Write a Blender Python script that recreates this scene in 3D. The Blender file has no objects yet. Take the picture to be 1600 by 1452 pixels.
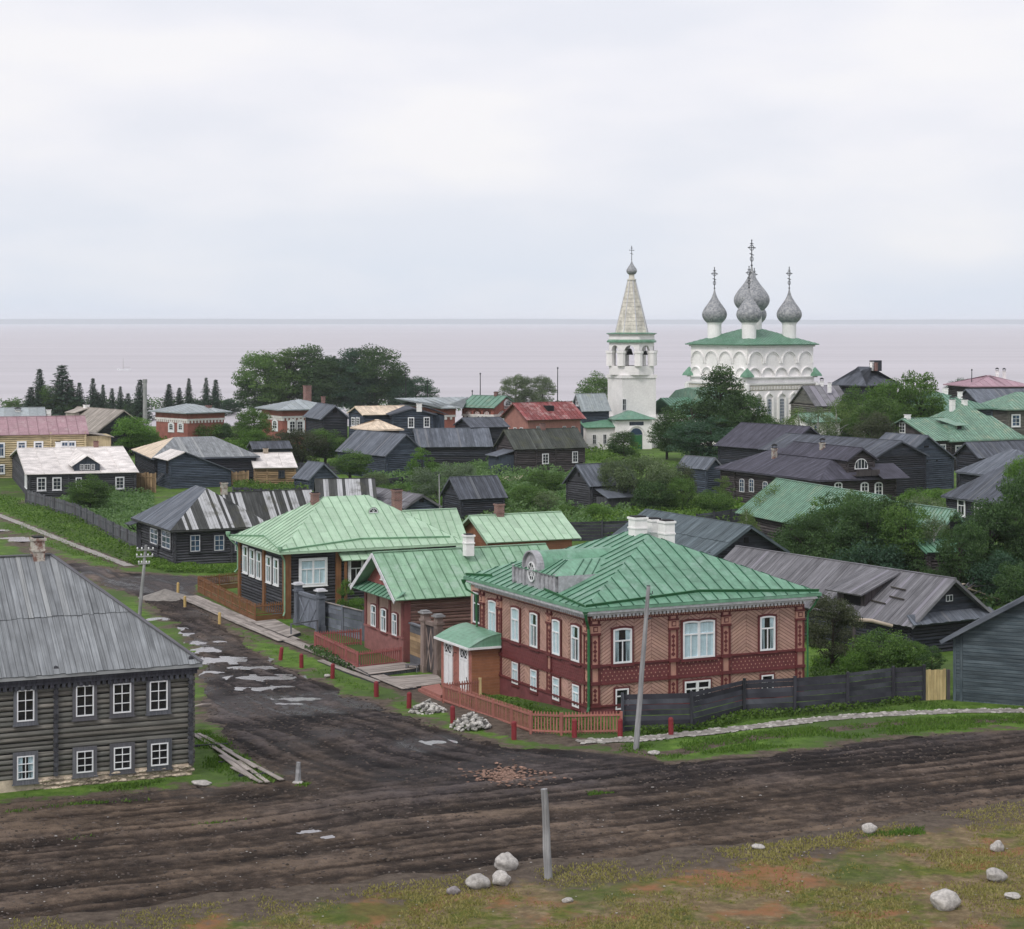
import bpy, math, random
import numpy as np
from mathutils import Vector, Matrix
R_ = math.radians
SC = bpy.context.scene
COL = SC.collection
# ------------------------------------------------------------------ camera, sky, sun, exposure
F = 3200.0            # focal length in pixels of a 1600 px wide frame (72 mm on a 36 mm back)
CX, HY, CH = 800.0, 503.0, 24.0
cd = bpy.data.cameras.new('camera'); cam = bpy.data.objects.new('camera', cd); COL.objects.link(cam)
cam.location = (0, 0, CH); cam.rotation_euler = (R_(90), 0, 0)
cd.sensor_width = 36; cd.sensor_fit = 'HORIZONTAL'; cd.lens = 36 * F / 1600
cd.shift_y = -(726 - HY) / 1600
cd.clip_start = 1; cd.clip_end = 120000
SC.camera = cam
SC.view_settings.view_transform = 'Standard'; SC.view_settings.look = 'None'
SC.view_settings.exposure = 0.15; SC.view_settings.gamma = 1; SC.view_settings.use_curve_mapping = False
SUN_EL, SUN_AZ = R_(46), R_(212)      # azimuth measured clockwise from +Y: behind the camera, to the left
SUN_POWER, SKY_STRENGTH = 1.5, 0.1
W = bpy.data.worlds.new('World'); SC.world = W; W.use_nodes = True
nt = W.node_tree; nt.nodes.clear()
def wn(t, **k):
    n = nt.nodes.new(t)
    for a, b in k.items(): setattr(n, a, b)
    return n
o_ = wn('ShaderNodeOutputWorld'); bg = wn('ShaderNodeBackground'); bg.inputs[1].default_value = SKY_STRENGTH
sky = wn('ShaderNodeTexSky', sky_type='NISHITA', sun_disc=False, sun_elevation=SUN_EL, sun_rotation=SUN_AZ, air_density=1.0, dust_density=2.0)
tc = wn('ShaderNodeTexCoord'); mp = wn('ShaderNodeMapping'); mp.inputs['Scale'].default_value = (1.0, 1.0, 3.2)
n1 = wn('ShaderNodeTexNoise'); n1.inputs['Scale'].default_value = 7.5; n1.inputs['Detail'].default_value = 5; n1.inputs['Roughness'].default_value = .45
n2 = wn('ShaderNodeTexNoise'); n2.inputs['Scale'].default_value = 1.1; n2.inputs['Detail'].default_value = 3
mp2 = wn('ShaderNodeMapping'); mp2.inputs['Scale'].default_value = (1.0, 1.0, 9.0)
sep = wn('ShaderNodeSeparateXYZ')
el = wn('ShaderNodeMapRange'); el.inputs[1].default_value = 0.0; el.inputs[2].default_value = .115; el.interpolation_type = 'SMOOTHSTEP'
cr = wn('ShaderNodeValToRGB'); cr.color_ramp.elements[0].position = .36; cr.color_ramp.elements[1].position = .66
cr.color_ramp.elements[0].color = (7.8, 7.9, 8.55, 1); cr.color_ramp.elements[1].color = (8.9, 8.75, 8.95, 1)   # cloud: bluish grey to warm white
cr.color_ramp.elements.new(.52).color = (8.4, 8.35, 8.85, 1)
lo = wn('ShaderNodeValToRGB'); lo.color_ramp.elements[0].position = .38; lo.color_ramp.elements[1].position = .68
lo.color_ramp.elements[0].color = (6.9, 7.45, 8.4, 1); lo.color_ramp.elements[1].color = (8.0, 8.15, 8.65, 1)      # the band under the cloud deck
mx = wn('ShaderNodeMix', data_type='RGBA'); mx2 = wn('ShaderNodeMix', data_type='RGBA'); mx2.inputs[0].default_value = .93
l = nt.links.new
l(tc.outputs['Generated'], mp.inputs[0]); l(tc.outputs['Generated'], mp2.inputs[0]); l(tc.outputs['Generated'], sep.inputs[0])
l(mp.outputs[0], n1.inputs['Vector']); l(mp2.outputs[0], n2.inputs['Vector'])
add = wn('ShaderNodeMath', operation='ADD'); sc_ = wn('ShaderNodeMath', operation='MULTIPLY_ADD'); sc_.inputs[1].default_value = .07; sc_.inputs[2].default_value = -.035
l(n2.outputs[0], sc_.inputs[0]); l(sep.outputs[2], add.inputs[0]); l(sc_.outputs[0], add.inputs[1]); l(add.outputs[0], el.inputs[0])
l(n1.outputs[0], cr.inputs[0]); l(n1.outputs[0], lo.inputs[0])
l(el.outputs[0], mx.inputs[0]); l(lo.outputs[0], mx.inputs[6]); l(cr.outputs[0], mx.inputs[7])
l(sky.outputs[0], mx2.inputs[6]); l(mx.outputs[2], mx2.inputs[7]); l(mx2.outputs[2], bg.inputs[0]); l(bg.outputs[0], o_.inputs[0])
sd = bpy.data.lights.new('sun', 'SUN'); sd.energy = SUN_POWER; sd.angle = R_(14); sd.color = (1, .96, .9)
sun = bpy.data.objects.new('sun', sd); COL.objects.link(sun)
sv = Vector((math.sin(SUN_AZ) * math.cos(SUN_EL), math.cos(SUN_AZ) * math.cos(SUN_EL), math.sin(SUN_EL)))
sun.rotation_euler = sv.to_track_quat('Z', 'Y').to_euler(); sun.location = sv * 200

# ------------------------------------------------------------------ helpers
rng = random.Random(11)
def U(a, b): return rng.uniform(a, b)
def sst(a, b, x):
    t = np.clip((x - a) / (b - a), 0, 1); return t * t * (3 - 2 * t)
def gz(x, y):
    """height of the ground: level crossing, the street drops a metre, the land falls to the lake"""
    u = (x - 4.76) * -.432 + (y - 124.9) * .902
    return -1.0 * sst(0, 18, u) - 6.0 * sst(440, 640, y)
def at(px, py, dz=0.0):
    """ground point that the photograph shows at pixel (px, py) of its 1600 px frame"""
    z = 0.0
    for _ in range(30):
        Y = (CH - z) * F / (py - HY); X = (px - CX) / F * Y
        z = .5 * z + .5 * float(gz(X, Y))
    return Vector((X, Y, z + dz))
class Fr:
    """a building's frame: near corner on the ground, x along the right-hand face, y along the left-hand face"""
    def __init__(s, px, py, th):
        s.o = at(px, py); s.th = R_(th); s.c = math.cos(s.th); s.s = math.sin(s.th)
    def lx(s, px, y=0.0):
        k = (px - CX) / F; return (k * (s.o.y + s.c * y) - s.o.x + s.s * y) / (s.c - k * s.s)
    def ly(s, px, x=0.0):
        k = (px - CX) / F; return (s.o.x + s.c * x - k * (s.o.y + s.s * x)) / (s.s + k * s.c)
    def z(s, py, x=0.0, y=0.0):
        Y = s.o.y + s.s * x + s.c * y; return CH - (py - HY) / F * Y - s.o.z
    def loc(s, px, py, dz=0.0):
        p = at(px, py, dz); d = p - s.o; return Vector((d.x * s.c + d.y * s.s, -d.x * s.s + d.y * s.c, d.z))
    def place(s, e): e.location = s.o; e.rotation_euler = (0, 0, s.th)

class MB:
    def __init__(s): s.v = []; s.f = []; s.uv = []; s.r = []
    def face(s, pts, uv=None, r=0.0):
        n = len(s.v); s.v.extend(tuple(p) for p in pts); s.f.append(tuple(range(n, n + len(pts))))
        if uv is None:
            a = Vector(pts[0]); nrm = Vector((0, 0, 0))
            for i in range(1, len(pts) - 1): nrm += (Vector(pts[i]) - a).cross(Vector(pts[i + 1]) - a)
            x, y, z = abs(nrm.x), abs(nrm.y), abs(nrm.z)
            if z >= x and z >= y: uv = [(p[0], p[1]) for p in pts]
            elif x >= y: uv = [(p[1], p[2]) for p in pts]
            else: uv = [(p[0], p[2]) for p in pts]
        s.uv.append(list(uv)); s.r.append(r)
    def hexa(s, p, r=0.0, uvs=None):
        """p: 8 points, 0-3 bottom ring, 4-7 top ring"""
        for q in ((3, 2, 1, 0), (4, 5, 6, 7), (0, 1, 5, 4), (1, 2, 6, 5), (2, 3, 7, 6), (3, 0, 4, 7)):
            s.face([p[i] for i in q], [uvs[i] for i in q] if uvs else None, r)
    def box(s, x0, y0, z0, x1, y1, z1, r=0.0):
        s.hexa([(x0, y0, z0), (x1, y0, z0), (x1, y1, z0), (x0, y1, z0), (x0, y0, z1), (x1, y0, z1), (x1, y1, z1), (x0, y1, z1)], r)
    def prism(s, poly, vec, r=0.0, uv=None):
        vec = Vector(vec); b = [Vector(p) for p in poly]; t = [p + vec for p in b]; n = len(b)
        s.face(list(reversed(b)), list(reversed(uv)) if uv else None, r); s.face(t, uv, r)
        for i in range(n):
            j = (i + 1) % n
            s.face([b[i], b[j], t[j], t[i]], [uv[i], uv[j], uv[j], uv[i]] if uv else None, r)
    def bar(s, a, b, w, h, up=(0, 0, 1), r=0.0):
        a = Vector(a); b = Vector(b); d = (b - a); L = d.length; d.normalize(); up = Vector(up)
        sd_ = d.cross(up)
        if sd_.length < 1e-4: sd_ = d.cross(Vector((1, 0, 0)))
        sd_.normalize(); u2 = sd_.cross(d); x = sd_ * w / 2; y = u2 * h / 2
        p = [a - x - y, a + x - y, b + x - y, b - x - y, a - x + y, a + x + y, b + x + y, b - x + y]
        uvs = [(0, 0), (w, 0), (w, L), (0, L), (0, h), (w, h), (w, L), (0, L)]
        s.hexa(p, r, uvs)
    def tube(s, path, radii, n=8, r=0.0, cap=True, ph=0.0):
        path = [Vector(p) for p in path]; rings = []
        if not hasattr(radii, '__len__'): radii = [radii] * len(path)
        ref = None; vv = 0; vs = []
        for i, p in enumerate(path):
            d = (path[min(i + 1, len(path) - 1)] - path[max(i - 1, 0)]).normalized()
            if ref is None: ref = d.cross(Vector((0, 0, 1)) if abs(d.z) < .9 else Vector((1, 0, 0))).normalized()
            else: ref = (ref - d * ref.dot(d)).normalized()
            b = d.cross(ref)
            rings.append([p + (ref * math.cos(ph + 2 * math.pi * k / n) + b * math.sin(ph + 2 * math.pi * k / n)) * radii[i] for k in range(n)])
            if i: vv += (p - path[i - 1]).length
            vs.append(vv)
        for i in range(len(path) - 1):
            c = 2 * math.pi * max(radii[i], .01) / n
            for k in range(n):
                j = (k + 1) % n
                s.face([rings[i][k], rings[i][j], rings[i + 1][j], rings[i + 1][k]], [(k * c, vs[i]), (k * c + c, vs[i]), (k * c + c, vs[i + 1]), (k * c, vs[i + 1])], r)
        if cap:
            s.face(list(reversed(rings[0])), None, r); s.face(rings[-1], None, r)
    def lathe(s, prof, n=16, c=(0, 0, 0), r=0.0, ph=0.0):
        rings = [[(c[0] + q * math.cos(ph + 2 * math.pi * k / n), c[1] + q * math.sin(ph + 2 * math.pi * k / n), c[2] + z) for k in range(n)] for q, z in prof]
        for i in range(len(prof) - 1):
            for k in range(n):
                j = (k + 1) % n; q = prof[i][0]; a = 2 * math.pi / n
                s.face([rings[i][k], rings[i][j], rings[i + 1][j], rings[i + 1][k]], [(k * a * 2, prof[i][1]), (k * a * 2 + a * 2, prof[i][1]), (k * a * 2 + a * 2, prof[i + 1][1]), (k * a * 2, prof[i + 1][1])], r)
        s.face(list(reversed(rings[0])), None, r); s.face(rings[-1], None, r)
    def mesh(s, name, smooth=False):
        m = bpy.data.meshes.new(name); m.from_pydata(s.v, [], s.f)
        if s.f:
            u = m.uv_layers.new(name='UVMap'); u.data.foreach_set('uv', np.array([c for q in s.uv for p in q for c in p], dtype=np.float32))
            a = m.attributes.new('rnd', 'FLOAT', 'FACE'); a.data.foreach_set('value', np.array(s.r, dtype=np.float32))
        if smooth:
            m.polygons.foreach_set('use_smooth', [True] * len(m.polygons))
        m.update(); return m
    def build(s, name, mat, parent=None, kind=None, smooth=False, label=None, weld=False):
        m = s.mesh(name, smooth)
        if weld or smooth:
            import bmesh
            b = bmesh.new(); b.from_mesh(m); bmesh.ops.remove_doubles(b, verts=b.verts, dist=1e-4); b.to_mesh(m); b.free()
        return link(name, m, mat, parent, kind, label)
def link(name, mesh, mat=None, parent=None, kind=None, label=None):
    if mat and not mesh.materials: mesh.materials.append(mat)
    o = bpy.data.objects.new(name, mesh); COL.objects.link(o)
    if parent is not None: o.parent = parent
    if kind: o['kind'] = kind
    if label: o['label'] = label
    return o
def thing(name, label, cat, loc=(0, 0, 0), rz=0.0, group=None):
    o = bpy.data.objects.new(name, None); COL.objects.link(o); o.empty_display_size = .5
    o.location = loc; o.rotation_euler = (0, 0, rz); tag(o, label, cat, group); return o
def tag(o, label, cat, group=None, kind=None):
    if label: o['label'] = label
    if cat: o['category'] = cat
    if group: o['group'] = group
    if kind: o['kind'] = kind
    return o

# ------------------------------------------------------------------ materials
MATS = {}
def newmat(name):
    m = bpy.data.materials.new(name); m.use_nodes = True; t = m.node_tree; t.nodes.clear()
    out = t.nodes.new('ShaderNodeOutputMaterial'); b = t.nodes.new('ShaderNodeBsdfPrincipled'); t.links.new(b.outputs[0], out.inputs[0])
    def N(ty, ins=None, **k):
        n = t.nodes.new(ty)
        for a, v in k.items(): setattr(n, a, v)
        for a, v in (ins or {}).items():
            if hasattr(v, 'is_output'): t.links.new(v, n.inputs[a])
            else: n.inputs[a].default_value = v
        return n
    MATS[name] = m
    return m, t, b, N, t.links.new
def c4(c): return (c[0], c[1], c[2], 1)
def rnd_node(N, k=1.0):
    a = N('ShaderNodeAttribute', attribute_name='rnd'); o = N('ShaderNodeObjectInfo')
    s = N('ShaderNodeMath', {0: a.outputs['Fac'], 1: o.outputs['Random']}, operation='ADD')
    return N('ShaderNodeMath', {0: s.outputs[0]}, operation='FRACT').outputs[0]
def ramp(N, fac, stops):
    r = N('ShaderNodeValToRGB', {0: fac}); e = r.color_ramp.elements
    e[0].position, e[0].color = stops[0][0], c4(stops[0][1]); e[1].position, e[1].color = stops[-1][0], c4(stops[-1][1])
    for p, c in stops[1:-1]: e.new(p).color = c4(c)
    return r.outputs[0]
def mixc(N, f, a, b, mode='MIX'):
    n = N('ShaderNodeMix', data_type='RGBA', blend_type=mode)
    for i, v in ((0, f), (6, a), (7, b)):
        if hasattr(v, 'is_output'): n.id_data.links.new(v, n.inputs[i])
        else: n.inputs[i].default_value = v if i == 0 else c4(v)
    return n.outputs[2]
def wood(name, dark, light, grain=(9, .5), pale=None, thr=.8, amt=.5, rough=.85, bump=.25, moss=None, spec=.25, tint=None):
    """weathered wood; the UV map runs v along the boards (grain = scales across, along)"""
    q_ = 1 if any(w_ in name for w_ in ('new', 'white', 'yellow', 'birch', 'walk', 'log_end', 'post', 'gate', 'roof_grey', 'plank_grey', 'brown_paint')) else .8
    dark = tuple(x * q_ for x in dark); light = tuple(x * q_ for x in light); tint = tuple(x * q_ for x in tint) if tint else None
    m, t, b, N, L = newmat(name)
    uv = N('ShaderNodeUVMap'); r = rnd_node(N)
    off = N('ShaderNodeCombineXYZ', {0: N('ShaderNodeMath', {0: r, 1: 37.0}, operation='MULTIPLY').outputs[0], 1: N('ShaderNodeMath', {0: r, 1: 91.0}, operation='MULTIPLY').outputs[0]})
    v = N('ShaderNodeVectorMath', {0: uv.outputs[0], 1: off.outputs[0]}, operation='ADD').outputs[0]
    mpn = N('ShaderNodeMapping', {0: v, 'Scale': (grain[0], grain[1], 1)})
    g = N('ShaderNodeTexNoise', {'Vector': mpn.outputs[0], 'Scale': 1.0, 'Detail': 6.0, 'Roughness': .65}).outputs[0]
    big = N('ShaderNodeTexNoise', {'Vector': v, 'Scale': .6, 'Detail': 4.0}).outputs[0]
    col = ramp(N, g, [(.3, dark), (.7, light)])
    k = N('ShaderNodeMapRange', {0: r, 3: 1 - amt, 4: 1 + amt}).outputs[0]
    kk = N('ShaderNodeMath', {0: k, 1: N('ShaderNodeMapRange', {0: big, 1: .3, 2: .7, 3: .72, 4: 1.22}).outputs[0]}, operation='MULTIPLY').outputs[0]
    kc = N('ShaderNodeCombineColor', {0: kk, 1: kk, 2: kk}).outputs[0]
    col = mixc(N, 1.0, col, kc, 'MULTIPLY')
    if tint is not None:   # some pieces lean to a second hue
        q = N('ShaderNodeMath', {0: N('ShaderNodeMath', {0: r, 1: 7.31}, operation='MULTIPLY').outputs[0]}, operation='FRACT').outputs[0]
        col = mixc(N, N('ShaderNodeMath', {0: q, 1: .55}, operation='MULTIPLY').outputs[0], col, tint)
    if pale is not None:
        st = N('ShaderNodeMapRange', {0: r, 1: thr, 2: thr + .02}).outputs[0]
        pc = mixc(N, N('ShaderNodeMapRange', {0: g, 1: .35, 2: .6}).outputs[0], tuple(x * .55 for x in pale), pale)
        col = mixc(N, st, col, pc)
    if moss is not None:
        ob = N('ShaderNodeTexCoord').outputs['Object']
        mn = N('ShaderNodeTexNoise', {'Vector': ob, 'Scale': .45, 'Detail': 8.0, 'Roughness': .7}).outputs[0]
        col = mixc(N, N('ShaderNodeMapRange', {0: mn, 1: .5, 2: .66, 3: 0, 4: .75}).outputs[0], col, moss)
    L(col, b.inputs['Base Color']); b.inputs['Roughness'].default_value = rough; b.inputs['Specular IOR Level'].default_value = spec
    bp = N('ShaderNodeBump', {'Height': g, 'Strength': bump, 'Distance': .05}); L(bp.outputs[0], b.inputs['Normal'])
    return m
def paint(name, col, dirt=.25, rough=.55, scale=1.5, col2=None, streak=False, spec=.35, rnda=.08, bump=0.0, rust=None, rthr=(.6, .75)):
    """paint, plaster or painted sheet metal with soft wear"""
    m, t, b, N, L = newmat(name)
    uv = N('ShaderNodeUVMap').outputs[0]; ob = N('ShaderNodeTexCoord').outputs['Object']; r = rnd_node(N)
    n1 = N('ShaderNodeTexNoise', {'Vector': ob, 'Scale': scale, 'Detail': 8.0, 'Roughness': .68}).outputs[0]
    sm = N('ShaderNodeMapping', {0: uv, 'Scale': (5, .5, 1) if streak else (2, 2, 2)})
    n2 = N('ShaderNodeTexNoise', {'Vector': sm.outputs[0], 'Scale': 1.3, 'Detail': 5.0, 'Roughness': .6}).outputs[0]
    f = N('ShaderNodeMapRange', {0: n1, 1: .3, 2: .72, 3: 1 - dirt, 4: 1 + dirt * .5}).outputs[0]
    f2 = N('ShaderNodeMapRange', {0: n2, 1: .3, 2: .7, 3: 1 - dirt * .6, 4: 1 + dirt * .35}).outputs[0]
    k = N('ShaderNodeMapRange', {0: r, 3: 1 - rnda, 4: 1 + rnda}).outputs[0]
    f = N('ShaderNodeMath', {0: f, 1: f2}, operation='MULTIPLY').outputs[0]; f = N('ShaderNodeMath', {0: f, 1: k}, operation='MULTIPLY').outputs[0]
    c = col
    if col2 is not None: c = mixc(N, N('ShaderNodeMapRange', {0: n1, 1: .42, 2: .62}).outputs[0], col, col2)
    c = mixc(N, 1.0, c, N('ShaderNodeCombineColor', {0: f, 1: f, 2: f}).outputs[0], 'MULTIPLY')
    if rust is not None:
        n3 = N('ShaderNodeTexNoise', {'Vector': ob, 'Scale': scale * .45, 'Detail': 9.0, 'Roughness': .72}).outputs[0]
        c = mixc(N, N('ShaderNodeMapRange', {0: n3, 1: rthr[0], 2: rthr[1]}).outputs[0], c, rust)
    L(c, b.inputs['Base Color']); b.inputs['Roughness'].default_value = rough; b.inputs['Specular IOR Level'].default_value = spec
    if bump:
        bp = N('ShaderNodeBump', {'Height': n2, 'Strength': bump, 'Distance': .06}); L(bp.outputs[0], b.inputs['Normal'])
    return m
def brickmat(name, c1, c2, mortar):
    m, t, b, N, L = newmat(name)
    uv = N('ShaderNodeUVMap').outputs[0]; ob = N('ShaderNodeTexCoord').outputs['Object']
    br = N('ShaderNodeTexBrick', {'Vector': uv, 'Color1': c4(c1), 'Color2': c4(c2), 'Mortar': c4(mortar), 'Scale': 1.0, 'Mortar Size': .012, 'Brick Width': .26, 'Row Height': .08})
    n = N('ShaderNodeTexNoise', {'Vector': ob, 'Scale': .8, 'Detail': 7.0}).outputs[0]
    f = N('ShaderNodeMapRange', {0: n, 1: .3, 2: .7, 3: .75, 4: 1.15}).outputs[0]
    L(mixc(N, 1.0, br.outputs[0], N('ShaderNodeCombineColor', {0: f, 1: f, 2: f}).outputs[0], 'MULTIPLY'), b.inputs['Base Color'])
    b.inputs['Roughness'].default_value = .9
    return m
def glassmat():
    m, t, b, N, L = newmat('window_glass')
    out = [n for n in t.nodes if n.type == 'OUTPUT_MATERIAL'][0]; t.nodes.remove(b)
    tr = N('ShaderNodeBsdfTransparent', {0: (.96, .975, .985, 1)}); gl = N('ShaderNodeBsdfGlossy', {0: (1, 1, 1, 1), 'Roughness': .04})
    ob = N('ShaderNodeTexCoord').outputs['Object']
    ns = N('ShaderNodeTexNoise', {'Vector': ob, 'Scale': 1.7}).outputs[0]
    bp = N('ShaderNodeBump', {'Height': ns, 'Strength': .25, 'Distance': .1}); L(bp.outputs[0], gl.inputs['Normal'])
    fr = N('ShaderNodeFresnel', {0: 1.5}); ge = N('ShaderNodeNewGeometry'); ff = N('ShaderNodeMath', {0: fr.outputs[0], 1: N('ShaderNodeMath', {0: 1.0, 1: ge.outputs['Backfacing']}, operation='SUBTRACT').outputs[0]}, operation='MULTIPLY')
    mxs = N('ShaderNodeMixShader', {0: ff.outputs[0], 1: tr.outputs[0], 2: gl.outputs[0]})
    L(mxs.outputs[0], out.inputs[0]); return m
def darkglass(name='dark_glass', c=(.012, .014, .02)):
    m, t, b, N, L = newmat(name); r = rnd_node(N)
    b.inputs['Roughness'].default_value = .12; b.inputs['Specular IOR Level'].default_value = .5
    L(mixc(N, r, c, tuple(x * 3 for x in c)), b.inputs['Base Color'])
    n = N('ShaderNodeTexNoise', {'Vector': N('ShaderNodeTexCoord').outputs['Object'], 'Scale': 1.3}).outputs[0]
    L(N('ShaderNodeBump', {'Height': n, 'Strength': .2, 'Distance': .1}).outputs[0], b.inputs['Normal']); return m
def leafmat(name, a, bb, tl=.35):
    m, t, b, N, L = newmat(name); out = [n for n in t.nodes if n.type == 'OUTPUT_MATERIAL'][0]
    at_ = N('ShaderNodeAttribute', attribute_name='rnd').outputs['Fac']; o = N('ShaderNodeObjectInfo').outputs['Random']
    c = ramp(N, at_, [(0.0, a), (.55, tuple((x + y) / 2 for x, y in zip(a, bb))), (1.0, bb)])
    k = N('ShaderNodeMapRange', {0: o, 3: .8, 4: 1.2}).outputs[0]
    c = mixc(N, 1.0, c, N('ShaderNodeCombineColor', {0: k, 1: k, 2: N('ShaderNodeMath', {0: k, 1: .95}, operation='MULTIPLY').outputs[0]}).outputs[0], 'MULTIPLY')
    L(c, b.inputs['Base Color']); b.inputs['Roughness'].default_value = .6; b.inputs['Specular IOR Level'].default_value = .25
    tr = N('ShaderNodeBsdfTranslucent'); L(mixc(N, 1.0, c, (1.1, 1.35, .6), 'MULTIPLY'), tr.inputs[0])
    mxs = N('ShaderNodeMixShader', {0: tl, 1: b.outputs[0], 2: tr.outputs[0]}); L(mxs.outputs[0], out.inputs[0]); return m

# woods
wood('grey_log', (.075, .07, .062), (.31, .29, .255), (7, .5), amt=.3, tint=(.16, .17, .16))
wood('dark_log', (.034, .036, .046), (.135, .138, .155), (7, .5), amt=.32, tint=(.05, .05, .06))
wood('black_log', (.02, .024, .036), (.08, .09, .118), (7, .5), amt=.35, tint=(.05, .045, .05))
wood('blue_log', (.034, .046, .07), (.115, .142, .19), (7, .5), amt=.25)
wood('bluegreen_log', (.045, .066, .084), (.135, .168, .19), (7, .5), amt=.22)
wood('brown_log', (.034, .03, .034), (.125, .106, .112), (7, .5), amt=.35)
wood('new_log', (.2, .13, .075), (.42, .3, .18), (7, .5), amt=.3)
wood('yellow_log', (.36, .29, .17), (.62, .52, .34), (7, .4), amt=.14)
wood('log_end', (.03, .027, .025), (.1, .09, .08), (9, 9), amt=.4)
wood('roof_grey', (.13, .14, .152), (.30, .318, .335), (14, .28), pale=(.34, .355, .365), thr=.9, amt=.17, moss=None)
wood('roof_slate', (.09, .104, .132), (.21, .232, .275), (9, .3), pale=(.19, .2, .225), thr=.92, amt=.25)
wood('roof_dark', (.055, .062, .08), (.15, .163, .198), (9, .3), pale=(.14, .15, .17), thr=.93, amt=.28)
wood('roof_purple', (.05, .048, .068), (.115, .112, .148), (9, .5), amt=.22)
wood('roof_mauve', (.1, .1, .115), (.31, .305, .33), (16, .25), pale=(.27, .26, .3), thr=.9, amt=.22)
wood('roof_teal', (.075, .1, .12), (.16, .2, .22), (9, .3), amt=.2)
wood('roof_stripe', (.05, .052, .052), (.11, .115, .115), (12, .3), pale=(.5, .51, .53), thr=.64, amt=.3, moss=(.07, .07, .05))
wood('roof_mossy', (.045, .05, .045), (.105, .115, .105), (9, .3), pale=(.22, .23, .22), thr=.94, amt=.25, moss=(.075, .08, .045))
wood('roof_new', (.5, .4, .3), (.78, .66, .53), (10, .4), amt=.12)
wood('roof_white', (.52, .48, .46), (.82, .78, .76), (6, 6), amt=.1)
wood('roof_tan', (.27, .24, .21), (.48, .43, .39), (9, .3), amt=.2)
wood('plank_grey', (.06, .066, .08), (.17, .18, .2), (12, .4), amt=.3, tint=(.12, .11, .12))
wood('plank_dark', (.022, .025, .033), (.11, .117, .138), (9, .5), amt=.5, tint=(.06, .055, .075))
wood('plank_yellow', (.38, .28, .13), (.62, .5, .27), (10, .5), amt=.15)
wood('plank_new', (.4, .33, .25), (.66, .57, .47), (10, .4), amt=.22)
wood('plank_walk', (.2, .17, .155), (.42, .38, .35), (12, .5), amt=.25)
wood('brown_paint', (.16, .075, .035), (.25, .12, .06), (8, .5), amt=.14, rough=.6)
wood('gate_blue', (.085, .095, .12), (.21, .23, .275), (10, .5), amt=.25)
wood('gate_brown', (.14, .105, .095), (.3, .235, .215), (10, .5), amt=.2)
wood('pink_log', (.12, .065, .055), (.26, .155, .135), (7, .5), amt=.2)
wood('post_grey', (.17, .17, .175), (.4, .4, .41), (16, .4), amt=.1)
wood('bark_dark', (.03, .025, .02), (.08, .07, .06), (10, 2), amt=.2)
wood('bark_birch', (.25, .24, .23), (.66, .65, .64), (1.5, 5), amt=.1)
# paints and plaster
paint('roof_green_light', (.40, .56, .41), dirt=.17, streak=True, rough=.5, rnda=.1, rust=(.37, .53, .39), rthr=(.55, .7))
paint('roof_green_mid', (.255, .43, .29), dirt=.25, streak=True, rough=.5, rnda=.1, rust=(.32, .45, .36), rthr=(.5, .66))
paint('roof_green', (.15, .315, .215), dirt=.32, streak=True, rough=.42, rnda=.11, rust=(.25, .38, .315), rthr=(.52, .7))
paint('seam_light', (.25, .40, .27), dirt=.3, rough=.5)  # ribs darker than their sheets: the seams' shadow is put into the paint
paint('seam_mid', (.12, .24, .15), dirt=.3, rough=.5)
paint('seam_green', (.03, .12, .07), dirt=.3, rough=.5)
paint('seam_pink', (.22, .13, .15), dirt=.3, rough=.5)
paint('green_trim', (.035, .15, .06), dirt=.25, rough=.4)
paint('roof_green_far', (.14, .265, .2), dirt=.3, streak=True, rough=.5, rnda=.12, rust=(.2, .28, .2), rthr=(.55, .7))
paint('roof_green_pale', (.19, .32, .25), dirt=.35, streak=True, rough=.5, rnda=.14, rust=(.3, .34, .25), rthr=(.52, .68))
paint('roof_pink', (.36, .22, .25), dirt=.2, streak=True, rough=.5, rnda=.1, rust=(.42, .31, .32), rthr=(.5, .7))
paint('roof_violet', (.40, .25, .30), dirt=.2, streak=True, rough=.5)
paint('roof_red', (.25, .06, .06), dirt=.4, streak=True, rough=.55, rnda=.25, rust=(.42, .3, .29), rthr=(.5, .66))
paint('roof_metal_grey', (.33, .37, .39), dirt=.25, streak=True, rough=.5, rnda=.15, rust=(.3, .33, .28), rthr=(.55, .7))
paint('white_paint', (.8, .81, .83), dirt=.12, rough=.5)
paint('grey_white', (.66, .66, .7), dirt=.3, rough=.7, scale=2.5)
paint('maroon', (.14, .034, .036), dirt=.25, rough=.55)
paint('maroon_belt', (.16, .045, .048), dirt=.22, rough=.55)
paint('plinth_red', (.205, .062, .07), dirt=.3, rough=.7, scale=.9)
paint('tan_board', (.50, .315, .25), dirt=.22, rough=.65, rnda=.13, col2=(.46, .28, .24), scale=.5)
paint('lucarne_grey', (.42, .42, .45), dirt=.4, rough=.8, scale=3)
paint('joint_dark', (.25, .13, .1), dirt=.2, rough=.9)
paint('tan_carve', (.5, .27, .21), dirt=.2, rough=.6)
paint('fence_pink', (.37, .15, .122), dirt=.2, rough=.65, rnda=.12)
paint('fence_rose', (.33, .11, .105), dirt=.22, rough=.65, rnda=.12)
paint('bollard_red', (.235, .028, .035), dirt=.25, rough=.6)
paint('bollard_yellow', (.56, .4, .16), dirt=.2, rough=.7)
paint('orange_board', (.36, .16, .09), dirt=.2, rough=.6, rnda=.1)
paint('plaster', (.9, .875, .87), dirt=.14, rough=.9, scale=.35, rust=(.46, .39, .36), rthr=(.665, .72), bump=.1)
paint('plaster_clean', (.9, .885, .88), dirt=.14, rough=.9, scale=.5)
paint('whitewash', (.78, .755, .74), dirt=.2, rough=.9, scale=1.2)
paint('tent_grey', (.64, .61, .54), dirt=.35, rough=.75, scale=.7, rnda=.13)
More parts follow.
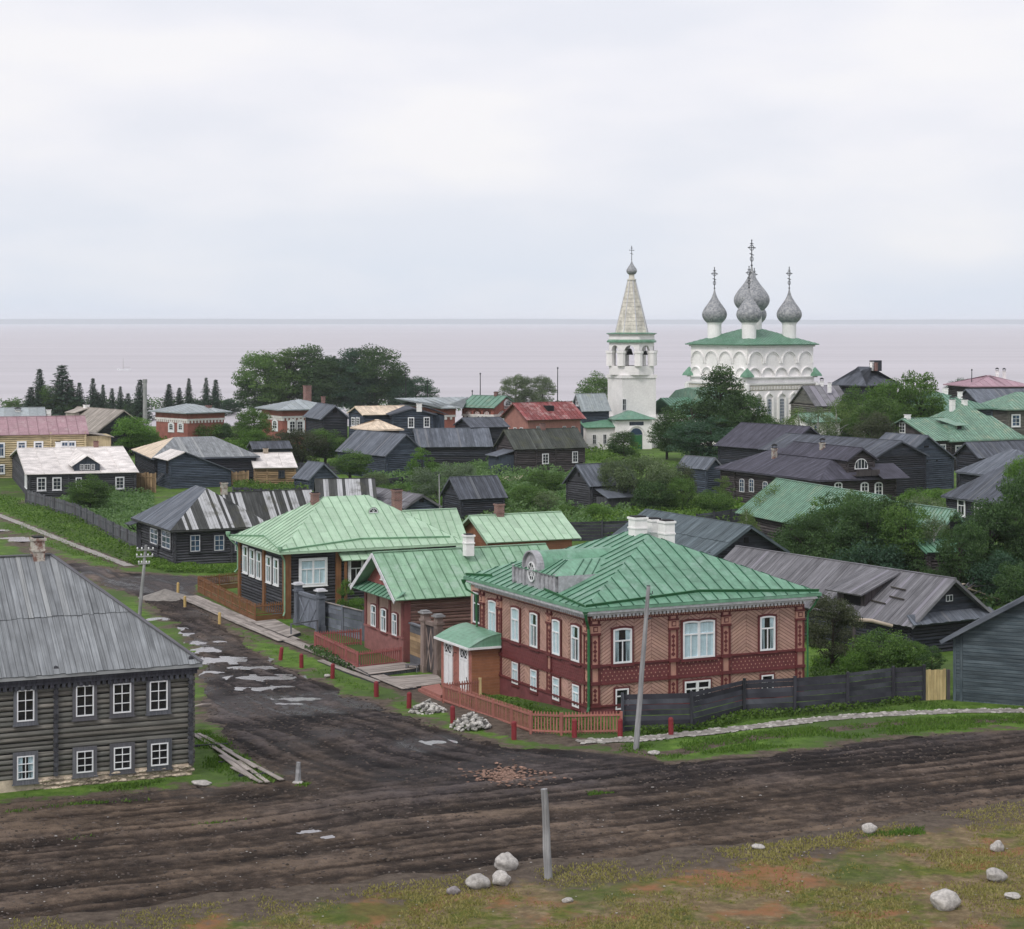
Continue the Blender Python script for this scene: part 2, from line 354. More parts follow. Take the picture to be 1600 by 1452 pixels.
paint('frieze', (.42, .38, .29), dirt=.4, rough=.8, scale=1.6)
paint('iron', (.02, .022, .028), dirt=.2, rough=.5)
paint('soot', (.015, .015, .017), dirt=.2, rough=.95)
paint('stone_pale', (.4, .38, .36), dirt=.4, rough=.9, scale=3.0, rnda=.3, bump=.3)
paint('boulder', (.50, .475, .45), dirt=.5, rough=.9, scale=2.2, rnda=.12, bump=.5, rust=(.24, .23, .22), rthr=(.56, .7))
paint('boulder_dark', (.27, .245, .25), dirt=.4, rough=.9, scale=2.5, bump=.5)
paint('limestone', (.5, .42, .33), dirt=.45, rough=.92, scale=1.6, rnda=.35, bump=.3)
paint('curtain_cloth', (.6, .74, .78), dirt=.15, rough=.9)
paint('caulking', (.012, .012, .014), dirt=.2, rough=1.0)  # near-black wall core: moss caulking plus the shadow between logs, put into colour
paint('small_house_wall', (.40, .27, .225), dirt=.22, rough=.8)
paint('small_house_base', (.27, .115, .11), dirt=.25, rough=.8)
paint('small_house_trim', (.2, .07, .068), dirt=.25, rough=.7)
paint('interior_dark', (.012, .012, .014), dirt=.1, rough=.95)
paint('brick_pink', (.42, .2, .17), dirt=.2, rough=.9, scale=.6)
brickmat('brick_red', (.33, .085, .06), (.26, .065, .05), (.3, .17, .14))
brickmat('chimney_brick', (.25, .085, .065), (.16, .05, .045), (.3, .27, .25))
glassmat(); darkglass(); darkglass('blue_glass', (.02, .035, .06))
leafmat('leaf_dark', (.018, .046, .02), (.095, .165, .062))
leafmat('leaf_blue', (.016, .045, .032), (.07, .135, .085))
leafmat('leaf_mid', (.035, .085, .022), (.145, .24, .065))
leafmat('leaf_bright', (.05, .11, .02), (.15, .27, .06))
leafmat('leaf_pale', (.06, .09, .05), (.19, .24, .14))
leafmat('leaf_silver', (.085, .12, .085), (.2, .26, .19))
leafmat('leaf_spruce', (.012, .032, .022), (.04, .075, .048), .15)
leafmat('leaf_birch', (.045, .085, .035), (.18, .25, .085))
leafmat('leaf_brownish', (.04, .045, .035), (.095, .11, .065))
leafmat('grass_blade', (.04, .095, .015), (.14, .23, .045))
paint('peeled_brick', (.5, .47, .42), dirt=.4, rough=.9, scale=3.5, rust=(.2, .11, .09), rthr=(.47, .55))
leafmat('grass_dry', (.19, .17, .06), (.4, .34, .16))
leafmat('crop', (.065, .14, .05), (.2, .31, .14))
leafmat('flower', (.4, .42, .4), (.65, .68, .62))
def M_(n): return MATS[n]
# ------------------------------------------------------------------ setting
SC.render.engine = 'CYCLES'
cy = SC.cycles; cy.max_bounces = 6; cy.diffuse_bounces = 3; cy.glossy_bounces = 3; cy.transmission_bounces = 4; cy.transparent_max_bounces = 10; cy.volume_bounces = 2
cy.use_adaptive_sampling = True; cy.use_denoising = True
UX, UY, VX, VY = -.432, .902, .902, .432
def vnoise(x, y, seed=0):
    xi = np.floor(x).astype(np.int64); yi = np.floor(y).astype(np.int64); fx = x - xi; fy = y - yi
    fx = fx * fx * (3 - 2 * fx); fy = fy * fy * (3 - 2 * fy)
    def h(a, b):
        n = (a * 374761393 + b * 668265263 + seed * 1442695041) & 0xffffffff
        n = ((n ^ (n >> 13)) * 1274126177) & 0xffffffff
        return ((n ^ (n >> 16)) & 0xffff) / 65535.0
    return (h(xi, yi) * (1 - fx) + h(xi + 1, yi) * fx) * (1 - fy) + (h(xi, yi + 1) * (1 - fx) + h(xi + 1, yi + 1) * fx) * fy
def fbm(x, y, seed=0, o=4):
    s = 0; a = .5
    for i in range(o): s = s + a * vnoise(x * 2 ** i, y * 2 ** i, seed + i * 17); a *= .5
    return s
def poly_sd(X, Y, poly):
    """signed distance to a polygon, positive inside"""
    d = np.full(X.shape, 1e9); ins = np.zeros(X.shape, bool); n = len(poly)
    for i in range(n):
        ax, ay = poly[i]; bx, by = poly[(i + 1) % n]; ex, ey = bx - ax, by - ay
        t = np.clip(((X - ax) * ex + (Y - ay) * ey) / (ex * ex + ey * ey + 1e-9), 0, 1)
        d = np.minimum(d, np.hypot(X - ax - t * ex, Y - ay - t * ey))
        c = ((ay > Y) != (by > Y)) & (X < (bx - ax) * (Y - ay) / (by - ay + 1e-12) + ax); ins ^= c
    return np.where(ins, d, -d)
def line_d(X, Y, pts):
    d = np.full(X.shape, 1e9)
    for i in range(len(pts) - 1):
        ax, ay = pts[i]; bx, by = pts[i + 1]; ex, ey = bx - ax, by - ay
        t = np.clip(((X - ax) * ex + (Y - ay) * ey) / (ex * ex + ey * ey + 1e-9), 0, 1)
        d = np.minimum(d, np.hypot(X - ax - t * ex, Y - ay - t * ey))
    return d
def gp(pts): return [(p.x, p.y) for p in (at(*q) for q in pts)]
ROAD = gp([(-150, 1475), (-150, 1268), (0, 1256), (150, 1240), (300, 1226), (350, 1228), (400, 1222), (425, 1212), (390, 1190), (345, 1160), (318, 1130), (312, 1090), (310, 1050), (290, 1010),
           (262, 975), (235, 950), (205, 930), (150, 912), (80, 882), (20, 850), (-60, 812), (-160, 790), (-160, 760), (-60, 790), (0, 812), (-20, 822), (40, 838), (110, 872), (190, 893), (250, 897), (300, 899), (372, 900), (374, 912), (318, 914),
           (300, 930), (318, 948), (345, 972), (385, 1000), (420, 1026), (470, 1050), (520, 1072), (590, 1097), (640, 1116), (700, 1140), (800, 1165), (880, 1168), (960, 1176), (1040, 1190), (1150, 1184), (1250, 1170), (1350, 1156), (1450, 1146), (1700, 1134),
           (1700, 1232), (1500, 1268), (1350, 1290), (1200, 1315), (1000, 1335), (850, 1350), (700, 1365), (550, 1380), (400, 1395), (200, 1420), (0, 1440)])
PATH_R = gp([(905, 1160), (1000, 1156), (1100, 1146), (1200, 1134), (1300, 1123), (1400, 1116), (1500, 1112), (1700, 1112)])
PATH_R2 = gp([(960, 1164), (1010, 1180), (1060, 1176), (1110, 1164), (1200, 1150), (1400, 1130), (1700, 1124)])
PATH_L = gp([(-120, 762), (0, 806), (60, 830), (120, 854), (205, 886)])
WALK = gp([(292, 934), (385, 975), (452, 1003), (520, 1030), (575, 1052), (640, 1078), (690, 1098), (745, 1122), (800, 1143), (860, 1155), (905, 1160)])
def ground_mesh():
    xs = np.unique(np.concatenate([np.linspace(-13500, -700, 14), np.linspace(-700, -90, 40), np.arange(-90, 100, .6), np.linspace(100, 700, 40), np.linspace(700, 13500, 14)]).round(3))
    ys = np.unique(np.concatenate([np.linspace(-150, 70, 12), np.arange(70, 230, .6), np.linspace(230, 680, 160), [690, 720]]).round(3))
    X, Y = np.meshgrid(xs, ys); u = (X - 4.76) * UX + (Y - 124.9) * UY
    sd = poly_sd(X, Y, ROAD); sd = sd + 2.4 * (fbm(X * .4, Y * .4, 40) - .55)
    Z = gz(X, Y) + .12 * (fbm(X * .12, Y * .12, 3) - .47) * sst(70, 90, Y) * (1 - sst(230, 300, Y)) - .3 * sst(.1, 1.3, sd)
    fore = sst(6, -4, 0 * X) if False else sst(96, 90, Y)
    v = (X - 4.76) * VX + (Y - 124.9) * VY
    dry = sst(-19, -27, u + 1.5 * (fbm(X * .2, Y * .2, 9) - .5))
    bare = np.maximum(sst(.9, .3, line_d(X, Y, PATH_R2)), sst(1.2, .6, line_d(X, Y, PATH_L)))
    bare = np.maximum(bare, sst(1.6, .8, line_d(X, Y, WALK)) * .9)
    bare = np.maximum(bare, sst(-2.4, .3, sd + 2.6 * (fbm(X * .45, Y * .45, 5) - .55)) * (.6 + .7 * (fbm(X * .3, Y * .3, 8) - .4)))
    bare = np.maximum(bare, sst(196, 232, Y) * 0 + sst(.62, .7, fbm(X * .06, Y * .06, 21)) * .5 * (Y > 150))
    bare = np.maximum(bare, dry * sst(-6.5, 0, sd + 6 * (fbm(X * .3, Y * .3, 15) - .5)) * .95)
    ny, nx = X.shape; idx = np.arange(nx * ny).reshape(ny, nx)
    f = np.stack([idx[:-1, :-1], idx[:-1, 1:], idx[1:, 1:], idx[1:, :-1]], -1).reshape(-1, 4)
    m = bpy.data.meshes.new('ground'); m.from_pydata(np.stack([X, Y, Z], -1).reshape(-1, 3).tolist(), [], f.tolist())
    for nm, a in (('dry', dry), ('bare', bare)):
        q = m.attributes.new(nm, 'FLOAT', 'POINT'); q.data.foreach_set('value', a.reshape(-1).astype(np.float32))
    m.polygons.foreach_set('use_smooth', [True] * len(m.polygons)); return m
def mat_ground():
    m, t, b, N, L = newmat('turf')
    ob = N('ShaderNodeTexCoord').outputs['Object']
    def nz(s, d=6.0, r=.6, v=ob): return N('ShaderNodeTexNoise', {'Vector': v, 'Scale': s, 'Detail': d, 'Roughness': r}).outputs[0]
    dry = N('ShaderNodeAttribute', attribute_name='dry').outputs['Fac']; bare = N('ShaderNodeAttribute', attribute_name='bare').outputs['Fac']
    g = ramp(N, nz(.9, 9.0, .7), [(.3, (.045, .095, .015)), (.5, (.1, .185, .03)), (.72, (.185, .29, .06))])
    g = mixc(N, N('ShaderNodeMapRange', {0: nz(.12), 1: .42, 2: .6}).outputs[0], g, (.075, .12, .035))
    d = ramp(N, nz(1.1, 10.0, .74), [(.28, (.075, .055, .036)), (.5, (.2, .15, .085)), (.74, (.4, .31, .19))])
    d = mixc(N, N('ShaderNodeMapRange', {0: nz(.35, 8.0, .7), 1: .48, 2: .58}).outputs[0], d, ramp(N, nz(2.2, 8.0, .7), [(.3, (.055, .075, .014)), (.7, (.19, .2, .045))]))
    d = mixc(N, N('ShaderNodeMapRange', {0: nz(.22, 7.0, .66), 1: .52, 2: .6, 3: 0, 4: .85}).outputs[0], d, (.3, .14, .07))
    d = mixc(N, N('ShaderNodeMapRange', {0: nz(.16, 7.0, .66), 1: .53, 2: .6, 3: 0, 4: .7}).outputs[0], d, ramp(N, nz(2.6, 9.0, .7), [(.3, (.03, .055, .012)), (.7, (.12, .17, .035))]))
    s = ramp(N, nz(1.6, 9.0, .7), [(.3, (.05, .038, .03)), (.7, (.175, .14, .112))])
    c = mixc(N, dry, g, d)
    bm = N('ShaderNodeMath', {0: bare, 1: N('ShaderNodeMapRange', {0: nz(.8, 8.0, .7), 1: .3, 2: .7, 3: -.35, 4: .35}).outputs[0]}, operation='ADD').outputs[0]
    c = mixc(N, N('ShaderNodeMapRange', {0: bm, 1: .35, 2: .6}).outputs[0], c, s)
    L(c, b.inputs['Base Color']); b.inputs['Roughness'].default_value = .95; b.inputs['Specular IOR Level'].default_value = .15
    bp = N('ShaderNodeBump', {'Height': nz(3.0, 9.0, .75), 'Strength': .8, 'Distance': .25}); L(bp.outputs[0], b.inputs['Normal']); return m
gm = ground_mesh(); link('ground', gm, mat_ground(), kind='structure')

PUDS = [(262, 982, 1.3, .5), (289, 990, .9, .3), (310, 1004, .7, .25), (315, 1016, 1.9, .34), (352, 1032, 2.5, .42), (398, 1044, 1.2, .2), (418, 1059, 1.9, .36), (404, 1077, .6, .26), (378, 1076, .35, .2), (442, 1073, 1.0, .16), (477, 1092, 1.5, .25), (683, 1160, .7, .2), (486, 1299, .45, .13), (511, 1309, .35, .1), (309, 1052, .55, .22), (36, 842, 2.0, .6), (12, 826, 1.6, .7), (247, 968, .6, .25), (345, 1003, .5, .18), (372, 1028, .8, .16), (330, 1050, .9, .12), (455, 1100, .8, .12), (300, 1030, 1.0, .16)]
PUDC = [at(p[0], p[1]) for p in PUDS]
def road_field(X, Y, bowls=True):
    u = (X - 4.76) * UX + (Y - 124.9) * UY; v = (X - 4.76) * VX + (Y - 124.9) * VY
    wu = sst(-6, 5, u + 3 * (fbm(X * .1, Y * .1, 77) - .5)) * sst(22, 8, v + 4)
    def ruts(a, c, s):      # a across, c along
        w = a + 2.4 * (fbm(c * .07, a * .05, s) - .5)
        r = fbm(w * 1.9, c * .10, s + 3, 3) - .45
        q = np.abs(fbm(w * .75, c * .05, s + 9, 2) * 2 - .75)
        return r * .22 + .09 * sst(0, .25, q) - .05
    vp = 7.0; dv = vp - v; q = (u < 0) & (dv > 0); an = np.arctan2(np.maximum(-u, 0), np.maximum(dv, 1e-3))    # wheel ruts swing round from the street into the right-hand road
    rad = np.where(q, np.hypot(dv, u), np.where(u >= 0, dv, -u)); al = np.where(q, -an * np.maximum(rad, 4), np.where(u >= 0, u, -1.571 * np.maximum(rad, 4) + dv))
    wc = sst(-15, -6, u + 4 * (fbm(X * .12, Y * .12, 78) - .5)) * sst(-34, -22, v)
    h = ruts(rad, al, 5) * wc + ruts(u, v, 31) * (1 - wc)
    h += .13 * (fbm(X * 1.7, Y * 1.7, 60, 4) - .45) + .06 * (vnoise(X * 3.1, Y * 3.1, 63) - .5) + .10 * (fbm(X * .25, Y * .25, 61, 2) - .4)
    if bowls:
        for (px, py, w, hh), c in zip(PUDS, PUDC):
            b = h.ndim and (np.abs(X - c.x) < w * 2) & (np.abs(Y - c.y) < hh * 5.2)
            if not np.any(b): continue
            xb, yb = X[b], Y[b]; r = np.hypot((xb - c.x) / w, (yb - c.y) / (hh * 2.6)) + 1.1 * (fbm(xb * .9 + px, yb * .5, 71, 3) - .44)
            m = sst(1.25, .7, r); z = pud_z(c); h[b] = h[b] * (1 - m) + (z - .07) * m
    return h, wu
def pud_z(c): return float(road_field(np.array([c.x, c.x + .6, c.x - .6]), np.array([c.y, c.y, c.y]), False)[0].mean()) - .01
def road_mesh():
    st = .17
    uu = np.arange(-48, 100, st); vv = np.arange(-95, 66, st); V, Uu = np.meshgrid(vv, uu)
    X = 4.76 + Uu * UX + V * VX; Y = 124.9 + Uu * UY + V * VY
    rough = (Y < 60) | (Y > 260) | (X < -75) | (X > 60)
    sd = np.full(X.shape, -9.0); k = ~rough; sd[k] = poly_sd(X[k], Y[k], ROAD)
    keep = sd > -1.4; sdn = np.where(keep, sd + 2.4 * (fbm(X * .4, Y * .4, 40) - .55), -9)
    h, wu = road_field(X, Y)
    Z = gz(X, Y) + h * sst(-.2, 1.0, sd) * .75 + .09 * sst(-.5, .9, sdn) - .075
    fk = keep[:-1, :-1] & keep[:-1, 1:] & keep[1:, 1:] & keep[1:, :-1]
    used = np.zeros(X.shape, bool)
    for a, b in ((0, 0), (0, 1), (1, 1), (1, 0)): used[a:X.shape[0] - 1 + a, b:X.shape[1] - 1 + b] |= fk
    idx = -np.ones(X.shape, np.int64); idx[used] = np.arange(used.sum())
    f = np.stack([idx[:-1, :-1], idx[:-1, 1:], idx[1:, 1:], idx[1:, :-1]], -1)[fk]
    m = bpy.data.meshes.new('muddy_road'); P = np.stack([X[used], Y[used], Z[used]], -1).astype(np.float32)
    m.vertices.add(len(P)); m.vertices.foreach_set('co', P.reshape(-1))
    m.loops.add(len(f) * 4); m.loops.foreach_set('vertex_index', f.reshape(-1).astype(np.int32))
    m.polygons.add(len(f)); m.polygons.foreach_set('loop_start', np.arange(0, len(f) * 4, 4, dtype=np.int32)); m.polygons.foreach_set('use_smooth', np.ones(len(f), bool))
    m.update(); m.validate()
    hh = np.clip((h + .12) / .26, 0, 1)[used]
    v = V[used]; u = Uu[used]
    brown = np.maximum(sst(-13, -24, u) * .8, sst(-12, -30, v) * sst(0, -10, u) * .75)
    brown = np.clip(brown + sst(.45, .62, fbm(X[used] * .09, Y[used] * .09, 90)) * .35 + sst(8, 1, sd[used]) * 0 + sst(1.6, .0, sd[used]) * .5, 0, 1)
    wet = sst(.42, .58, fbm(X[used] * .12, Y[used] * .12, 55)) * sst(-16, -4, u) * sst(16, 2, v)
    for nm, a in (('relief', hh), ('brown', brown), ('wet', wet)):
        q = m.attributes.new(nm, 'FLOAT', 'POINT'); q.data.foreach_set('value', a.astype(np.float32))
    return m
def mat_road():
    m, t, b, N, L = newmat('mud')
    ob = N('ShaderNodeTexCoord').outputs['Object']
    A = lambda n: N('ShaderNodeAttribute', attribute_name=n).outputs['Fac']
    def nz(s, d=6.0, r=.6): return N('ShaderNodeTexNoise', {'Vector': ob, 'Scale': s, 'Detail': d, 'Roughness': r}).outputs[0]
    n = nz(2.4, 10.0, .75); fn = nz(8.0, 4.0, .8); n = N('ShaderNodeMath', {0: N('ShaderNodeMath', {0: n, 1: .55}, operation='MULTIPLY').outputs[0], 1: N('ShaderNodeMath', {0: fn, 1: .45}, operation='MULTIPLY').outputs[0]}, operation='ADD').outputs[0]
    rel = N('ShaderNodeMath', {0: N('ShaderNodeMath', {0: A('relief'), 1: .42}, operation='MULTIPLY').outputs[0], 1: N('ShaderNodeMath', {0: n, 1: .58}, operation='MULTIPLY').outputs[0]}, operation='ADD').outputs[0]
    dark = ramp(N, rel, [(.3, (.006, .005, .006)), (.47, (.026, .021, .022)), (.66, (.12, .1, .098))])
    brn = ramp(N, rel, [(.3, (.016, .011, .009)), (.47, (.064, .046, .035)), (.66, (.21, .155, .115))])
    bf = N('ShaderNodeMath', {0: A('brown'), 1: N('ShaderNodeMapRange', {0: nz(.4, 7.0), 1: .3, 2: .7, 3: -.25, 4: .25}).outputs[0]}, operation='ADD').outputs[0]
    c = mixc(N, N('ShaderNodeClamp', {0: bf}).outputs[0], dark, brn)
    pat = N('ShaderNodeMapRange', {0: nz(.16, 5.0), 1: .35, 2: .65, 3: .75, 4: 1.25}).outputs[0]
    c = mixc(N, 1.0, c, N('ShaderNodeCombineColor', {0: pat, 1: pat, 2: pat}).outputs[0], 'MULTIPLY')
    L(c, b.inputs['Base Color'])
    wet = N('ShaderNodeMath', {0: A('wet'), 1: N('ShaderNodeMapRange', {0: rel, 1: .3, 2: .55, 3: 1, 4: .15}).outputs[0]}, operation='MULTIPLY').outputs[0]
    L(N('ShaderNodeMapRange', {0: wet, 3: .9, 4: .16}).outputs[0], b.inputs['Roughness'])
    L(N('ShaderNodeMapRange', {0: wet, 3: .15, 4: .75}).outputs[0], b.inputs['Specular IOR Level'])
    L(N('ShaderNodeBump', {'Height': n, 'Strength': 1.0, 'Distance': .3}).outputs[0], b.inputs['Normal']); return m
link('muddy_road', road_mesh(), mat_road(), kind='structure')

def mat_water(name, col, rough, bump, bscale, spec=.5):
    m, t, b, N, L = newmat(name); b.inputs['Base Color'].default_value = c4(col); b.inputs['Roughness'].default_value = rough; b.inputs['Specular IOR Level'].default_value = spec; b.inputs['IOR'].default_value = 1.33
    ob = N('ShaderNodeTexCoord').outputs['Object']; mpn = N('ShaderNodeMapping', {0: ob, 'Scale': bscale})
    n = N('ShaderNodeTexNoise', {'Vector': mpn.outputs[0], 'Scale': 1.0, 'Detail': 6.0, 'Roughness': .6}).outputs[0]
    if name == 'lake_water':
        n3 = N('ShaderNodeTexNoise', {'Vector': N('ShaderNodeMapping', {0: ob, 'Scale': (.0012, .012, 1)}).outputs[0], 'Scale': 1.0, 'Detail': 5.0}).outputs[0]
        L(ramp(N, n3, [(.35, tuple(x * .9 for x in col)), (.65, tuple(min(1, x * 1.08) for x in col))]), b.inputs['Base Color'])
    L(N('ShaderNodeBump', {'Height': n, 'Strength': bump, 'Distance': .3}).outputs[0], b.inputs['Normal']); return m
mb = MB()
LAKE_Z = -6.0
for i in range(24):
    y0 = 560 * (25900 / 560) ** (i / 24); y1 = 560 * (25900 / 560) ** ((i + 1) / 24)
    mb.face([(-13400, y0, LAKE_Z), (13400, y0, LAKE_Z), (13400, y1, LAKE_Z), (-13400, y1, LAKE_Z)])
mb.build('lake', mat_water('lake_water', (.46, .435, .465), .5, .6, (.25, .8, 1), .32), kind='structure', weld=True)
# far shore: a low wooded rise across the lake
mb = MB(); xs = np.linspace(-13000, 13000, 261)
hs = 44 + 22 * fbm(xs * .00035, xs * 0 + 3, 4, 5)
for i in range(260):
    a, b_ = xs[i], xs[i + 1]; ha, hb = hs[i], hs[i + 1]
    mb.face([(a, 24500, -8), (b_, 24500, -8), (b_, 24700, hb * .75), (a, 24700, ha * .75)])
    mb.face([(a, 24700, ha * .75), (b_, 24700, hb * .75), (b_, 25400, hb), (a, 25400, ha)])
    mb.face([(a, 25400, ha), (b_, 25400, hb), (b_, 25900, -8), (a, 25900, -8)])
paint('far_forest', (.035, .06, .045), dirt=.3, scale=.004, rough=1.0, spec=0.0)
mb.build('far_shore', M_('far_forest'), kind='structure')
# air over the lake
hz = newmat('haze_air'); hm = hz[0]; t_ = hm.node_tree; t_.nodes.clear()
ho = t_.nodes.new('ShaderNodeOutputMaterial'); hv = t_.nodes.new('ShaderNodeVolumePrincipled'); t_.links.new(hv.outputs[0], ho.inputs['Volume'])
hv.inputs['Color'].default_value = (.9, .95, 1, 1); hv.inputs['Density'].default_value = 7.0e-5; hv.inputs['Anisotropy'].default_value = .2
mb = MB(); mb.box(-13600, -400, -10, 13600, 26100, 72); mb.build('haze', hm, kind='stuff', weld=True)

# puddles standing in the ruts
pud = mat_water('puddle_water', (.22, .21, .22), .05, .08, (2, 2, 1))
for (px, py, w, h), c in zip(PUDS, PUDC):
    mb = MB(); mb.face([(1.7 * w * math.cos(a), 1.7 * h * 2.6 * math.sin(a), 0) for a in [2 * math.pi * k / 24 for k in range(24)]])
    o = mb.build('puddle', pud, kind='structure'); o.location = (c.x, c.y, float(gz(c.x, c.y)) + (pud_z(c) - .03) * .75 + .015)

def strip(name, pts, w, mat, kind='structure', lift=.02, jag=.1, seed=1, step=.5):
    """a path laid on the ground along a line of points"""
    P = [Vector((p[0], p[1], 0)) for p in pts]; r = random.Random(seed); mbs = MB(); prev = None; s = 0
    for i in range(len(P) - 1):
        d = P[i + 1] - P[i]; n = max(1, int(d.length / step)); nn = Vector((-d.y, d.x, 0)).normalized()
        for k in range(n):
            p = P[i] + d * k / n; a = p + nn * (w / 2 + r.uniform(-jag, jag)); b = p - nn * (w / 2 + r.uniform(-jag, jag))
            a.z = gz(a.x, a.y) + lift; b.z = gz(b.x, b.y) + lift
            if prev: mbs.face([prev[1], b, a, prev[0]], [(0, s), (0, s + .5), (w, s + .5), (w, s)])
            prev = (a, b); s += .5
    return mbs.build(name, mat, kind=kind, weld=True)
paint('path_dirt', (.27, .25, .23), dirt=.4, rough=.95, scale=2.0, bump=.3)
paint('path_pale', (.34, .32, .3), dirt=.4, rough=.95, scale=2.0, bump=.3)
strip('footpath', PATH_L, 1.0, M_('path_pale'), seed=2, lift=.05)
sp = strip('stone_path', PATH_R, 1.15, M_('path_dirt'), seed=3, lift=.05, jag=.15)

# pale edging stones of that path, in two rows
def stone_mesh(seed, n=6, m=4, flat=.6, rough=.25):
    r = random.Random(seed); mb = MB(); rings = []
    import mathutils
    o = Vector((r.uniform(0, 50), r.uniform(0, 50), r.uniform(0, 50)))
    for j in range(m + 1):
        th = math.pi * j / m; ring = []
        for k in range(n):
            ph = 2 * math.pi * k / n + (.3 if j % 2 else 0); d = Vector((math.sin(th) * math.cos(ph), math.sin(th) * math.sin(ph), math.cos(th)))
            q = 1 + rough * 2 * mathutils.noise.noise(d * 1.4 + o) + rough * mathutils.noise.noise(d * 3.1 + o)
            ring.append(Vector((d.x * q, d.y * q * .85, d.z * q * flat)))
        rings.append(ring)
    for j in range(m):
        for k in range(n):
            k2 = (k + 1) % n
            if j == 0: mb.face([rings[0][0], rings[1][k], rings[1][k2]])
            elif j == m - 1: mb.face([rings[j][k2], rings[j][k], rings[m][0]])
            else: mb.face([rings[j][k2], rings[j][k], rings[j + 1][k], rings[j + 1][k2]])
    return mb
def bake(dst, src, loc, scale, rz, r=0.0):
    c, s = math.cos(rz), math.sin(rz)
    for f, uv in zip(src.f, src.uv):
        dst.face([(loc[0] + scale[0] * (src.v[i][0] * c - src.v[i][1] * s), loc[1] + scale[1] * (src.v[i][0] * s + src.v[i][1] * c), loc[2] + scale[2] * src.v[i][2]) for i in f], uv, r)
SMB = [stone_mesh(s, 6, 4) for s in range(6)]
mb = MB(); r = random.Random(8)
P = [Vector((p[0], p[1], 0)) for p in PATH_R]
for i in range(len(P) - 1):
    d = P[i + 1] - P[i]; n = int(d.length / .24); nn = Vector((-d.y, d.x, 0)).normalized()
    for k in range(n):
        for sgn in (-1, 1, 0):
            if r.random() < (.18 if sgn else .6): continue
            p = P[i] + d * (k + r.uniform(-.3, .3)) / n + nn * (sgn * .5 + r.uniform(-.16, .16)); s = r.uniform(.07, .17)
            bake(mb, r.choice(SMB), (p.x, p.y, gz(p.x, p.y) + .05), (s * 1.3, s, s * .7), r.uniform(0, 6), r.random())
mb.build('path_stones', M_('stone_pale'), sp, kind='stuff')
# ------------------------------------------------------------------ building kit
def clip2(poly, ax, lim, keep_ge):
    out = []; n = len(poly)
    for i in range(n):
        p, q = poly[i], poly[(i + 1) % n]; a = p[ax] - lim; b = q[ax] - lim
        if not keep_ge: a, b = -a, -b
        if a >= 0: out.append(p)
        if (a > 0 > b) or (a < 0 < b):
            t = a / (a - b); out.append((p[0] + (q[0] - p[0]) * t, p[1] + (q[1] - p[1]) * t))
    return out
def area2(p): return abs(sum(p[i][0] * p[(i + 1) % len(p)][1] - p[(i + 1) % len(p)][0] * p[i][1] for i in range(len(p)))) / 2
def strips(par, poly, mat, w, name, sep=False, style='plank', seed=0, courses=1, lift=.0, jit=1.0):
    """cover a sloping plane (poly[0]->poly[1] is its eave) with boards or seamed sheets running up the slope"""
    r = random.Random(seed); P = [Vector(p) for p in poly]
    e = (P[1] - P[0]).normalized(); n = Vector((0, 0, 0))
    for i in range(1, len(P) - 1): n += (P[i] - P[0]).cross(P[i + 1] - P[0])
    n.normalize(); n = n if n.z > 0 else -n
    s = n.cross(e); s = s if s.z >= 0 else -s
    q = [((p - P[0]).dot(e), (p - P[0]).dot(s)) for p in P]
    a0 = min(p[0] for p in q); a1 = max(p[0] for p in q); bm = max(p[1] for p in q)
    N_ = max(1, round((a1 - a0) / w)); ws = [1 + (U(-.25, .25) if style == 'plank' else 0) for _ in range(N_)]
    ws = [1 + (r.uniform(-.25, .25) if style == 'plank' else 0) for _ in range(N_)]; tot = sum(ws); a = a0; joined = MB(); seams = MB()
    for i in range(N_):
        b = a + ws[i] / tot * (a1 - a0); gap = .012 if style == 'plank' else 0
        pc = clip2(clip2(q, 0, a + gap, True), 0, b - gap, False)
        for c in range(courses):
            pp = pc
            if courses > 1:
                lim = bm * .5 + r.uniform(-.03, .03)
                pp = clip2(pc, 1, lim - (.25 if c else 0), True) if c else clip2(pc, 1, lim, False)
            if len(pp) < 3 or area2(pp) < .004: continue
            th = .035 if style == 'plank' else .012
            z0 = lift + (.045 * c) + (r.uniform(0, .022) * jit if style == 'plank' else 0)
            if style == 'plank':
                mn = min(p[1] for p in pp); ex = r.uniform(0, .09) * jit
                pp = [(p[0], p[1] - ex) if p[1] < mn + .02 and (mn < .02 or c) else p for p in pp]
            mbp = MB() if sep else joined; rv = r.random(); off = r.uniform(0, 50)
            pts = [P[0] + e * p[0] + s * p[1] + n * z0 for p in pp]
            mbp.prism(pts, n * th, rv, [(p[0], p[1] + (off if style == 'plank' else 0)) for p in pp])
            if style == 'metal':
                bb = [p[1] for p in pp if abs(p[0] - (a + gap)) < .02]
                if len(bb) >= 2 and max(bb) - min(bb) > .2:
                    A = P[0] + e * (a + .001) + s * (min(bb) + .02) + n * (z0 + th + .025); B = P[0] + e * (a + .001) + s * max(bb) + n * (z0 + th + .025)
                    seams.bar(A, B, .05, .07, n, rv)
            if style == 'metal' and sep:      # each seamed strip is made of shorter sheets
                b0 = min(p[1] for p in pp) - r.uniform(.2, 1.2)
                while b0 < max(p[1] for p in pp):
                    sh = clip2(clip2(pp, 1, b0 + .006, True), 1, b0 + 1.444, False); b0 += 1.45
                    if len(sh) > 2 and area2(sh) > .02:
                        q1 = MB(); zz = r.uniform(0, .008); q1.prism([P[0] + e * p[0] + s * p[1] + n * (z0 + zz) for p in sh], n * th, r.random(), sh); q1.build(name, mat, par)
            elif sep: mbp.build(name, mat, par)
        a = b
    if not sep: joined.build(name + 's', mat, par, kind='stuff')
    if seams.f: seams.build('roof_seams', SEAM.get(mat.name, mat), par, kind='stuff')
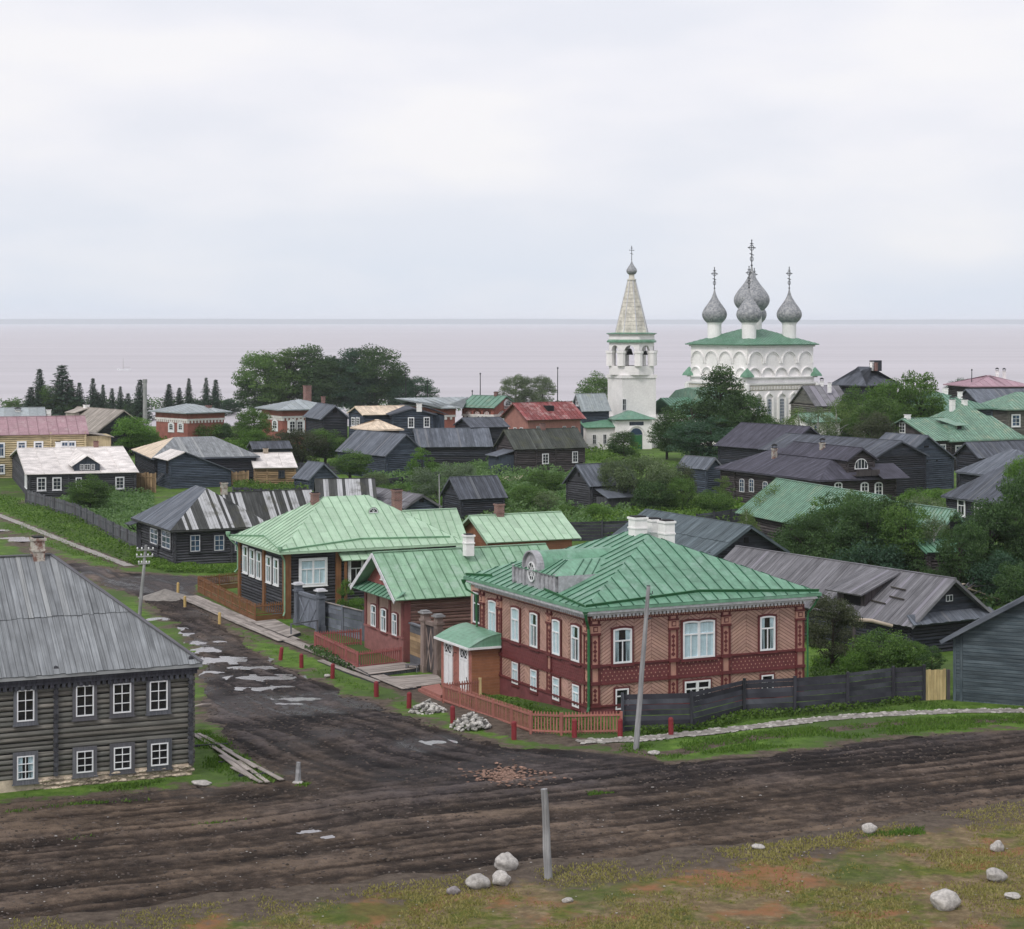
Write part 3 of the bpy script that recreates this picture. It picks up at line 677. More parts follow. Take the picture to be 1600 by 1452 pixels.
SEAM = {'roof_green_light': M_('seam_light'), 'roof_green_mid': M_('seam_mid'), 'roof_green': M_('seam_green'), 'roof_green_pale': M_('seam_mid'), 'roof_green_far': M_('seam_green'), 'roof_pink': M_('seam_pink')}  # rib paint with seam shadow in its colour, per roof
def slab(mb, poly, th, r=0.0):
    P = [Vector(p) for p in poly]; n = (P[1] - P[0]).cross(P[2] - P[0]).normalized(); n = n if n.z > 0 else -n
    mb.prism([p - n * th for p in P], n * th * .98, r)
def on_face(o, face, a0, a1, z, off, L, W_):
    if face == 'R': o.location = (a0, -off, z)
    elif face == 'L': o.location = (-off, a1, z); o.rotation_euler = (0, 0, -math.pi / 2)
    elif face == 'E': o.location = (L + off, a0, z); o.rotation_euler = (0, 0, math.pi / 2)
    else: o.location = (a1, W_ + off, z); o.rotation_euler = (0, 0, math.pi)
def fbox(mb, face, a0, a1, z0, z1, d0, d1, L=0, W_=0, r=0.0):
    if face == 'R': mb.box(a0, -d1, z0, a1, -d0, z1, r)
    elif face == 'L': mb.box(-d1, a0, z0, -d0, a1, z1, r)
    elif face == 'E': mb.box(L + d0, a0, z0, L + d1, a1, z1, r)
    else: mb.box(a0, W_ + d0, z0, a1, W_ + d1, z1, r)
WCACHE = {}
def win_meshes(w, h, st, fm, cm, cas):
    """canonical window looking along -y: x 0..w, z 0..h"""
    key = (round(w, 2), round(h, 2), st, fm, cm, cas)
    if key in WCACHE: return WCACHE[key]
    S = dict(cols=2, rows=[.33, .66], arch=0, double=False, round=False)
    S.update({'six': {}, 'four': dict(rows=[.5]), 'tee': dict(rows=[.64], topopen=True), 'teearch': dict(rows=[.64], arch=.12, topopen=True), 'arch': dict(rows=[.4, .7], arch=.5),
              'archlow': dict(rows=[.5], arch=.18), 'double': dict(rows=[.62], double=True), 'dblarch': dict(rows=[.64], double=True, arch=.1), 'two': dict(rows=[], cols=2), 'church': dict(cols=3, rows=[.125 * k for k in range(1, 8)], arch=.3), 'half': dict(rows=[], cols=4, arch=1.0)}[st])
    fr = max(.05, min(.11, w * (.068 if st == 'six' else .095))); ar = S['arch'] * w * .5 if not S['double'] else S['arch'] * w * .25
    def top(x, ins=0.0, ww=w, hh=h):
        if ar == 0: return hh - ins
        if S['double']:
            hw = ww / 2; q = (x % hw) / hw * 2 - 1
            if x >= ww - 1e-6: q = 1
            return hh - ins - ar * (q * q)
        q = abs(x / ww * 2 - 1); return hh - ins - ar + ar * math.sqrt(max(0, 1 - q * q)) if S['arch'] >= .3 else hh - ins - ar * q * q
    NX = 12 if ar else 1
    def outline(x0, x1, z0, dz):
        pts = [(x0, z0), (x1, z0)]
        for i in range(NX + 1):
            x = x1 + (x0 - x1) * i / NX; pts.append((x, max(z0 + .02, top(min(max(x, 0), w)) + dz)))
        return pts
    def ring(mb, o, i, y0, y1, r=0.0):
        n = len(o)
        for k in range(n):
            j = (k + 1) % n; a, b = o[k], o[j]; c, d = i[j], i[k]
            mb.face([(a[0], y1, a[1]), (b[0], y1, b[1]), (c[0], y1, c[1]), (d[0], y1, d[1])], None, r)
            mb.face([(b[0], y1, b[1]), (a[0], y1, a[1]), (a[0], y0, a[1]), (b[0], y0, b[1])], None, r)
            mb.face([(d[0], y1, d[1]), (c[0], y1, c[1]), (c[0], y0, c[1]), (d[0], y0, d[1])], None, r)
    frm = MB(); ring(frm, outline(0, w, 0, 0), outline(fr, w - fr, fr, -fr), 0.0, -.10)
    mt = max(.03, fr * .55)
    rows = [h * q for q in S['rows']]
    xs = [w * (k + 1) / S['cols'] for k in range(S['cols'] - 1)]
    if S['double']:
        frm.box(w / 2 - fr * .8, -.098, fr, w / 2 + fr * .8, 0, top(w / 2 - .01) - fr * .5); xs = [w * .25, w * .75]
    for zr in rows: frm.box(fr, -.092, zr - mt / 2 - (.012 if S.get('topopen') or S['double'] else 0), w - fr, -.02, zr + mt / 2 + (.012 if S.get('topopen') or S['double'] else 0))
    for x in xs: frm.box(x - mt / 2, -.088, fr, x + mt / 2, -.022, (rows[-1] if (S.get('topopen') or S['double']) else top(x) - fr))
    if cas:
        csm = MB(); ring(csm, outline(-cas, w + cas, -cas, cas), outline(.0, w, .0, .0), 0.0, -.07)
        csm.box(-cas - .05, -.13, -cas - .06, w + cas + .05, 0, -cas - .002)
        csm = csm.mesh('window_casing')
    else: csm = None
    # panes
    ex = sorted([fr] + [x for x in xs] + ([w / 2] if S['double'] else []) + [w - fr]); ez = [fr] + rows + [h]
    cells = []
    for a in range(len(ez) - 1):
        last = a == len(ez) - 2; cx = ex
        if last and (S.get('topopen')): cx = [ex[0], ex[-1]]
        if last and S['double']: cx = [fr, w / 2, w - fr]
        for b in range(len(cx) - 1):
            x0, x1 = cx[b] + (mt / 2 if b else 0), cx[b + 1] - (mt / 2 if b < len(cx) - 2 else 0); z0 = ez[a] + (mt / 2 if a else 0)
            if last:
                n = 6 if ar else 1; t = [(x1 + (x0 - x1) * i / n) for i in range(n + 1)]
                p = [(x0, z0), (x1, z0)] + [(x, max(z0 + .01, top(x) - fr)) for x in t]
            else: p = [(x0, z0), (x1, z0), (x1, ez[a + 1] - mt / 2), (x0, ez[a + 1] - mt / 2)]
            cells.append(p)
    pm = []; allp = MB()
    for k, p in enumerate(cells):
        q = MB(); q.prism([(x, -.045, z) for x, z in p], (0, -.008, 0)); pm.append(q.mesh('pane')); allp.prism([(x, -.045, z) for x, z in p], (0, -.008, 0), k * .37 % 1)
    bk = MB(); bk.prism([(x, -.004, z) for x, z in outline(.02, w - .02, .02, -.02)], (0, -.004, 0))
    WCACHE[key] = (frm.mesh('window'), csm, pm, allp.mesh('pane'), bk.mesh('room_dark')); return WCACHE[key]
def curtain_mesh(w, h, side, full, seed):
    r = random.Random(seed); mb = MB(); n = 12; xs = []
    wd = w * (.5 if full else .28)
    for i in range(n + 1): xs.append((side[0] + (i / n) * wd * side[1], -.016 - .011 * (i % 2)))
    for i in range(n):
        a, b = xs[i], xs[i + 1]; k = (.72 if not full else 1)
        mb.face([(a[0], a[1], .06), (b[0] if full else side[0] + (b[0] - side[0]) * .85, b[1], .06), (b[0], b[1], h * .93), (a[0], a[1], h * .93)], None, r.random())
    return mb.mesh('curtain')
def window(e, face, a0, a1, z0, z1, st='six', fm='white_paint', cm=None, cas=.0, off=.05, sep=False, glass='dark_glass', curtain=0, L=0, W_=0, seed=0):
    w, h = a1 - a0, z1 - z0
    fmz, csm, pm, al, bk = win_meshes(w, h, st, fm, cm, cas)
    o = bpy.data.objects.new('window', fmz); COL.objects.link(o); o.parent = e
    if not fmz.materials: fmz.materials.append(M_(fm))
    on_face(o, face, a0, a1, z0, off, L, W_)
    if csm: link('casing', csm, M_(cm), o)
    if sep:
        link('window_recess', bk, M_('interior_dark'), o)
        for p in pm: link('pane', p, M_('window_glass'), o)
        for s in range(2 if curtain else 0):
            link('curtain', curtain_mesh(w, h, (.06, 1) if s == 0 else (w - .06, -1), curtain == 2, seed + s), M_('curtain_cloth'), o)
    else: link('pane', al, M_(glass), o)
    return o
LCACHE = {}
def log_mesh(ln, r, k):
    key = (round(ln, 1), r, k)
    if key not in LCACHE:
        q = random.Random(k * 77 + int(ln * 10)); mb = MB(); n = max(3, int(ln / 2.2)); path = []; rad = []
        t = q.uniform(.9, 1.0); t2 = q.uniform(1.0, 1.09)
        for i in range(n + 1):
            path.append((ln * i / n, q.uniform(-.012, .012), q.uniform(-.014, .014))); rad.append(r * (t + (t2 - t) * i / n))
        mb.tube(path, rad, 9, r=q.random(), ph=.2); LCACHE[key] = mb.mesh('log', smooth=False)
    return LCACHE[key]
def logwall(e, face, a0, a1, z0, z1, dia, mat, sep=False, ext=.22, shift=0.0, L=0, W_=0, seed=0, depth=0.0, mb=None):
    """a wall of round logs lying one on another"""
    n = max(2, round((z1 - z0) / dia)); d = (z1 - z0) / n; r_ = random.Random(seed)
    for i in range(n + (1 if shift else 0)):
        z = z0 + d * (i + .5) - shift * d
        if z - d / 2 < z0 - d * .6 or z + d * .5 > z1 + d * .1: continue
        x0, x1 = a0 - ext, a1 + ext; rr = d * .478
        if sep:
            o = link('log', log_mesh(x1 - x0, round(rr, 3), r_.randrange(5)), M_(mat), e)
            on_face(o, face, x0, x1, z + r_.uniform(-.02, .02), depth + r_.uniform(-.035, .03), L, W_); k_ = r_.uniform(.93, 1.06); o.scale = (1, k_, k_)
            if r_.random() < .5 and False: pass
        else:
            p = {'R': [(x0, 0, z), (x1, 0, z)], 'L': [(0, x0, z), (0, x1, z)], 'E': [(L, x0, z), (L, x1, z)], 'N': [(x0, W_, z), (x1, W_, z)]}[face]
            mid = (Vector(p[0]) + Vector(p[1])) / 2 + Vector((0, 0, r_.uniform(-.02, .02)))
            mb.tube([p[0], mid, p[1]], [rr * r_.uniform(.95, 1.03), rr, rr * r_.uniform(.95, 1.03)], 6, r=r_.random(), ph=.3)
ALLH = []
class H:
    """a house on its frame; all sizes in metres once solved"""
    def __init__(s, name, label, cat, c, th, pl=None, pr=None, L=None, W=None, eave=None, wh=None, ridge=None, rh=None, roof='gx', ov=.5, go=.45, inset=None, wall='dark_log', walltype='log', dia=.27,
                 roofm='roof_slate', rstyle='plank', rw=.3, rsep=False, courses=1, seplogs=(), group=None, found=0.0, gable=None, inset2=None, skip_logs=(), jit=1.0, kit=True, rm2=None):
        if isinstance(c[0], H):      # a wing standing in another house's frame
            f0 = c[0].f; f = s.f = Fr(0, 900, th); f.o = Vector((f0.o.x + f0.c * c[1] - f0.s * c[2], f0.o.y + f0.s * c[1] + f0.c * c[2], f0.o.z))
        else: s.f = Fr(c[0], c[1], th); f = s.f
        s.W = W if W is not None else abs(f.ly(pl)); s.L = L if L is not None else abs(f.lx(pr))
        s.wh = wh if wh is not None else f.z(eave)
        L_, W_ = s.L, s.W
        if rh is not None: s.rh = rh
        else:
            px, py = ridge
            if roof in ('gx', 'hipx'): x = f.lx(px, W_ / 2); s.rh = f.z(py, x, W_ / 2)
            else: y = f.ly(px, L_ / 2); s.rh = f.z(py, L_ / 2, y)
        if isinstance(c[0], H): s.e = c[0].e; s.off = Vector((c[1], c[2], 0))
        else: s.e = thing(name, label, cat, group=group); f.place(s.e); s.off = None
        n0 = set(c_.name for c_ in s.e.children)
        if eave is not None and roof != 'none':      # the row given is the eave's edge, so the wall stands a little higher
            half = (W_ if roof in ('gx', 'hipx') else L_) / 2; k = (s.rh - s.wh) / (half + ov); s.wh += k * ov * (1 if roof in ('gx', 'gy') else .9)
        s.roof, s.ov, s.go = roof, ov, go; s.wallm = wall; s.roofm = roofm; s.walltype = walltype; s.dia = dia; s.found = found
        s.inset = inset if inset is not None else (W_ / 2 if roof == 'hipx' else L_ / 2)
        s.inset2 = inset2 if inset2 is not None else s.inset
        s.seed = len(ALLH) * 13 + 7; ALLH.append(s); s.gable = gable or wall
        s.rm2 = rm2
        if kit: s.walls(seplogs, skip_logs); s.make_roof(rw, rsep, courses, rstyle, jit)
        s.n0 = n0
    def settle(s):
        """move a wing's parts from its own corner to where it stands in the house"""
        if s.off is not None:
            for ch in list(s.e.children):
                if ch.name not in s.n0: ch.location = ch.location + s.off
        return s
    def walls(s, seplogs, skip):
        L_, W_, wh = s.L, s.W, s.wh; wm = M_(s.wallm); ins = .02; mb = MB(); b = -1.2
        lm = .16 if s.walltype == 'log' else 0
        P = [(0, 0), (L_, 0), (L_, W_), (0, W_)]
        mb.box(0, 0, b if s.found == 0 else s.found, L_, W_, wh - .02)
        if s.roof == 'gx':
            for x in (0, L_ - .15): mb.prism([(x, .0, wh - .02), (x, W_, wh - .02), (x, W_ / 2, s.rh - .12)], (.15, 0, 0))
        if s.roof == 'gy':
            for y in (0, W_ - .15): mb.prism([(0, y, wh - .02), (L_, y, wh - .02), (L_ / 2, y, s.rh - .12)], (0, .15, 0))
        mb.build('wall', M_('caulking') if s.walltype == 'log' else wm, s.e)
        if s.found:
            q = MB(); q.box(-.08, -.08, b, L_ + .08, W_ + .08, s.found - .002); q.build('foundation', M_('limestone'), s.e)
        if s.walltype == 'log':
            j = MB(); any_ = False
            for face, a1 in (('R', L_), ('L', W_), ('E', L_ and W_), ('N', L_)):
                if face in skip: continue
                sh = .5 if face in 'LE' else 0
                if face in seplogs: logwall(s.e, face, 0, a1, s.found - .05, wh, s.dia, s.wallm, True, shift=sh, L=L_, W_=W_, seed=s.seed + ord(face))
                else: logwall(s.e, face, 0, a1, s.found - .05, wh, s.dia, s.wallm, False, shift=sh, L=L_, W_=W_, seed=s.seed + ord(face), mb=j); any_ = True
            if any_: j.build('logs', wm, s.e, kind='stuff')
            g = MB(); r = random.Random(s.seed)      # gable boards
            if s.roof in ('gx', 'gy'):
                half, ends = (W_ / 2, ((0, -1), (L_, 1))) if s.roof == 'gx' else (L_ / 2, ((0, -1), (W_, 1)))
                n = max(3, int((s.rh - wh) / .24))
                for at_, sg in ends:
                    for i in range(n):
                        z0 = wh + (s.rh - wh) * i / n; z1 = wh + (s.rh - wh) * (i + .96) / n; k0 = half * (1 - i / n); k1 = half * (1 - (i + .96) / n); d = r.uniform(.03, .075) * sg
                        if s.roof == 'gx': g.prism([(at_, half - k0, z0), (at_, half + k0, z0), (at_, half + k1, z1), (at_, half - k1, z1)], (d, 0, 0), r.random(), [(z0, 0), (z0, 2 * k0), (z1, 2 * k0), (z1, 0)])
                        else: g.prism([(half - k0, at_, z0), (half + k0, at_, z0), (half + k1, at_, z1), (half - k1, at_, z1)], (0, d, 0), r.random(), [(z0, 0), (z0, 2 * k0), (z1, 2 * k0), (z1, 0)])
                g.build('gable_boards', M_(s.gable), s.e, kind='stuff')
        elif s.walltype == 'board':
            j = MB(); r = random.Random(s.seed); h = .22; n = int(wh / h)
            for face, a1 in (('R', L_), ('L', W_), ('E', W_), ('N', L_)):
                for i in range(n): 
                    if face in skip: continue
                    fbox(j, face, -.02, a1 + .02, i * h + .01, (i + 1) * h - .012, .001, .03 + r.uniform(0, .02), L_, W_, r.random())
            j.build('wall_boards', wm, s.e, kind='stuff')
    def planes(s):
        L_, W_, wh, rh, ov, go = s.L, s.W, s.wh, s.rh, s.ov, s.go
        if s.roof == 'gx':
            k = (rh - wh) / (W_ / 2); ze = wh - k * ov
            return [[(-go, -ov, ze), (L_ + go, -ov, ze), (L_ + go, W_ / 2, rh), (-go, W_ / 2, rh)], [(L_ + go, W_ + ov, ze), (-go, W_ + ov, ze), (-go, W_ / 2, rh), (L_ + go, W_ / 2, rh)]]
        if s.roof == 'gy':
            k = (rh - wh) / (L_ / 2); ze = wh - k * ov
            return [[(-ov, W_ + go, ze), (-ov, -go, ze), (L_ / 2, -go, rh), (L_ / 2, W_ + go, rh)], [(L_ + ov, -go, ze), (L_ + ov, W_ + go, ze), (L_ / 2, W_ + go, rh), (L_ / 2, -go, rh)]]
        k = (rh - wh) / ((W_ if s.roof == 'hipx' else L_) / 2); ze = wh - k * ov * .9
        A, B, C, D = (-ov, -ov, ze), (L_ + ov, -ov, ze), (L_ + ov, W_ + ov, ze), (-ov, W_ + ov, ze)
        if s.roof == 'hipx':
            r0, r1 = (s.inset, W_ / 2, rh), (L_ - s.inset2, W_ / 2, rh)
            return [[A, B, r1, r0], [D, A, r0], [B, C, r1], [C, D, r0, r1]]
        r0, r1 = (L_ / 2, s.inset, rh), (L_ / 2, W_ - s.inset2, rh)
        return [[A, B, r0], [D, A, r0, r1], [B, C, r1, r0], [C, D, r1]]
    def make_roof(s, rw, sep, courses, style, jit):
        mb = MB(); pls = s.planes(); rm = M_(s.roofm)
        for p in pls: slab(mb, p, .07)
        if s.roof in ('gx', 'gy'):      # verge boards
            for p in pls:
                for a, b in ((p[0], p[3]), (p[1], p[2])): mb.bar(Vector(a) - Vector((0, 0, .09)), Vector(b) - Vector((0, 0, .09)), .05, .2)
            mb.bar(Vector(pls[0][3]) + Vector((0, 0, .07)), Vector(pls[0][2]) + Vector((0, 0, .07)), .2, .06)
        else:
            for p in pls:
                mb.bar(Vector(p[0]) - Vector((0, 0, .11)), Vector(p[1]) - Vector((0, 0, .11)), .05, .16)
        s.r = mb.build('roof', rm, s.e)
        for i, p in enumerate(pls):
            vis = i < 2 or (s.roof == 'hipx' and i < 2)
            strips(s.r, p, M_(s.rm2[i]) if s.rm2 and i in s.rm2 else rm, rw, 'roof_plank' if style == 'plank' else 'roof_panel', sep and vis, style, s.seed + i, courses, lift=.004, jit=jit)
    def win(s, face, pa, pb, ya, yb, st='six', **k):
        """window seen between pixel columns pa..pb and rows ya..yb"""
        f = s.f
        if face == 'R': a0, a1 = f.lx(pa), f.lx(pb); m = (a0 + a1) / 2; z1, z0 = f.z(ya, m, 0), f.z(yb, m, 0)
        else: a0, a1 = f.ly(pb), f.ly(pa); m = (a0 + a1) / 2; z1, z0 = f.z(ya, 0, m), f.z(yb, 0, m)
        k.setdefault('off', .16 if s.walltype == 'log' else .06)
        return window(s.e, face, a0, a1, z0, z1, st, L=s.L, W_=s.W, **k)
    def chim(s, px, ptop, wpx, pbot, y=None, x=None, mat='chimney_brick', cap=None, on=None, d=None):
        f = s.f
        if y is None and x is None:
            if s.roof in ('gx', 'hipx'): y = s.W / 2
            else: x = s.L / 2
        if x is None: x = f.lx(px, y)
        else: y = f.ly(px, x)
        Y = f.o.y + f.s * x + f.c * y; w = wpx * Y / F / 1.25; zt, zb = f.z(ptop, x, y), f.z(pbot, x, y) - .6
        d = d or w; mb = MB(); mb.box(x - w / 2, y - d / 2, zb, x + w / 2, y + d / 2, zt - .22)
        mb.box(x - w / 2 - .05, y - d / 2 - .05, zb + (zt - zb) * .55, x + w / 2 + .05, y + d / 2 + .05, zb + (zt - zb) * .55 + .1)
        mb.box(x - w / 2 - .07, y - d / 2 - .07, zt - .219, x + w / 2 + .07, y + d / 2 + .07, zt - .08)
        c = mb.build('chimney', M_(mat), s.e)
        q = MB(); q.box(x - w / 2 + .04, y - d / 2 + .04, zt - .079, x + w / 2 - .04, y + d / 2 - .04, zt)
        if cap == 'hood':
            q.bar((x - w / 2, y, zt + .0), (x - w / 2, y, zt + .3), .05, .05); q.bar((x + w / 2, y, zt), (x + w / 2, y, zt + .3), .05, .05)
            q.lathe([(w * .85, zt + .28), (w * .5, zt + .5), (.05, zt + .6)], 8, (x, y, 0))
        q.build('chimney_cap', M_('soot'), c)
        return c
    def corner_ends(s, face, a, dep=.2, mat=None):
        """ends of the cross wall's logs showing as a column on a face"""
        mb = MB(); n = int(s.wh / s.dia); r = random.Random(int(a * 10))
        for i in range(n):
            z = s.found + (i + .5) * (s.wh - s.found) / n; rr = s.dia * .5
            if face == 'R': mb.tube([(a, .0, z), (a, -dep - r.uniform(0, .06), z)], rr, 8, r=r.random())
            else: mb.tube([(0, a, z), (-dep - r.uniform(0, .06), a, z)], rr, 8, r=r.random())
        mb.build('log_ends', M_(mat or s.wallm), s.e, kind='stuff')
# ------------------------------------------------------------------ the near houses
TH = 25.6
# A: two-storey grey log house, left
A = H('log_house', 'two storey grey log house with a weathered board roof beside the muddy street', 'house', (-300, 1268.9), TH, L=19.3, W=12, wh=6.3, rh=11.25, roof='hipx', inset=6, ov=.5, wall='grey_log', dia=.27, found=.62,
      roofm='roof_grey', rw=.3, rsep=True, courses=2, seplogs=('R', 'E'))
for pa, pb, ya, yb in ((25, 52, 1077, 1126), (117, 145, 1070, 1118), (175, 203, 1067, 1113), (232, 260, 1063, 1109)): A.win('R', pa, pb, ya, yb, 'six', cm='plank_grey', cas=.17, sep=True, curtain=0, seed=pa)
for pa, pb, ya, yb in ((25, 52, 1180, 1217), (118, 144, 1172, 1206), (176, 203, 1166, 1201), (234, 261, 1160, 1195)): A.win('R', pa, pb, ya, yb, 'six', cm='plank_grey', cas=.2, sep=True, curtain=1 if pa == 25 else 0, seed=pa)
A.corner_ends('R', A.f.lx(86), .24, 'dark_log')
A.corner_ends('R', A.L - .05, .3, 'dark_log')
mb = MB(); fbox(mb, 'R', -.3, A.L + .28, 5.4, 5.9, .02, .36); fbox(mb, 'R', -.36, A.L + .34, 5.6, 5.8, .361, .44); mb.build('frieze_board', M_('plank_dark'), A.e)
mb = MB()
for i in range(64): fbox(mb, 'R', .1 + i * .3, .28 + i * .3, 5.18, 5.399, .2, .34, r=i * .37 % 1)
mb.build('frieze_teeth', M_('plank_dark'), A.e, kind='stuff')
A.chim(59, 838, 22, 872, mat='peeled_brick', d=.8)
SM = [q.mesh('foundation_stone') for q in SMB]
rr = random.Random(3); x = A.f.lx(60)
while x < A.L + .2:
    for row in range(3):
        s = rr.uniform(.14, .26); o = link('foundation_stone', rr.choice(SM), M_('limestone'), A.e); o.location = (x + rr.uniform(-.1, .1), -.08 + rr.uniform(-.07, .04), .06 + row * .2 + rr.uniform(-.05, .05)); o.scale = (s * 1.3, s * .8, s * .72); o.rotation_euler = (0, 0, rr.uniform(-.3, .3))
    x += .36
# hip cover boards of A
pl = A.planes(); mb = MB(); mb.bar(Vector(pl[0][1]) + Vector((0, 0, .1)), Vector(pl[0][2]) + Vector((0, 0, .1)), .3, .05); mb.bar(Vector(pl[0][3]) + Vector((0, 0, .13)), Vector(pl[0][2]) + Vector((0, 0, .13)), .3, .05); mb.build('ridge_board', M_('plank_grey'), A.e)

# B: dark log house with the striped roof
B = H('log_house', 'dark log house under a hipped roof striped with pale new boards', 'house', (273, 884), TH, pl=216.5, L=9.8, eave=828, roof='hipy', ridge=(325, 764), inset=4.9, ov=.65, wall='dark_log', dia=.28, roofm='roof_stripe', rw=.3, rm2={1: 'roof_slate'}, rsep=True, seplogs=('R', 'L'), jit=.6)
for pa, pb, ya, yb in ((296.5, 311.5, 836, 861.5), (334, 349, 836, 860), (366, 380, 836, 860)): B.win('R', pa, pb, ya, yb, 'six', fm='grey_white', cm='plank_dark', cas=.14, glass='blue_glass')
for pa, pb, ya, yb in ((238, 250, 826, 850), (256, 269.5, 829, 857)): B.win('L', pa, pb, ya, yb, 'six', fm='grey_white', cm='plank_dark', cas=.14, glass='blue_glass')
B.corner_ends('R', B.f.lx(361), .24); B.corner_ends('L', 5.6, .24)
mb = MB(); y0, y1 = B.W - 1.9, B.W + .3; z = B.wh - .45
slab(mb, [(-1.5, y0, z - .45), (-1.5, y1, z - .45), (0, y1, z), (0, y0, z)], .08); c = mb.build('door_canopy', M_('roof_dark'), B.e)
mb = MB()
for y in (y0 + .2, y1 - .2): mb.tube([(-1.3, y, z - .5), (-.9, y, z - 1.0), (-.1, y, z - 1.3)], .06, 6)
mb.build('bracket', M_('plank_dark'), c)
mb = MB(); fbox(mb, 'L', y0 + .3, y1 - .3, .3, 2.4, .14, .2); mb.build('door', M_('plank_dark'), B.e)
BX = H('annex', '', '', (B, 8.9, 7.5), TH, W=7, L=9.5, wh=3.0, ridge=(440, 767), wall='black_log', roofm='roof_stripe', rw=.3, rsep=True, jit=.6).settle()
# tiny brick-topped stove chimney on B
B.chim(350, 753, 11, 764, x=B.L / 2 + 1.0, mat='peeled_brick')

# C: light green hipped house
C = H('wooden_house', 'dark log house with a pale green hipped metal roof and tall white windows', 'house', (447, 967), TH, pl=377, L=15.4, eave=861, roof='hipx', ridge=(545, 775), inset=5.65, ov=.85, wall='dark_log', dia=.26, roofm='roof_green_light', rstyle='metal', rw=.86, rsep=True, seplogs=('R', 'L'))
for pa, pb, ya, yb in ((383, 390.4, 853, 895), (393.6, 401, 858, 900), (404, 411.6, 862, 904), (419.4, 427, 869, 910), (431, 438.6, 873, 914)): C.win('L', pa, pb, ya, yb, 'tee', cm='white_paint', cas=.03, sep=True, curtain=1, seed=int(pa))
C.win('R', 468, 508, 874, 913, 'double', cm='white_paint', cas=.13, sep=True, curtain=2, seed=5)
C.win('R', 545, 565, 874, 912, 'tee', cm='grey_white', cas=.13, sep=True, seed=6)
mb = MB(); wh = C.wh
for px in (448, 527.5, 600, 650): mb = MB(); x = max(.12, C.f.lx(px)); fbox(mb, 'R', x - .24, x + .24, 0, wh - .45, .02, .26); mb.build('corner_board', M_('brown_paint'), C.e)
for y in (.0, C.f.ly(413.5 + 2), C.W): mb = MB(); fbox(mb, 'L', y - .25, y + .25, 0, wh - .45, .02, .26); mb.build('corner_board', M_('brown_paint'), C.e)
mb = MB(); fbox(mb, 'R', -.3, C.L + .3, wh - .62, wh - .3, .02, .3); fbox(mb, 'L', -.3, C.W + .3, wh - .619, wh - .301, .02, .299); mb.build('frieze_board', M_('brown_paint'), C.e)
mb = MB(); fbox(mb, 'L', .3, C.W - .3, -.9, .35, .05, .16); fbox(mb, 'R', .3, C.L, -.9, .3, .05, .16); mb.build('base_board', M_('plank_grey'), C.e)
def gutter_ridge(h, pl, pts, mat='green_trim'):
    """raised rain ledge folded along the lower part of a metal roof"""
    P = [Vector(p) for p in pl]; e = (P[1] - P[0]).normalized(); n = (P[1] - P[0]).cross(P[2] - P[0]).normalized(); n = n if n.z > 0 else -n; s = n.cross(e); s = s if s.z > 0 else -s
    mb = MB(); Q = [P[0] + e * a + s * b + n * .1 for a, b in pts]
    for i in range(len(Q) - 1): mb.bar(Q[i], Q[i + 1], .05, .2, n)
    mb.build('rain_ledge', M_(mat), h.r)
paint('ledge_light', (.26, .45, .3), dirt=.25, rough=.4)
pl = C.planes(); lw = (Vector(pl[0][1]) - Vector(pl[0][0])).length; lw2 = (Vector(pl[1][1]) - Vector(pl[1][0])).length
gutter_ridge(C, pl[0], [(.15, .15), (lw * .45, 1.25), (lw - 1.2, .9)], 'ledge_light'); gutter_ridge(C, pl[1], [(lw2 - .15, .15), (lw2 * .5, 1.2), (.15, .15)], 'ledge_light')
def downpipe(h, x, y, z0, z1, mat, dx, dy, r=.075):
    mb = MB(); mb.lathe([(.09, 0), (.2, .25), (.22, .45), (.05, .46)], 8, (dx * 1.0 + x, dy * 1.0 + y, z1 - .3))
    mb.tube([(x + dx, y + dy, z1 - .2), (x + dx * .8, y + dy * .8, z1 - .55), (x + dx * .25, y + dy * .25, z1 - 1.1), (x + dx * .2, y + dy * .2, z1 - 1.5), (x + dx * .2, y + dy * .2, z0 + .3), (x + dx * .45, y + dy * .45, z0)], r, 8)
    return mb.build('downpipe', M_(mat), h.e)
downpipe(C, -.05, -.05, .3, wh - .1, 'ledge_light', -.75, -.75); downpipe(C, -.1, C.W, 2.6, wh - .1, 'ledge_light', -.9, .75)
C.chim(492, 769, 13.5, 793); C.chim(620, 764, 16, 790)
mb = MB(); x0, x1 = C.f.lx(527), C.f.lx(665); zt = C.f.z(860, x0, 0) ; P4 = [(x0, -1.3, zt - .75), (x1, -1.3, zt - .75), (x1, -.1, zt - .1), (x0, -.1, zt - .1)]
slab(mb, P4, .06); ph = mb.build('porch_roof', M_('roof_green_light'), C.e); strips(ph, P4, M_('roof_green_light'), .8, 'porch_roof_panel', True, 'metal', 4)
mb = MB()
for px in (533, 575, 615, 655): x = C.f.lx(px); mb.box(x - .1, -1.2, 0, x + .1, -1.0, zt - .85)
mb.build('porch_post', M_('brown_paint'), C.e)
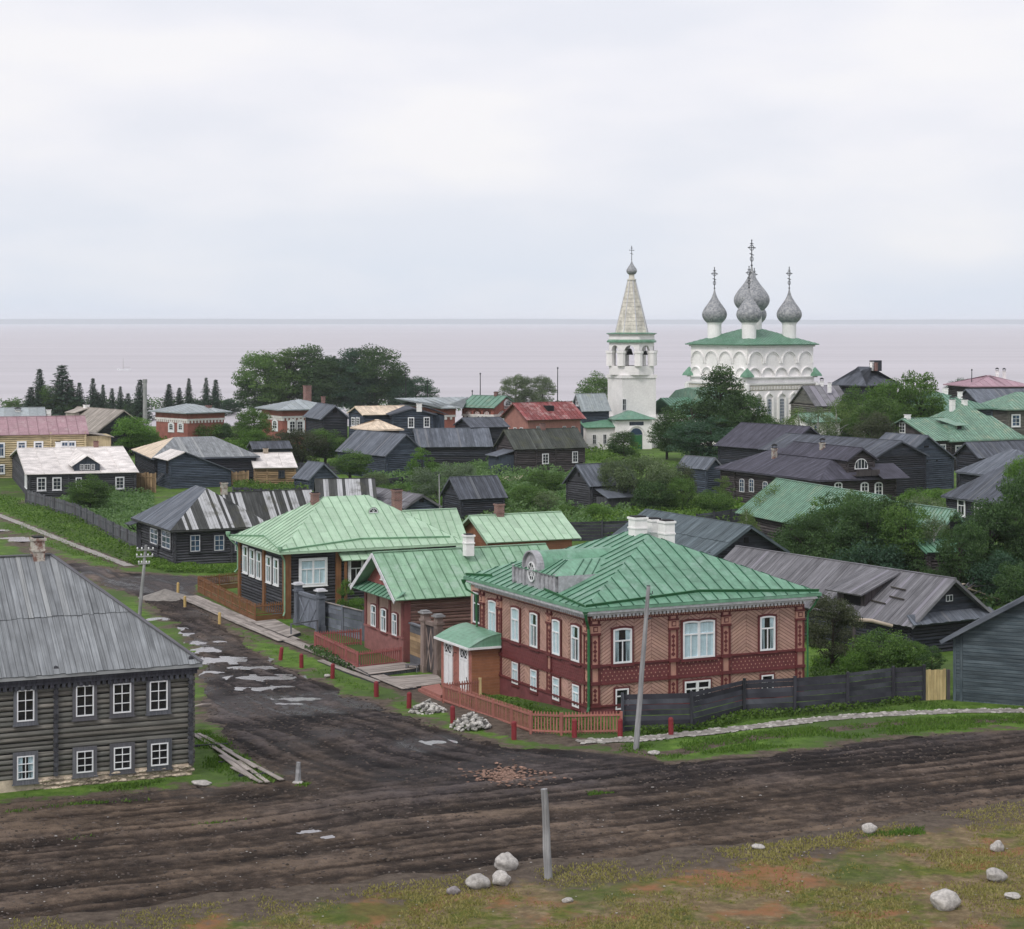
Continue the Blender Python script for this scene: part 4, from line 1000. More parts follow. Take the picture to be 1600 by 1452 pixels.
# half-round roof window of C
def half_round(h, x, y, w, dep, mat_roof, th_frame='white_paint'):
    """little half-round lucarne looking along -y"""
    k = (h.rh - h.wh) / (h.W / 2); z = h.wh + k * y + .06; mb = MB(); n = 10; pts = [(w / 2 * math.cos(math.pi * i / n), w / 2 * math.sin(math.pi * i / n)) for i in range(n + 1)]
    for i in range(n):
        a, b = pts[i], pts[i + 1]
        mb.face([(x + a[0] * 1.2, y - .12, z + a[1] * 1.2), (x + b[0] * 1.2, y - .12, z + b[1] * 1.2), (x + b[0] * .9, y + b[1] / k + .02, z + b[1]), (x + a[0] * .9, y + a[1] / k + .02, z + a[1])])
    lu = mb.build('roof_window', M_(mat_roof), h.r)
    g = MB(); g.prism([(x + a[0], y - .02, z + a[1]) for a in pts], (0, -.02, 0)); g.build('pane', M_('dark_glass'), lu)
    f = MB()
    for i in range(n): f.bar((x + pts[i][0], y - .07, z + pts[i][1]), (x + pts[i + 1][0], y - .07, z + pts[i + 1][1]), .06, .06)
    for an in (60, 90, 120): f.bar((x, y - .07, z), (x + w / 2 * math.cos(R_(an)), y - .07, z + w / 2 * math.sin(R_(an))), .035, .03)
    f.bar((x - w / 2, y - .07, z + .02), (x + w / 2, y - .07, z + .02), .06, .06); f.build('sash', M_(th_frame), lu)
half_round(C, C.f.lx(583, 3.6), 3.6, .8, 1.0, 'roof_green_light')
CX_ = H('wing', '', '', (C, 10.2, 6.2), TH, W=6.2, L=9.2, wh=4.6, ridge=(690, 796.5), wall='brown_log', roofm='roof_green_light', rstyle='metal', rw=.8, rsep=True).settle()
# F: green gabled outbuilding behind
Fh = H('outbuilding', 'low log outbuilding with a pale green gabled roof and brick chimney behind the green houses', 'outbuilding', (768, 929), TH, W=7, pr=893, eave=847, ridge=(804, 803.5), go=.7, ov=.6, wall='orange_board', walltype='board', roofm='roof_green_light', rstyle='metal', rw=.85, rsep=True)
Fh.chim(780, 786, 15, 811)

# D: small gabled house with three arched windows
D = H('small_house', 'small pink boarded house with green gable roof and three arched white windows', 'house', (631, 1035), TH, pl=571, L=12.6, eave=936, ridge=(700, 858.5), go=.95, ov=.6, wall='small_house_wall', walltype='plain', roofm='roof_green_mid', rstyle='metal', rw=.8, rsep=True)
j = MB(); logwall(D.e, 'R', 0, D.L, .2, D.wh - .1, .25, 'pink_log', True, ext=.02, L=D.L, W_=D.W, seed=4, depth=-.02)
for pa, pb, ya, yb in ((582, 589.8, 945, 979), (597.6, 606, 951, 987), (615, 622.6, 958, 993)): D.win('L', pa, pb, ya, yb, 'archlow' if 0 else 'teearch', cm='maroon', cas=.09, sep=True, curtain=1, seed=int(pa))
zb = D.f.z(999); mb = MB(); fbox(mb, 'L', -.02, D.W + .02, -.5, zb, .01, .07); fbox(mb, 'L', -.04, D.W + .04, zb, zb + .14, .01, .14); fbox(mb, 'L', -.04, D.W + .04, D.wh - .75, D.wh - .3, .01, .1)
mb.build('wainscot', M_('small_house_base'), D.e)
mb = MB()
for y in (.18, D.W - .18, 2.6, 5.0): mb = MB(); fbox(mb, 'L', y - .18, y + .18, zb + .15, D.wh - .76, .01, .1); mb.build('pilaster', M_('small_house_trim'), D.e)
mb = MB(); fbox(mb, 'R', -.02, .5, 0, D.wh - .3, .02, .12); mb.build('pilaster', M_('small_house_trim'), D.e)
mb = MB(); P4 = [(-1.0, D.W + .3, D.wh - .42), (-1.0, -.5, D.wh - .42), (-.03, -.4, D.wh + .12), (-.03, D.W + .3, D.wh + .12)]; slab(mb, P4, .05); q = mb.build('pent_roof', M_('roof_green'), D.e); strips(q, P4, M_('roof_green'), .75, 'pent_roof_panel', True, 'metal', 5)
mb = MB(); r = random.Random(2); hh = D.rh - D.wh
for i in range(14):
    z0 = D.wh + .15 + (hh - .5) * i / 14; z1 = D.wh + .15 + (hh - .5) * (i + .93) / 14; k0 = (D.rh - .2 - z0) / hh * D.W / 2; k1 = (D.rh - .2 - z1) / hh * D.W / 2
    mb.prism([(-.001, D.W / 2 - k0, z0), (-.001, D.W / 2 + k0, z0), (-.001, D.W / 2 + k1, z1), (-.001, D.W / 2 - k1, z1)], (-.04, 0, 0), r.random())
mb.build('gable_boards', M_('fence_rose'), D.e, kind='stuff')
window(D.e, 'L', D.W / 2 - .45, D.W / 2 + .35, D.wh + .65, D.wh + 1.5, 'four', cm='white_paint', cas=.07, off=.06, L=D.L, W_=D.W)
mb = MB()   # curled verge boards
for y, s in ((-.62, 1), (D.W + .62, -1)):
    k = (D.rh - D.wh) / (D.W / 2); mb.bar((-1.0, y, D.wh - k * .62 - .12), (-1.0, D.W / 2, D.rh - .12), .06, .3)
mb.build('verge_board', M_('grey_white'), D.e)
D.chim(732, 834, 17, 856, y=D.W / 2 - 1.2, mat='plaster_clean')

# E: the brown and pink boarded house on the corner
E = H('mansion', 'large two storey house of herringbone boards with maroon trim and green hipped roof', 'house', (922, 1118), TH, L=15.45, W=16.05, wh=6.95, roof='hipy', rh=10.05, inset=6.44, inset2=6.95, ov=.85, wall='joint_dark', walltype='plain', roofm='roof_green', rstyle='metal', rw=.86, rsep=True)
f = E.f; L_, W_ = E.L, E.W
def px2(face, p): return f.lx(p) if face == 'R' else f.ly(p)
UPP = [('R', 956.6, 985.5, 981, 1036, 'teearch'), ('R', 1065.4, 1115, 969, 1027.5, 'dblarch'), ('R', 1185.8, 1209.3, 962, 1016, 'teearch'),
       ('L', 766, 778, 938, 990, 'teearch'), ('L', 801.7, 814, 949.5, 1002, 'teearch'), ('L', 831, 843, 957.5, 1011.3, 'teearch'), ('L', 866, 877.8, 968, 1023, 'teearch'), ('L', 895.7, 908.5, 977, 1033.5, 'teearch')]
LOW = [('R', 960, 980.5, 1075.6, 1108, 'tee'), ('R', 1068, 1108, 1063, 1095, 'double'), ('R', 1188, 1206.7, 1054, 1084, 'tee'), ('L', 803, 812.5, 1035, 1068.5, 'tee'), ('L', 832, 841.8, 1046.5, 1079.5, 'tee'), ('L', 866.6, 877, 1058.5, 1094, 'tee'), ('L', 897.5, 908, 1070, 1105, 'tee')]
for i, (fc, pa, pb, ya, yb, st) in enumerate(UPP + LOW): E.win(fc, pa, pb, ya, yb, st, cm='maroon', cas=.13 if i < 8 else .1, sep=True, curtain=((1, 2, 1, 2, 2, 1, 2, 1)[i] if i != 0 else 1) if i < 8 else (2 if i > 10 else 0), off=.075, seed=i)
PIL = {'R': [.3, f.lx(1051), f.lx(1133), L_ - .3], 'L': [.3, f.ly(860), f.ly(782), f.ly(755)]}
END = {'R': L_, 'L': W_}
def herring(mb, face, c0, c1, z0, z1, up, seed):
    r = random.Random(seed); p = .225; w = c1 - c0; dz = w * .6; z = z0 - dz
    while z < z1:
        q = [(c0, z if up else z + dz), (c1, z + dz if up else z), (c1, (z + dz if up else z) + p - .05), (c0, (z if up else z + dz) + p - .05)]
        q = clip2(clip2(q, 1, z0, True), 1, z1, False)
        if len(q) >= 3 and area2(q) > .003:
            t = .028 + r.uniform(0, .008); rv = r.random()
            if face == 'R': mb.prism([(a, -.003, b) for a, b in q], (0, -t, 0), rv)
            else: mb.prism([(-.003, a, b) for a, b in q], (-t, 0, 0), rv)
        z += p
for face in 'RL':
    mb = MB(); ps = PIL[face]
    for i in range(3):
        a, b = ps[i] + .3, ps[i + 1] - .3; n = max(2, round((b - a) / 1.2)); n += n % 2
        for k in range(n):
            for z0, z1 in ((.55, 1.78), (3.03, 5.72)): herring(mb, face, a + (b - a) * k / n + .012, a + (b - a) * (k + 1) / n - .012, z0, z1, k % 2 == 0, i * 10 + k)
    mb.build('herringbone_boards', M_('tan_board'), E.e, kind='stuff')
    mb = MB(); fbox(mb, face, -.02, END[face] + .02, -1.6, .46, .0, .1); mb.build('plinth', M_('plinth_red'), E.e)
    mb = MB(); fbox(mb, face, -.1, END[face] + .1, .461, .56, .0, .2); fbox(mb, face, -.06, END[face] + .06, 1.79, 1.9, .0, .13); fbox(mb, face, -.06, END[face] + .06, 2.93, 3.04, .0, .15); fbox(mb, face, -.04, END[face] + .04, 5.72, 6.18, .0, .1); fbox(mb, face, -.06, END[face] + .06, 5.98, 6.07, .101, .16); mb.build('string_course', M_('maroon'), E.e)
    mb = MB(); fbox(mb, face, -.03, END[face] + .03, 1.901, 2.929, .0, .055); mb.build('belt', M_('maroon_belt'), E.e)
    mb = MB(); n = int(END[face] / .3)
    for k in range(n):
        for z in (2.08, 2.3, 2.52, 2.74):
            a = (k + .5) * END[face] / n + (.15 if int(z * 100) % 4 else 0); d = .045; s = .055
            if face == 'R': mb.prism([(a - d, -.056, z), (a, -.056, z - s), (a + d, -.056, z), (a, -.056, z + s)], (0, -.02, 0))
            else: mb.prism([(-.056, a - d, z), (-.056, a, z - s), (-.056, a + d, z), (-.056, a, z + s)], (-.02, 0, 0))
    mb.build('fretwork', M_('tan_carve' if face == 'R' else 'plinth_red'), E.e, kind='stuff')
    # cornice with hanging teeth
    mb = MB(); fbox(mb, face, -.72 if face == 'R' else -.719, END[face] + .72, 6.3 if face == 'R' else 6.301, 6.53, .0, .8 if face == 'R' else .799); fbox(mb, face, -.45, END[face] + .45, 6.12, 6.299, .0, .5 if face == 'R' else .499); cn = mb.build('cornice', M_('grey_white'), E.e)
    mb = MB(); n = int(END[face] / .27)
    for k in range(n): a = k * END[face] / n; fbox(mb, face, a, a + .15, 5.96, 6.119, .3, .46); 
    mb.build('cornice_teeth', M_('grey_white'), E.e, kind='stuff')
    mb = MB(); n = int(END[face] / .17)
    for k in range(n): a = k * END[face] / n; fbox(mb, face, a, a + .09, 5.8, 5.97, .101, .14)
    mb.build('dentils', M_('tan_carve'), E.e, kind='stuff')
    for c in ps:
        mb = MB()
        for s in (-1, 1): fbox(mb, face, c + s * .27 - .06, c + s * .27 + .06, .56, 5.72, .0, .13)
        for z0, z1, d in ((1.82, 2.02, .2), (2.86, 3.08, .22), (4.86, 5.0, .2), (5.45, 5.56, .2), (.56, .72, .16)): fbox(mb, face, c - .36, c + .36, z0, z1, .0, d)
        pq = mb.build('pilaster', M_('maroon'), E.e)
        mb = MB(); fbox(mb, face, c - .21, c + .21, .57, 5.71, .0, .075); fbox(mb, face, c - .34, c + .34, 5.001, 5.449, .0, .15); mb.build('pilaster_panel', M_('tan_carve'), pq)
        mb = MB()
        for z0, z1 in ((.78, 1.76), (3.2, 4.8)):
            z = z0; k = 0
            while z + .3 <= z1 + .01:
                d = .15 if k % 2 == 0 else .1
                if face == 'R': mb.prism([(c - d, -.076, z + .15), (c, -.076, z), (c + d, -.076, z + .15), (c, -.076, z + .3)], (0, -.03, 0))
                else: mb.prism([(-.076, c - d, z + .15), (-.076, c, z), (-.076, c + d, z + .15), (-.076, c, z + .3)], (-.03, 0, 0))
                z += .27; k += 1
        fbox(mb, face, c - .16, c + .16, 5.08, 5.4, .151, .17); mb.build('carving', M_('maroon'), pq)
        mb = MB(); fbox(mb, face, c - .1, c + .1, 5.14, 5.34, .171, .19); mb.build('rosette', M_('tan_carve'), pq)
pl = E.planes(); lw = (Vector(pl[0][1]) - Vector(pl[0][0])).length; lw2 = (Vector(pl[1][1]) - Vector(pl[1][0])).length
gutter_ridge(E, pl[0], [(.15, .15), (lw * .5, 1.0), (lw - .15, .15)]); gutter_ridge(E, pl[1], [(lw2 - .15, .15), (lw2 * .62, .75)]); gutter_ridge(E, pl[1], [(lw2 * .18, .75), (.15, .15)])
downpipe(E, -.1, -.1, .25, 6.45, 'green_trim', -.55, -.55, .09); downpipe(E, L_ + .1, -.1, .25, 6.45, 'green_trim', .55, -.55, .06)
mb = MB(); mb.tube([(-.9, W_ + .7, 6.2), (-.8, W_ + .5, 5.8), (-.25, W_ + .1, 5.4), (-.22, W_ + .05, 3.4), (-.9, W_ - 1.4, 2.6), (-1.6, W_ - 2.0, 2.35)], .075, 8); mb.lathe([(.09, 0), (.22, .3), (.05, .31)], 8, (-.9, W_ + .7, 6.15)); mb.build('downpipe', M_('green_trim'), E.e)
E.chim(996.5, 806, 27, 836, mat='plaster_clean', d=.9)
x = E.L / 2 + 1.6; E.chim(1021, 809, 23, 846, x=x, mat='plaster_clean', d=.9); E.chim(1041.5, 812, 22, 848, x=x + .2, mat='plaster_clean', d=.9)
# roof lucarne with half-round pediment
y0, y1 = f.ly(874, .1), f.ly(807, .1); ym = f.ly(836, .1); k = (E.rh - E.wh) / (E.L / 2); zb = E.wh + k * .1; lw_ = .95
mb = MB(); mb.box(-.1, y0, zb - .3, .12, y1, zb + .95); mb.box(-.2, y0 - .06, zb + .951, .2, y1 + .06, zb + 1.06); mb.box(-.2, y0 - .06, zb - .25, .2, y1 + .06, zb - .05)
n = 16; R0 = 1.12; zc = zb + .95
arc = [(ym + R0 * math.cos(math.pi * i / n), zc + R0 * math.sin(math.pi * i / n)) for i in range(n + 1)]
mb.prism([(.1, a, b + .112) for a, b in arc], (-.18, 0, 0))
for a, b in zip(arc, arc[1:]): mb.bar((-.04, a[0], a[1] + .18), (-.04, b[0], b[1] + .18), .5, .09)
for i in range(12):
    y = y0 + .1 + (y1 - y0 - .2) * i / 11
    if abs(y - ym) > .75: mb.box(-.16, y - .07, zb - .04, -.101, y + .07, zb + .95)
for y in (ym - 1.05, ym + 1.05, y0 + .12, y1 - .12): mb.box(-.22, y - .12, zb - .04, -.1, y + .12, zb + 1.12)
lu = mb.build('lucarne', M_('lucarne_grey'), E.e)
mb = MB(); oc = [(ym + .5 * math.cos(2 * math.pi * i / 16), zb + .92 + .62 * math.sin(2 * math.pi * i / 16)) for i in range(16)]; mb.prism([(-.105, a, b) for a, b in oc], (-.03, 0, 0)); mb.build('pane', M_('dark_glass'), lu)
mb = MB()
for i in range(16): a, b = oc[i], oc[(i + 1) % 16]; mb.bar((-.15, a[0], a[1]), (-.15, b[0], b[1]), .08, .1, (1, 0, 0))
for an in (0, 45, 90, 135): c_, s_ = math.cos(R_(an)), math.sin(R_(an)); mb.bar((-.15, ym - .5 * c_, zb + .92 - .62 * s_), (-.15, ym + .5 * c_, zb + .92 + .62 * s_), .035, .03, (1, 0, 0))
ring8 = [(ym + .24 * math.cos(2 * math.pi * i / 10), zb + .92 + .3 * math.sin(2 * math.pi * i / 10)) for i in range(10)]
for i in range(10): a, b = ring8[i], ring8[(i + 1) % 10]; mb.bar((-.15, a[0], a[1]), (-.15, b[0], b[1]), .03, .03, (1, 0, 0))
mb.build('sash', M_('white_paint'), lu)
# its roof: a barrel over the pediment and low hipped slopes at both sides
mb = MB()
for a, b in zip(arc, arc[1:]):
    xa, xb = (a[1] + .2 - E.wh) / k, (b[1] + .2 - E.wh) / k; mb.face([(.05, a[0], a[1] + .2), (.05, b[0], b[1] + .2), (xb + .05, b[0], b[1] + .2), (xa + .05, a[0], a[1] + .2)])
mb.build('barrel_roof', M_('roof_green'), lu)
zr = zb + 1.75; xr = (zr - E.wh) / k
for ya, yb in ((y0 - .25, ym - .3), (ym + .3, y1 + .25)):
    out = ya if ya < ym - 1 else yb; inn = yb if ya < ym - 1 else ya
    ze = zb + 1.04; xe = (ze - E.wh) / k
    P4 = [(-.25, ya, ze), (-.25, yb, ze), (1.3, inn, zr), (1.3, (out * .45 + inn * .55), zr)]
    if ya < ym - 1: P4 = [(-.25, yb, ze), (-.25, ya, ze), (1.5, out * .45 + inn * .55, zr), (1.5, inn, zr)]
    else: P4 = [(-.25, yb, ze), (-.25, ya, ze), (1.5, inn, zr), (1.5, out * .45 + inn * .55, zr)]
    q = MB(); slab(q, P4, .03); qq = q.build('lucarne_roof', M_('roof_green'), lu)
    m2 = out * .45 + inn * .55
    T = [(-.25, out, ze), (xe + .3, out, ze), (xr, m2, zr), (1.5, m2, zr)]
    q = MB(); q.face(T if out > ym else list(reversed(T))); q.face([(1.5, inn, zr), (1.5, m2, zr), (xr, m2, zr), (xr, inn, zr)]); q.build('lucarne_roof', M_('roof_green'), lu)
    q = MB(); q.face([(-.1, out, zb - .1), (xe + .3, out, ze), (-.1, out, ze)]); q.face([(-.1, out + .02, zb - .1), (-.1, out + .02, ze), (xe + .3, out + .02, ze)]); q.build('lucarne_cheek', M_('lucarne_grey'), lu)
    q = MB()
    for t in (.2, .4, .6, .8):
        a = Vector((-.25, out + (inn - out) * t, ze + .03)); b = Vector((1.5, m2 + (inn - m2) * max(0, (t - .3) / .7), zr + .03)); q.bar(a, b, .05, .05)
        if t > .25: 
            a = Vector((-.25 + (xe + .5) * t, out, ze + .03)); b = Vector((1.5 + (xr - 1.5) * t, m2, zr + .03)); q.bar(a, b, .05, .05)
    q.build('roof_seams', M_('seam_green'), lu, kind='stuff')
# wing at the far end of the street face
mb = MB(); mb.box(.5, W_, -1.6, 6, W_ + 2.6, 5.9); wg = mb.build('wing_wall', M_('tan_board'), E.e)
mb = MB(); mb.box(.3, W_ - .1, 5.9, 6.2, W_ + 2.9, 6.05); mb.build('wing_roof', M_('roof_green'), wg)
o = window(E.e, 'L', W_ + .7, W_ + 1.9, 3.3, 5.4, 'tee', cm='maroon', cas=.1, off=-.42, L=L_, W_=W_)
# entrance porch with two white doors
v0 = -2.15; u0 = f.ly(737, v0); u1 = u0 + 5.0; zg = -1.1; ze = f.z(1010, v0, u0)
mb = MB(); mb.box(v0, u0, zg, -.11, u1, ze - .02); pw = mb.build('porch', M_('tan_carve'), E.e)
mb = MB(); r = random.Random(4); h = .2; nb = int((ze - zg - .15) / h)
for i in range(nb): z = zg + .1 + i * h; mb.prism([(v0, u0 - .002, z), (-.11, u0 - .002, z), (-.11, u0 - .03, z + .01), (v0, u0 - .03, z + .01)], (0, 0, h - .02), r.random())
mb.build('porch_boards', M_('orange_board'), pw, kind='stuff')
mb = MB(); aa = [u0 + .03, u0 + .38, u0 + .38 + 1.45, u0 + 3.0, u0 + 4.5]
for c0, c1, up in ((u0 + .02, u0 + .42, True), (u0 + 1.85, u0 + 2.4, True), (u0 + 2.4, u0 + 2.95, False), (u0 + 4.4, u0 + 4.96, True)):
    z = zg
    while z < ze: 
        q = clip2([(c0, z if up else z + .3), (c1, z + .3 if up else z), (c1, (z + .3 if up else z) + .15), (c0, (z if up else z + .3) + .15)], 1, ze - .1, False)
        if len(q) > 2: mb.prism([(v0 - .002, a, b) for a, b in q], (-.025, 0, 0), rr.random())
        z += .19
mb.build('porch_herringbone', M_('fence_pink'), pw, kind='stuff')
for c0 in (u0 + .45, u0 + 3.0):
    d = MB(); c1 = c0 + 1.38; z0, z1 = zg + .35, ze - .3
    d.box(v0 - .04, c0, z0, v0 - .001, c1, z1)
    for a, b, za, zb_ in ((c0, c0 + .1, z0, z1), (c1 - .1, c1, z0, z1), (c0 + .1, c1 - .1, z1 - .1, z1), (c0 + .1, c1 - .1, z1 - .78, z1 - .66), (c0 + .62, c0 + .76, z0, z1 - .79)): d.box(v0 - .09, a, za, v0 - .041, b, zb_)
    for a in (c0 + .16, c0 + .8):
        for za, zb_ in ((z0 + .15, z0 + .95), (z0 + 1.1, z1 - .95)): d.box(v0 - .06, a, za, v0 - .041, a + .42, zb_)
    do = d.build('door', M_('white_paint'), pw)
for c0 in (u0 + .45, u0 + 3.0):
    for a in (c0 + .12, c0 + .71):
        q = MB(); q.box(v0 - .05, a, ze - .94, v0 - .042, a + .55, ze - .42); q.build('fanlight', M_('dark_glass'), pw)
        q = MB(); q.bar((v0 - .06, a, ze - .94), (v0 - .06, a + .55, ze - .42), .03, .03, (1, 0, 0)); q.bar((v0 - .06, a + .55, ze - .94), (v0 - .06, a, ze - .42), .03, .03, (1, 0, 0)); q.build('fanlight_bars', M_('white_paint'), pw)
mb = MB(); mb.box(v0 - .02, u0 + .6, zg + 1.2, v0 - .1, u0 + .66, zg + 1.5); mb.tube([(v0 - .03, u0 + 2.4, ze - .8), (v0 - .25, u0 + 2.4, ze - .7), (v0 - .3, u0 + 2.4, ze - 1.0)], .03, 6); mb.build('lamp_bracket', M_('iron'), pw)
n = 8; mb = MB(); zt = f.z(985, v0 + 1, u0 + 2) - ze
prof = []
for i in range(n + 1):
    t = i / n; prof.append((t * (-.11 - v0 + .35) + v0 - .35, ze - .05 + .8 * math.sin(t * math.pi / 2)))
for (xa, za), (xb, zb_) in zip(prof, prof[1:]): mb.hexa([(xa, u0 - .3, za - .05), (xb, u0 - .3 + 0, zb_ - .05), (xb, u1 + .3, zb_ - .05), (xa, u1 + .3, za - .05), (xa, u0 - .3, za), (xb, u0 - .3, zb_), (xb, u1 + .3, zb_), (xa, u1 + .3, za)])
pr_ = mb.build('porch_roof', M_('roof_green'), pw)
for _u in (0,): mb = MB(); mb.prism([(xa, u0 - .27, za - .06) for xa, za in prof] + [(-.11, u0 - .27, ze - .06)], (0, .06, 0)); mb.build('porch_gable', M_('roof_green'), pw)
mb = MB(); mb.prism([(xa, u1 + .2, za - .06) for xa, za in prof] + [(-.11, u1 + .2, ze - .06)], (0, .06, 0)); mb.build('porch_gable', M_('roof_green'), pw)
mb = MB(); mb.box(v0 - .42, u0 - .36, ze - .2, v0 - .2, u1 + .36, ze - .06); mb.box(v0 - .2, u0 - .36, ze - .2, -.15, u0 - .26, ze - .061); mb.build('porch_cornice', M_('white_paint'), pw)
# ------------------------------------------------------------------ barns and houses further back
def ww(h, lst, st='six', **k):
    for q in lst: h.win(q[0], q[1], q[2], q[3], q[4], q[5] if len(q) > 5 else st, **k)
def door_on(h, face, a0, a1, z0, z1, mat, name='door'):
    mb = MB(); fbox(mb, face, a0, a1, z0, z1, .1, .2, h.L, h.W); fbox(mb, face, a0 - .12, a0, z0, z1 + .12, .1, .22, h.L, h.W); fbox(mb, face, a1, a1 + .12, z0, z1 + .12, .1, .22, h.L, h.W); return mb.build(name, M_(mat), h.e)
def gable_hole(h, face, w=.5, hh=.5, z=None):
    mb = MB(); m = (h.L if face == 'R' else h.W) / 2; z = z if z is not None else h.wh + (h.rh - h.wh) * .3; fbox(mb, face, m - w / 2, m + w / 2, z, z + hh, .05, .1); mb.build('gable_hatch', M_('interior_dark'), h.e)
# barn behind the mansion's chimneys
h = H('barn', 'grey board roofed barn rising behind the white chimneys of the mansion', 'barn', (1112, 933), 27, L=7.4, W=17, eave=868, roof='gy', ridge=(1157, 820), ov=.5, go=.9, wall='black_log', roofm='roof_teal', rw=.38, courses=2, rsep=True); gable_hole(h, 'R')
# long barn on the right
I_ = H('barn', 'long purple grey barn with a shed dormer and sagging board roof behind the garden trees', 'barn', (1424, 1024), 32, pr=1538, W=25, eave=977, roof='gy', ridge=(1499, 906), ov=.7, go=.8, wall='black_log', dia=.26, roofm='roof_mauve', rw=.33, rsep=True)
mb = MB(); fbox(mb, 'R', I_.L / 2 - .35, I_.L / 2 + .35, I_.wh + 1.0, I_.wh + 1.5, .08, .13); gw = mb.build('gable_window', M_('grey_white'), I_.e)
mb = MB(); fbox(mb, 'R', I_.L / 2 - .28, I_.L / 2 - .04, I_.wh + 1.06, I_.wh + 1.44, .131, .14); fbox(mb, 'R', I_.L / 2 + .04, I_.L / 2 + .28, I_.wh + 1.06, I_.wh + 1.44, .131, .14); mb.build('pane', M_('dark_glass'), gw)
mb = MB(); P4 = [(-.7, -1.0, I_.wh - .35), (I_.L + .7, -1.0, I_.wh - .35), (I_.L + .5, -.05, I_.wh + .25), (-.5, -.05, I_.wh + .25)]; slab(mb, P4, .06); q = mb.build('pent_roof', M_('roof_slate'), I_.e); strips(q, P4, M_('roof_slate'), .4, 'pent_board', True, 'plank', 3)
f = I_.f; kk = (I_.rh - I_.wh) / (I_.L / 2)
ya, yb = f.ly(1352, .6), f.ly(1322, .6)      # shed dormer over the hay door
ym = 7.0; y0, y1 = ym - 1.6, ym + 1.6
mb = MB(); z0 = I_.wh + kk * .3; zt = I_.wh + kk * 1.0 + 1.0
mb.box(.25, y0, z0 - .3, .4, y1, zt - .25); mb.prism([(.4, y0, z0), (.4, y0, zt - .25), (3.2, y0, I_.wh + kk * 3.2)], (0, .12, 0)); mb.prism([(.4, y1 - .12, z0), (.4, y1 - .12, zt - .25), (3.2, y1 - .12, I_.wh + kk * 3.2)], (0, .12, 0))
dm = mb.build('dormer', M_('brown_log'), I_.e)
mb = MB(); mb.box(.2, y0 + .5, z0 - .2, .249, y1 - .8, zt - .5); mb.build('dormer_opening', M_('interior_dark'), dm)
P4 = [(-.6, y1 + .5, zt - .55), (-.6, y0 - .5, zt - .55), (3.5, y0 - .5, I_.wh + kk * 3.5 + .1), (3.5, y1 + .5, I_.wh + kk * 3.5 + .1)]; mb = MB(); slab(mb, P4, .07); q = mb.build('dormer_roof', M_('roof_mauve'), dm); strips(q, P4, M_('roof_mauve'), .33, 'roof_plank', False, 'plank', 8)
mb = MB()
for yy, zz in ((3.2, 1.2), (4.6, .6), (3.9, 2.0)): mb.bar((zz, yy - 1.1, I_.wh + kk * zz + .2), (zz + .1, yy + .6, I_.wh + kk * zz + .25), .12, .08)
mb.build('roof_cleat', M_('bark_dark'), I_.e, kind='stuff')
# blue grey boarded shed at the right edge
J = H('shed', 'blue grey boarded shed with sloping roof at the right edge above the path', 'shed', (1492, 1095), -26, L=11, W=9, eave=1003, rh=8.1, roof='gy', ov=.75, go=.7, wall='bluegreen_log', walltype='none', roofm='roof_slate', rw=.34, rsep=True, kit=False)
x = J.f.lx(1600); J.rh = J.wh + (J.f.z(934, x, 0) - J.wh) / x * J.L / 2
J.walls((), ()); J.make_roof(.34, True, 1, 'plank', 1)
rr = random.Random(4); nb = int((J.rh - .2) / .235)
for i in range(nb):
    z0 = .12 + i * .235; z1 = z0 + .205; kq = (J.L / 2) / (J.rh - J.wh); xa = max(0.02, (z1 - J.wh) * kq); xb = J.L - xa
    if xb - xa < .3: continue
    q = MB(); q.prism([(xa, -.003, z0), (xb, -.003, z0), (xb, -.003, z1), (xa, -.003, z1)], (0, -.03 - rr.uniform(0, .035), 0), rr.random(), [(0, xa), (0, xb), (.22, xb), (.22, xa)]); q.build('wall_board', M_('bluegreen_log'), J.e)
    if z1 < J.wh: q = MB(); q.prism([(-.003, .02, z0), (-.003, J.W, z0), (-.003, J.W, z1), (-.003, .02, z1)], (-.03, 0, 0), rr.random()); q.build('wall_board', M_('bluegreen_log'), J.e)
for (a, b) in ((0, -.06), (.42, -.06)):
    mb = MB(); mb.box(a - .09, b - .05, -.3, a + .09, b + .07, J.wh); mb.build('corner_post', M_('bluegreen_log'), J.e)

# left background
h = H('log_house', 'yellow log house with a pinkish metal roof at the left edge', 'house', (-60, 749), 18, pr=133, W=10, eave=681, ridge=(60, 651), ov=.6, go=.5, wall='yellow_log', dia=.34, roofm='roof_pink', rstyle='metal', rw=1.6, rsep=True)
ww(h, [('R', 27.7, 39.7, 691, 703), ('R', 54, 66, 691, 703), ('R', 96, 106, 690.5, 697.5, 'two'), ('R', 107, 117, 690.5, 697.5, 'two'), ('R', -3, 6, 693, 713), ('R', -3, 6, 727, 739)], 'tee', cm='white_paint', cas=.15, glass='blue_glass')
h.corner_ends('R', h.f.lx(79), .3); h.corner_ends('R', h.L, .3)
mb = MB(); mb.box(h.L + .25, .5, -1, h.L + 4.2, 7, h.wh - .7); an = mb.build('side_porch', M_('yellow_log'), h.e); mb = MB(); slab(mb, [(h.L - .1, .1, h.wh - .1), (h.L + 4.7, .1, h.wh - .9), (h.L + 4.7, 7.3, h.wh - .9), (h.L - .1, 7.3, h.wh - .1)], .08); mb.build('side_porch_roof', M_('roof_tan'), an)
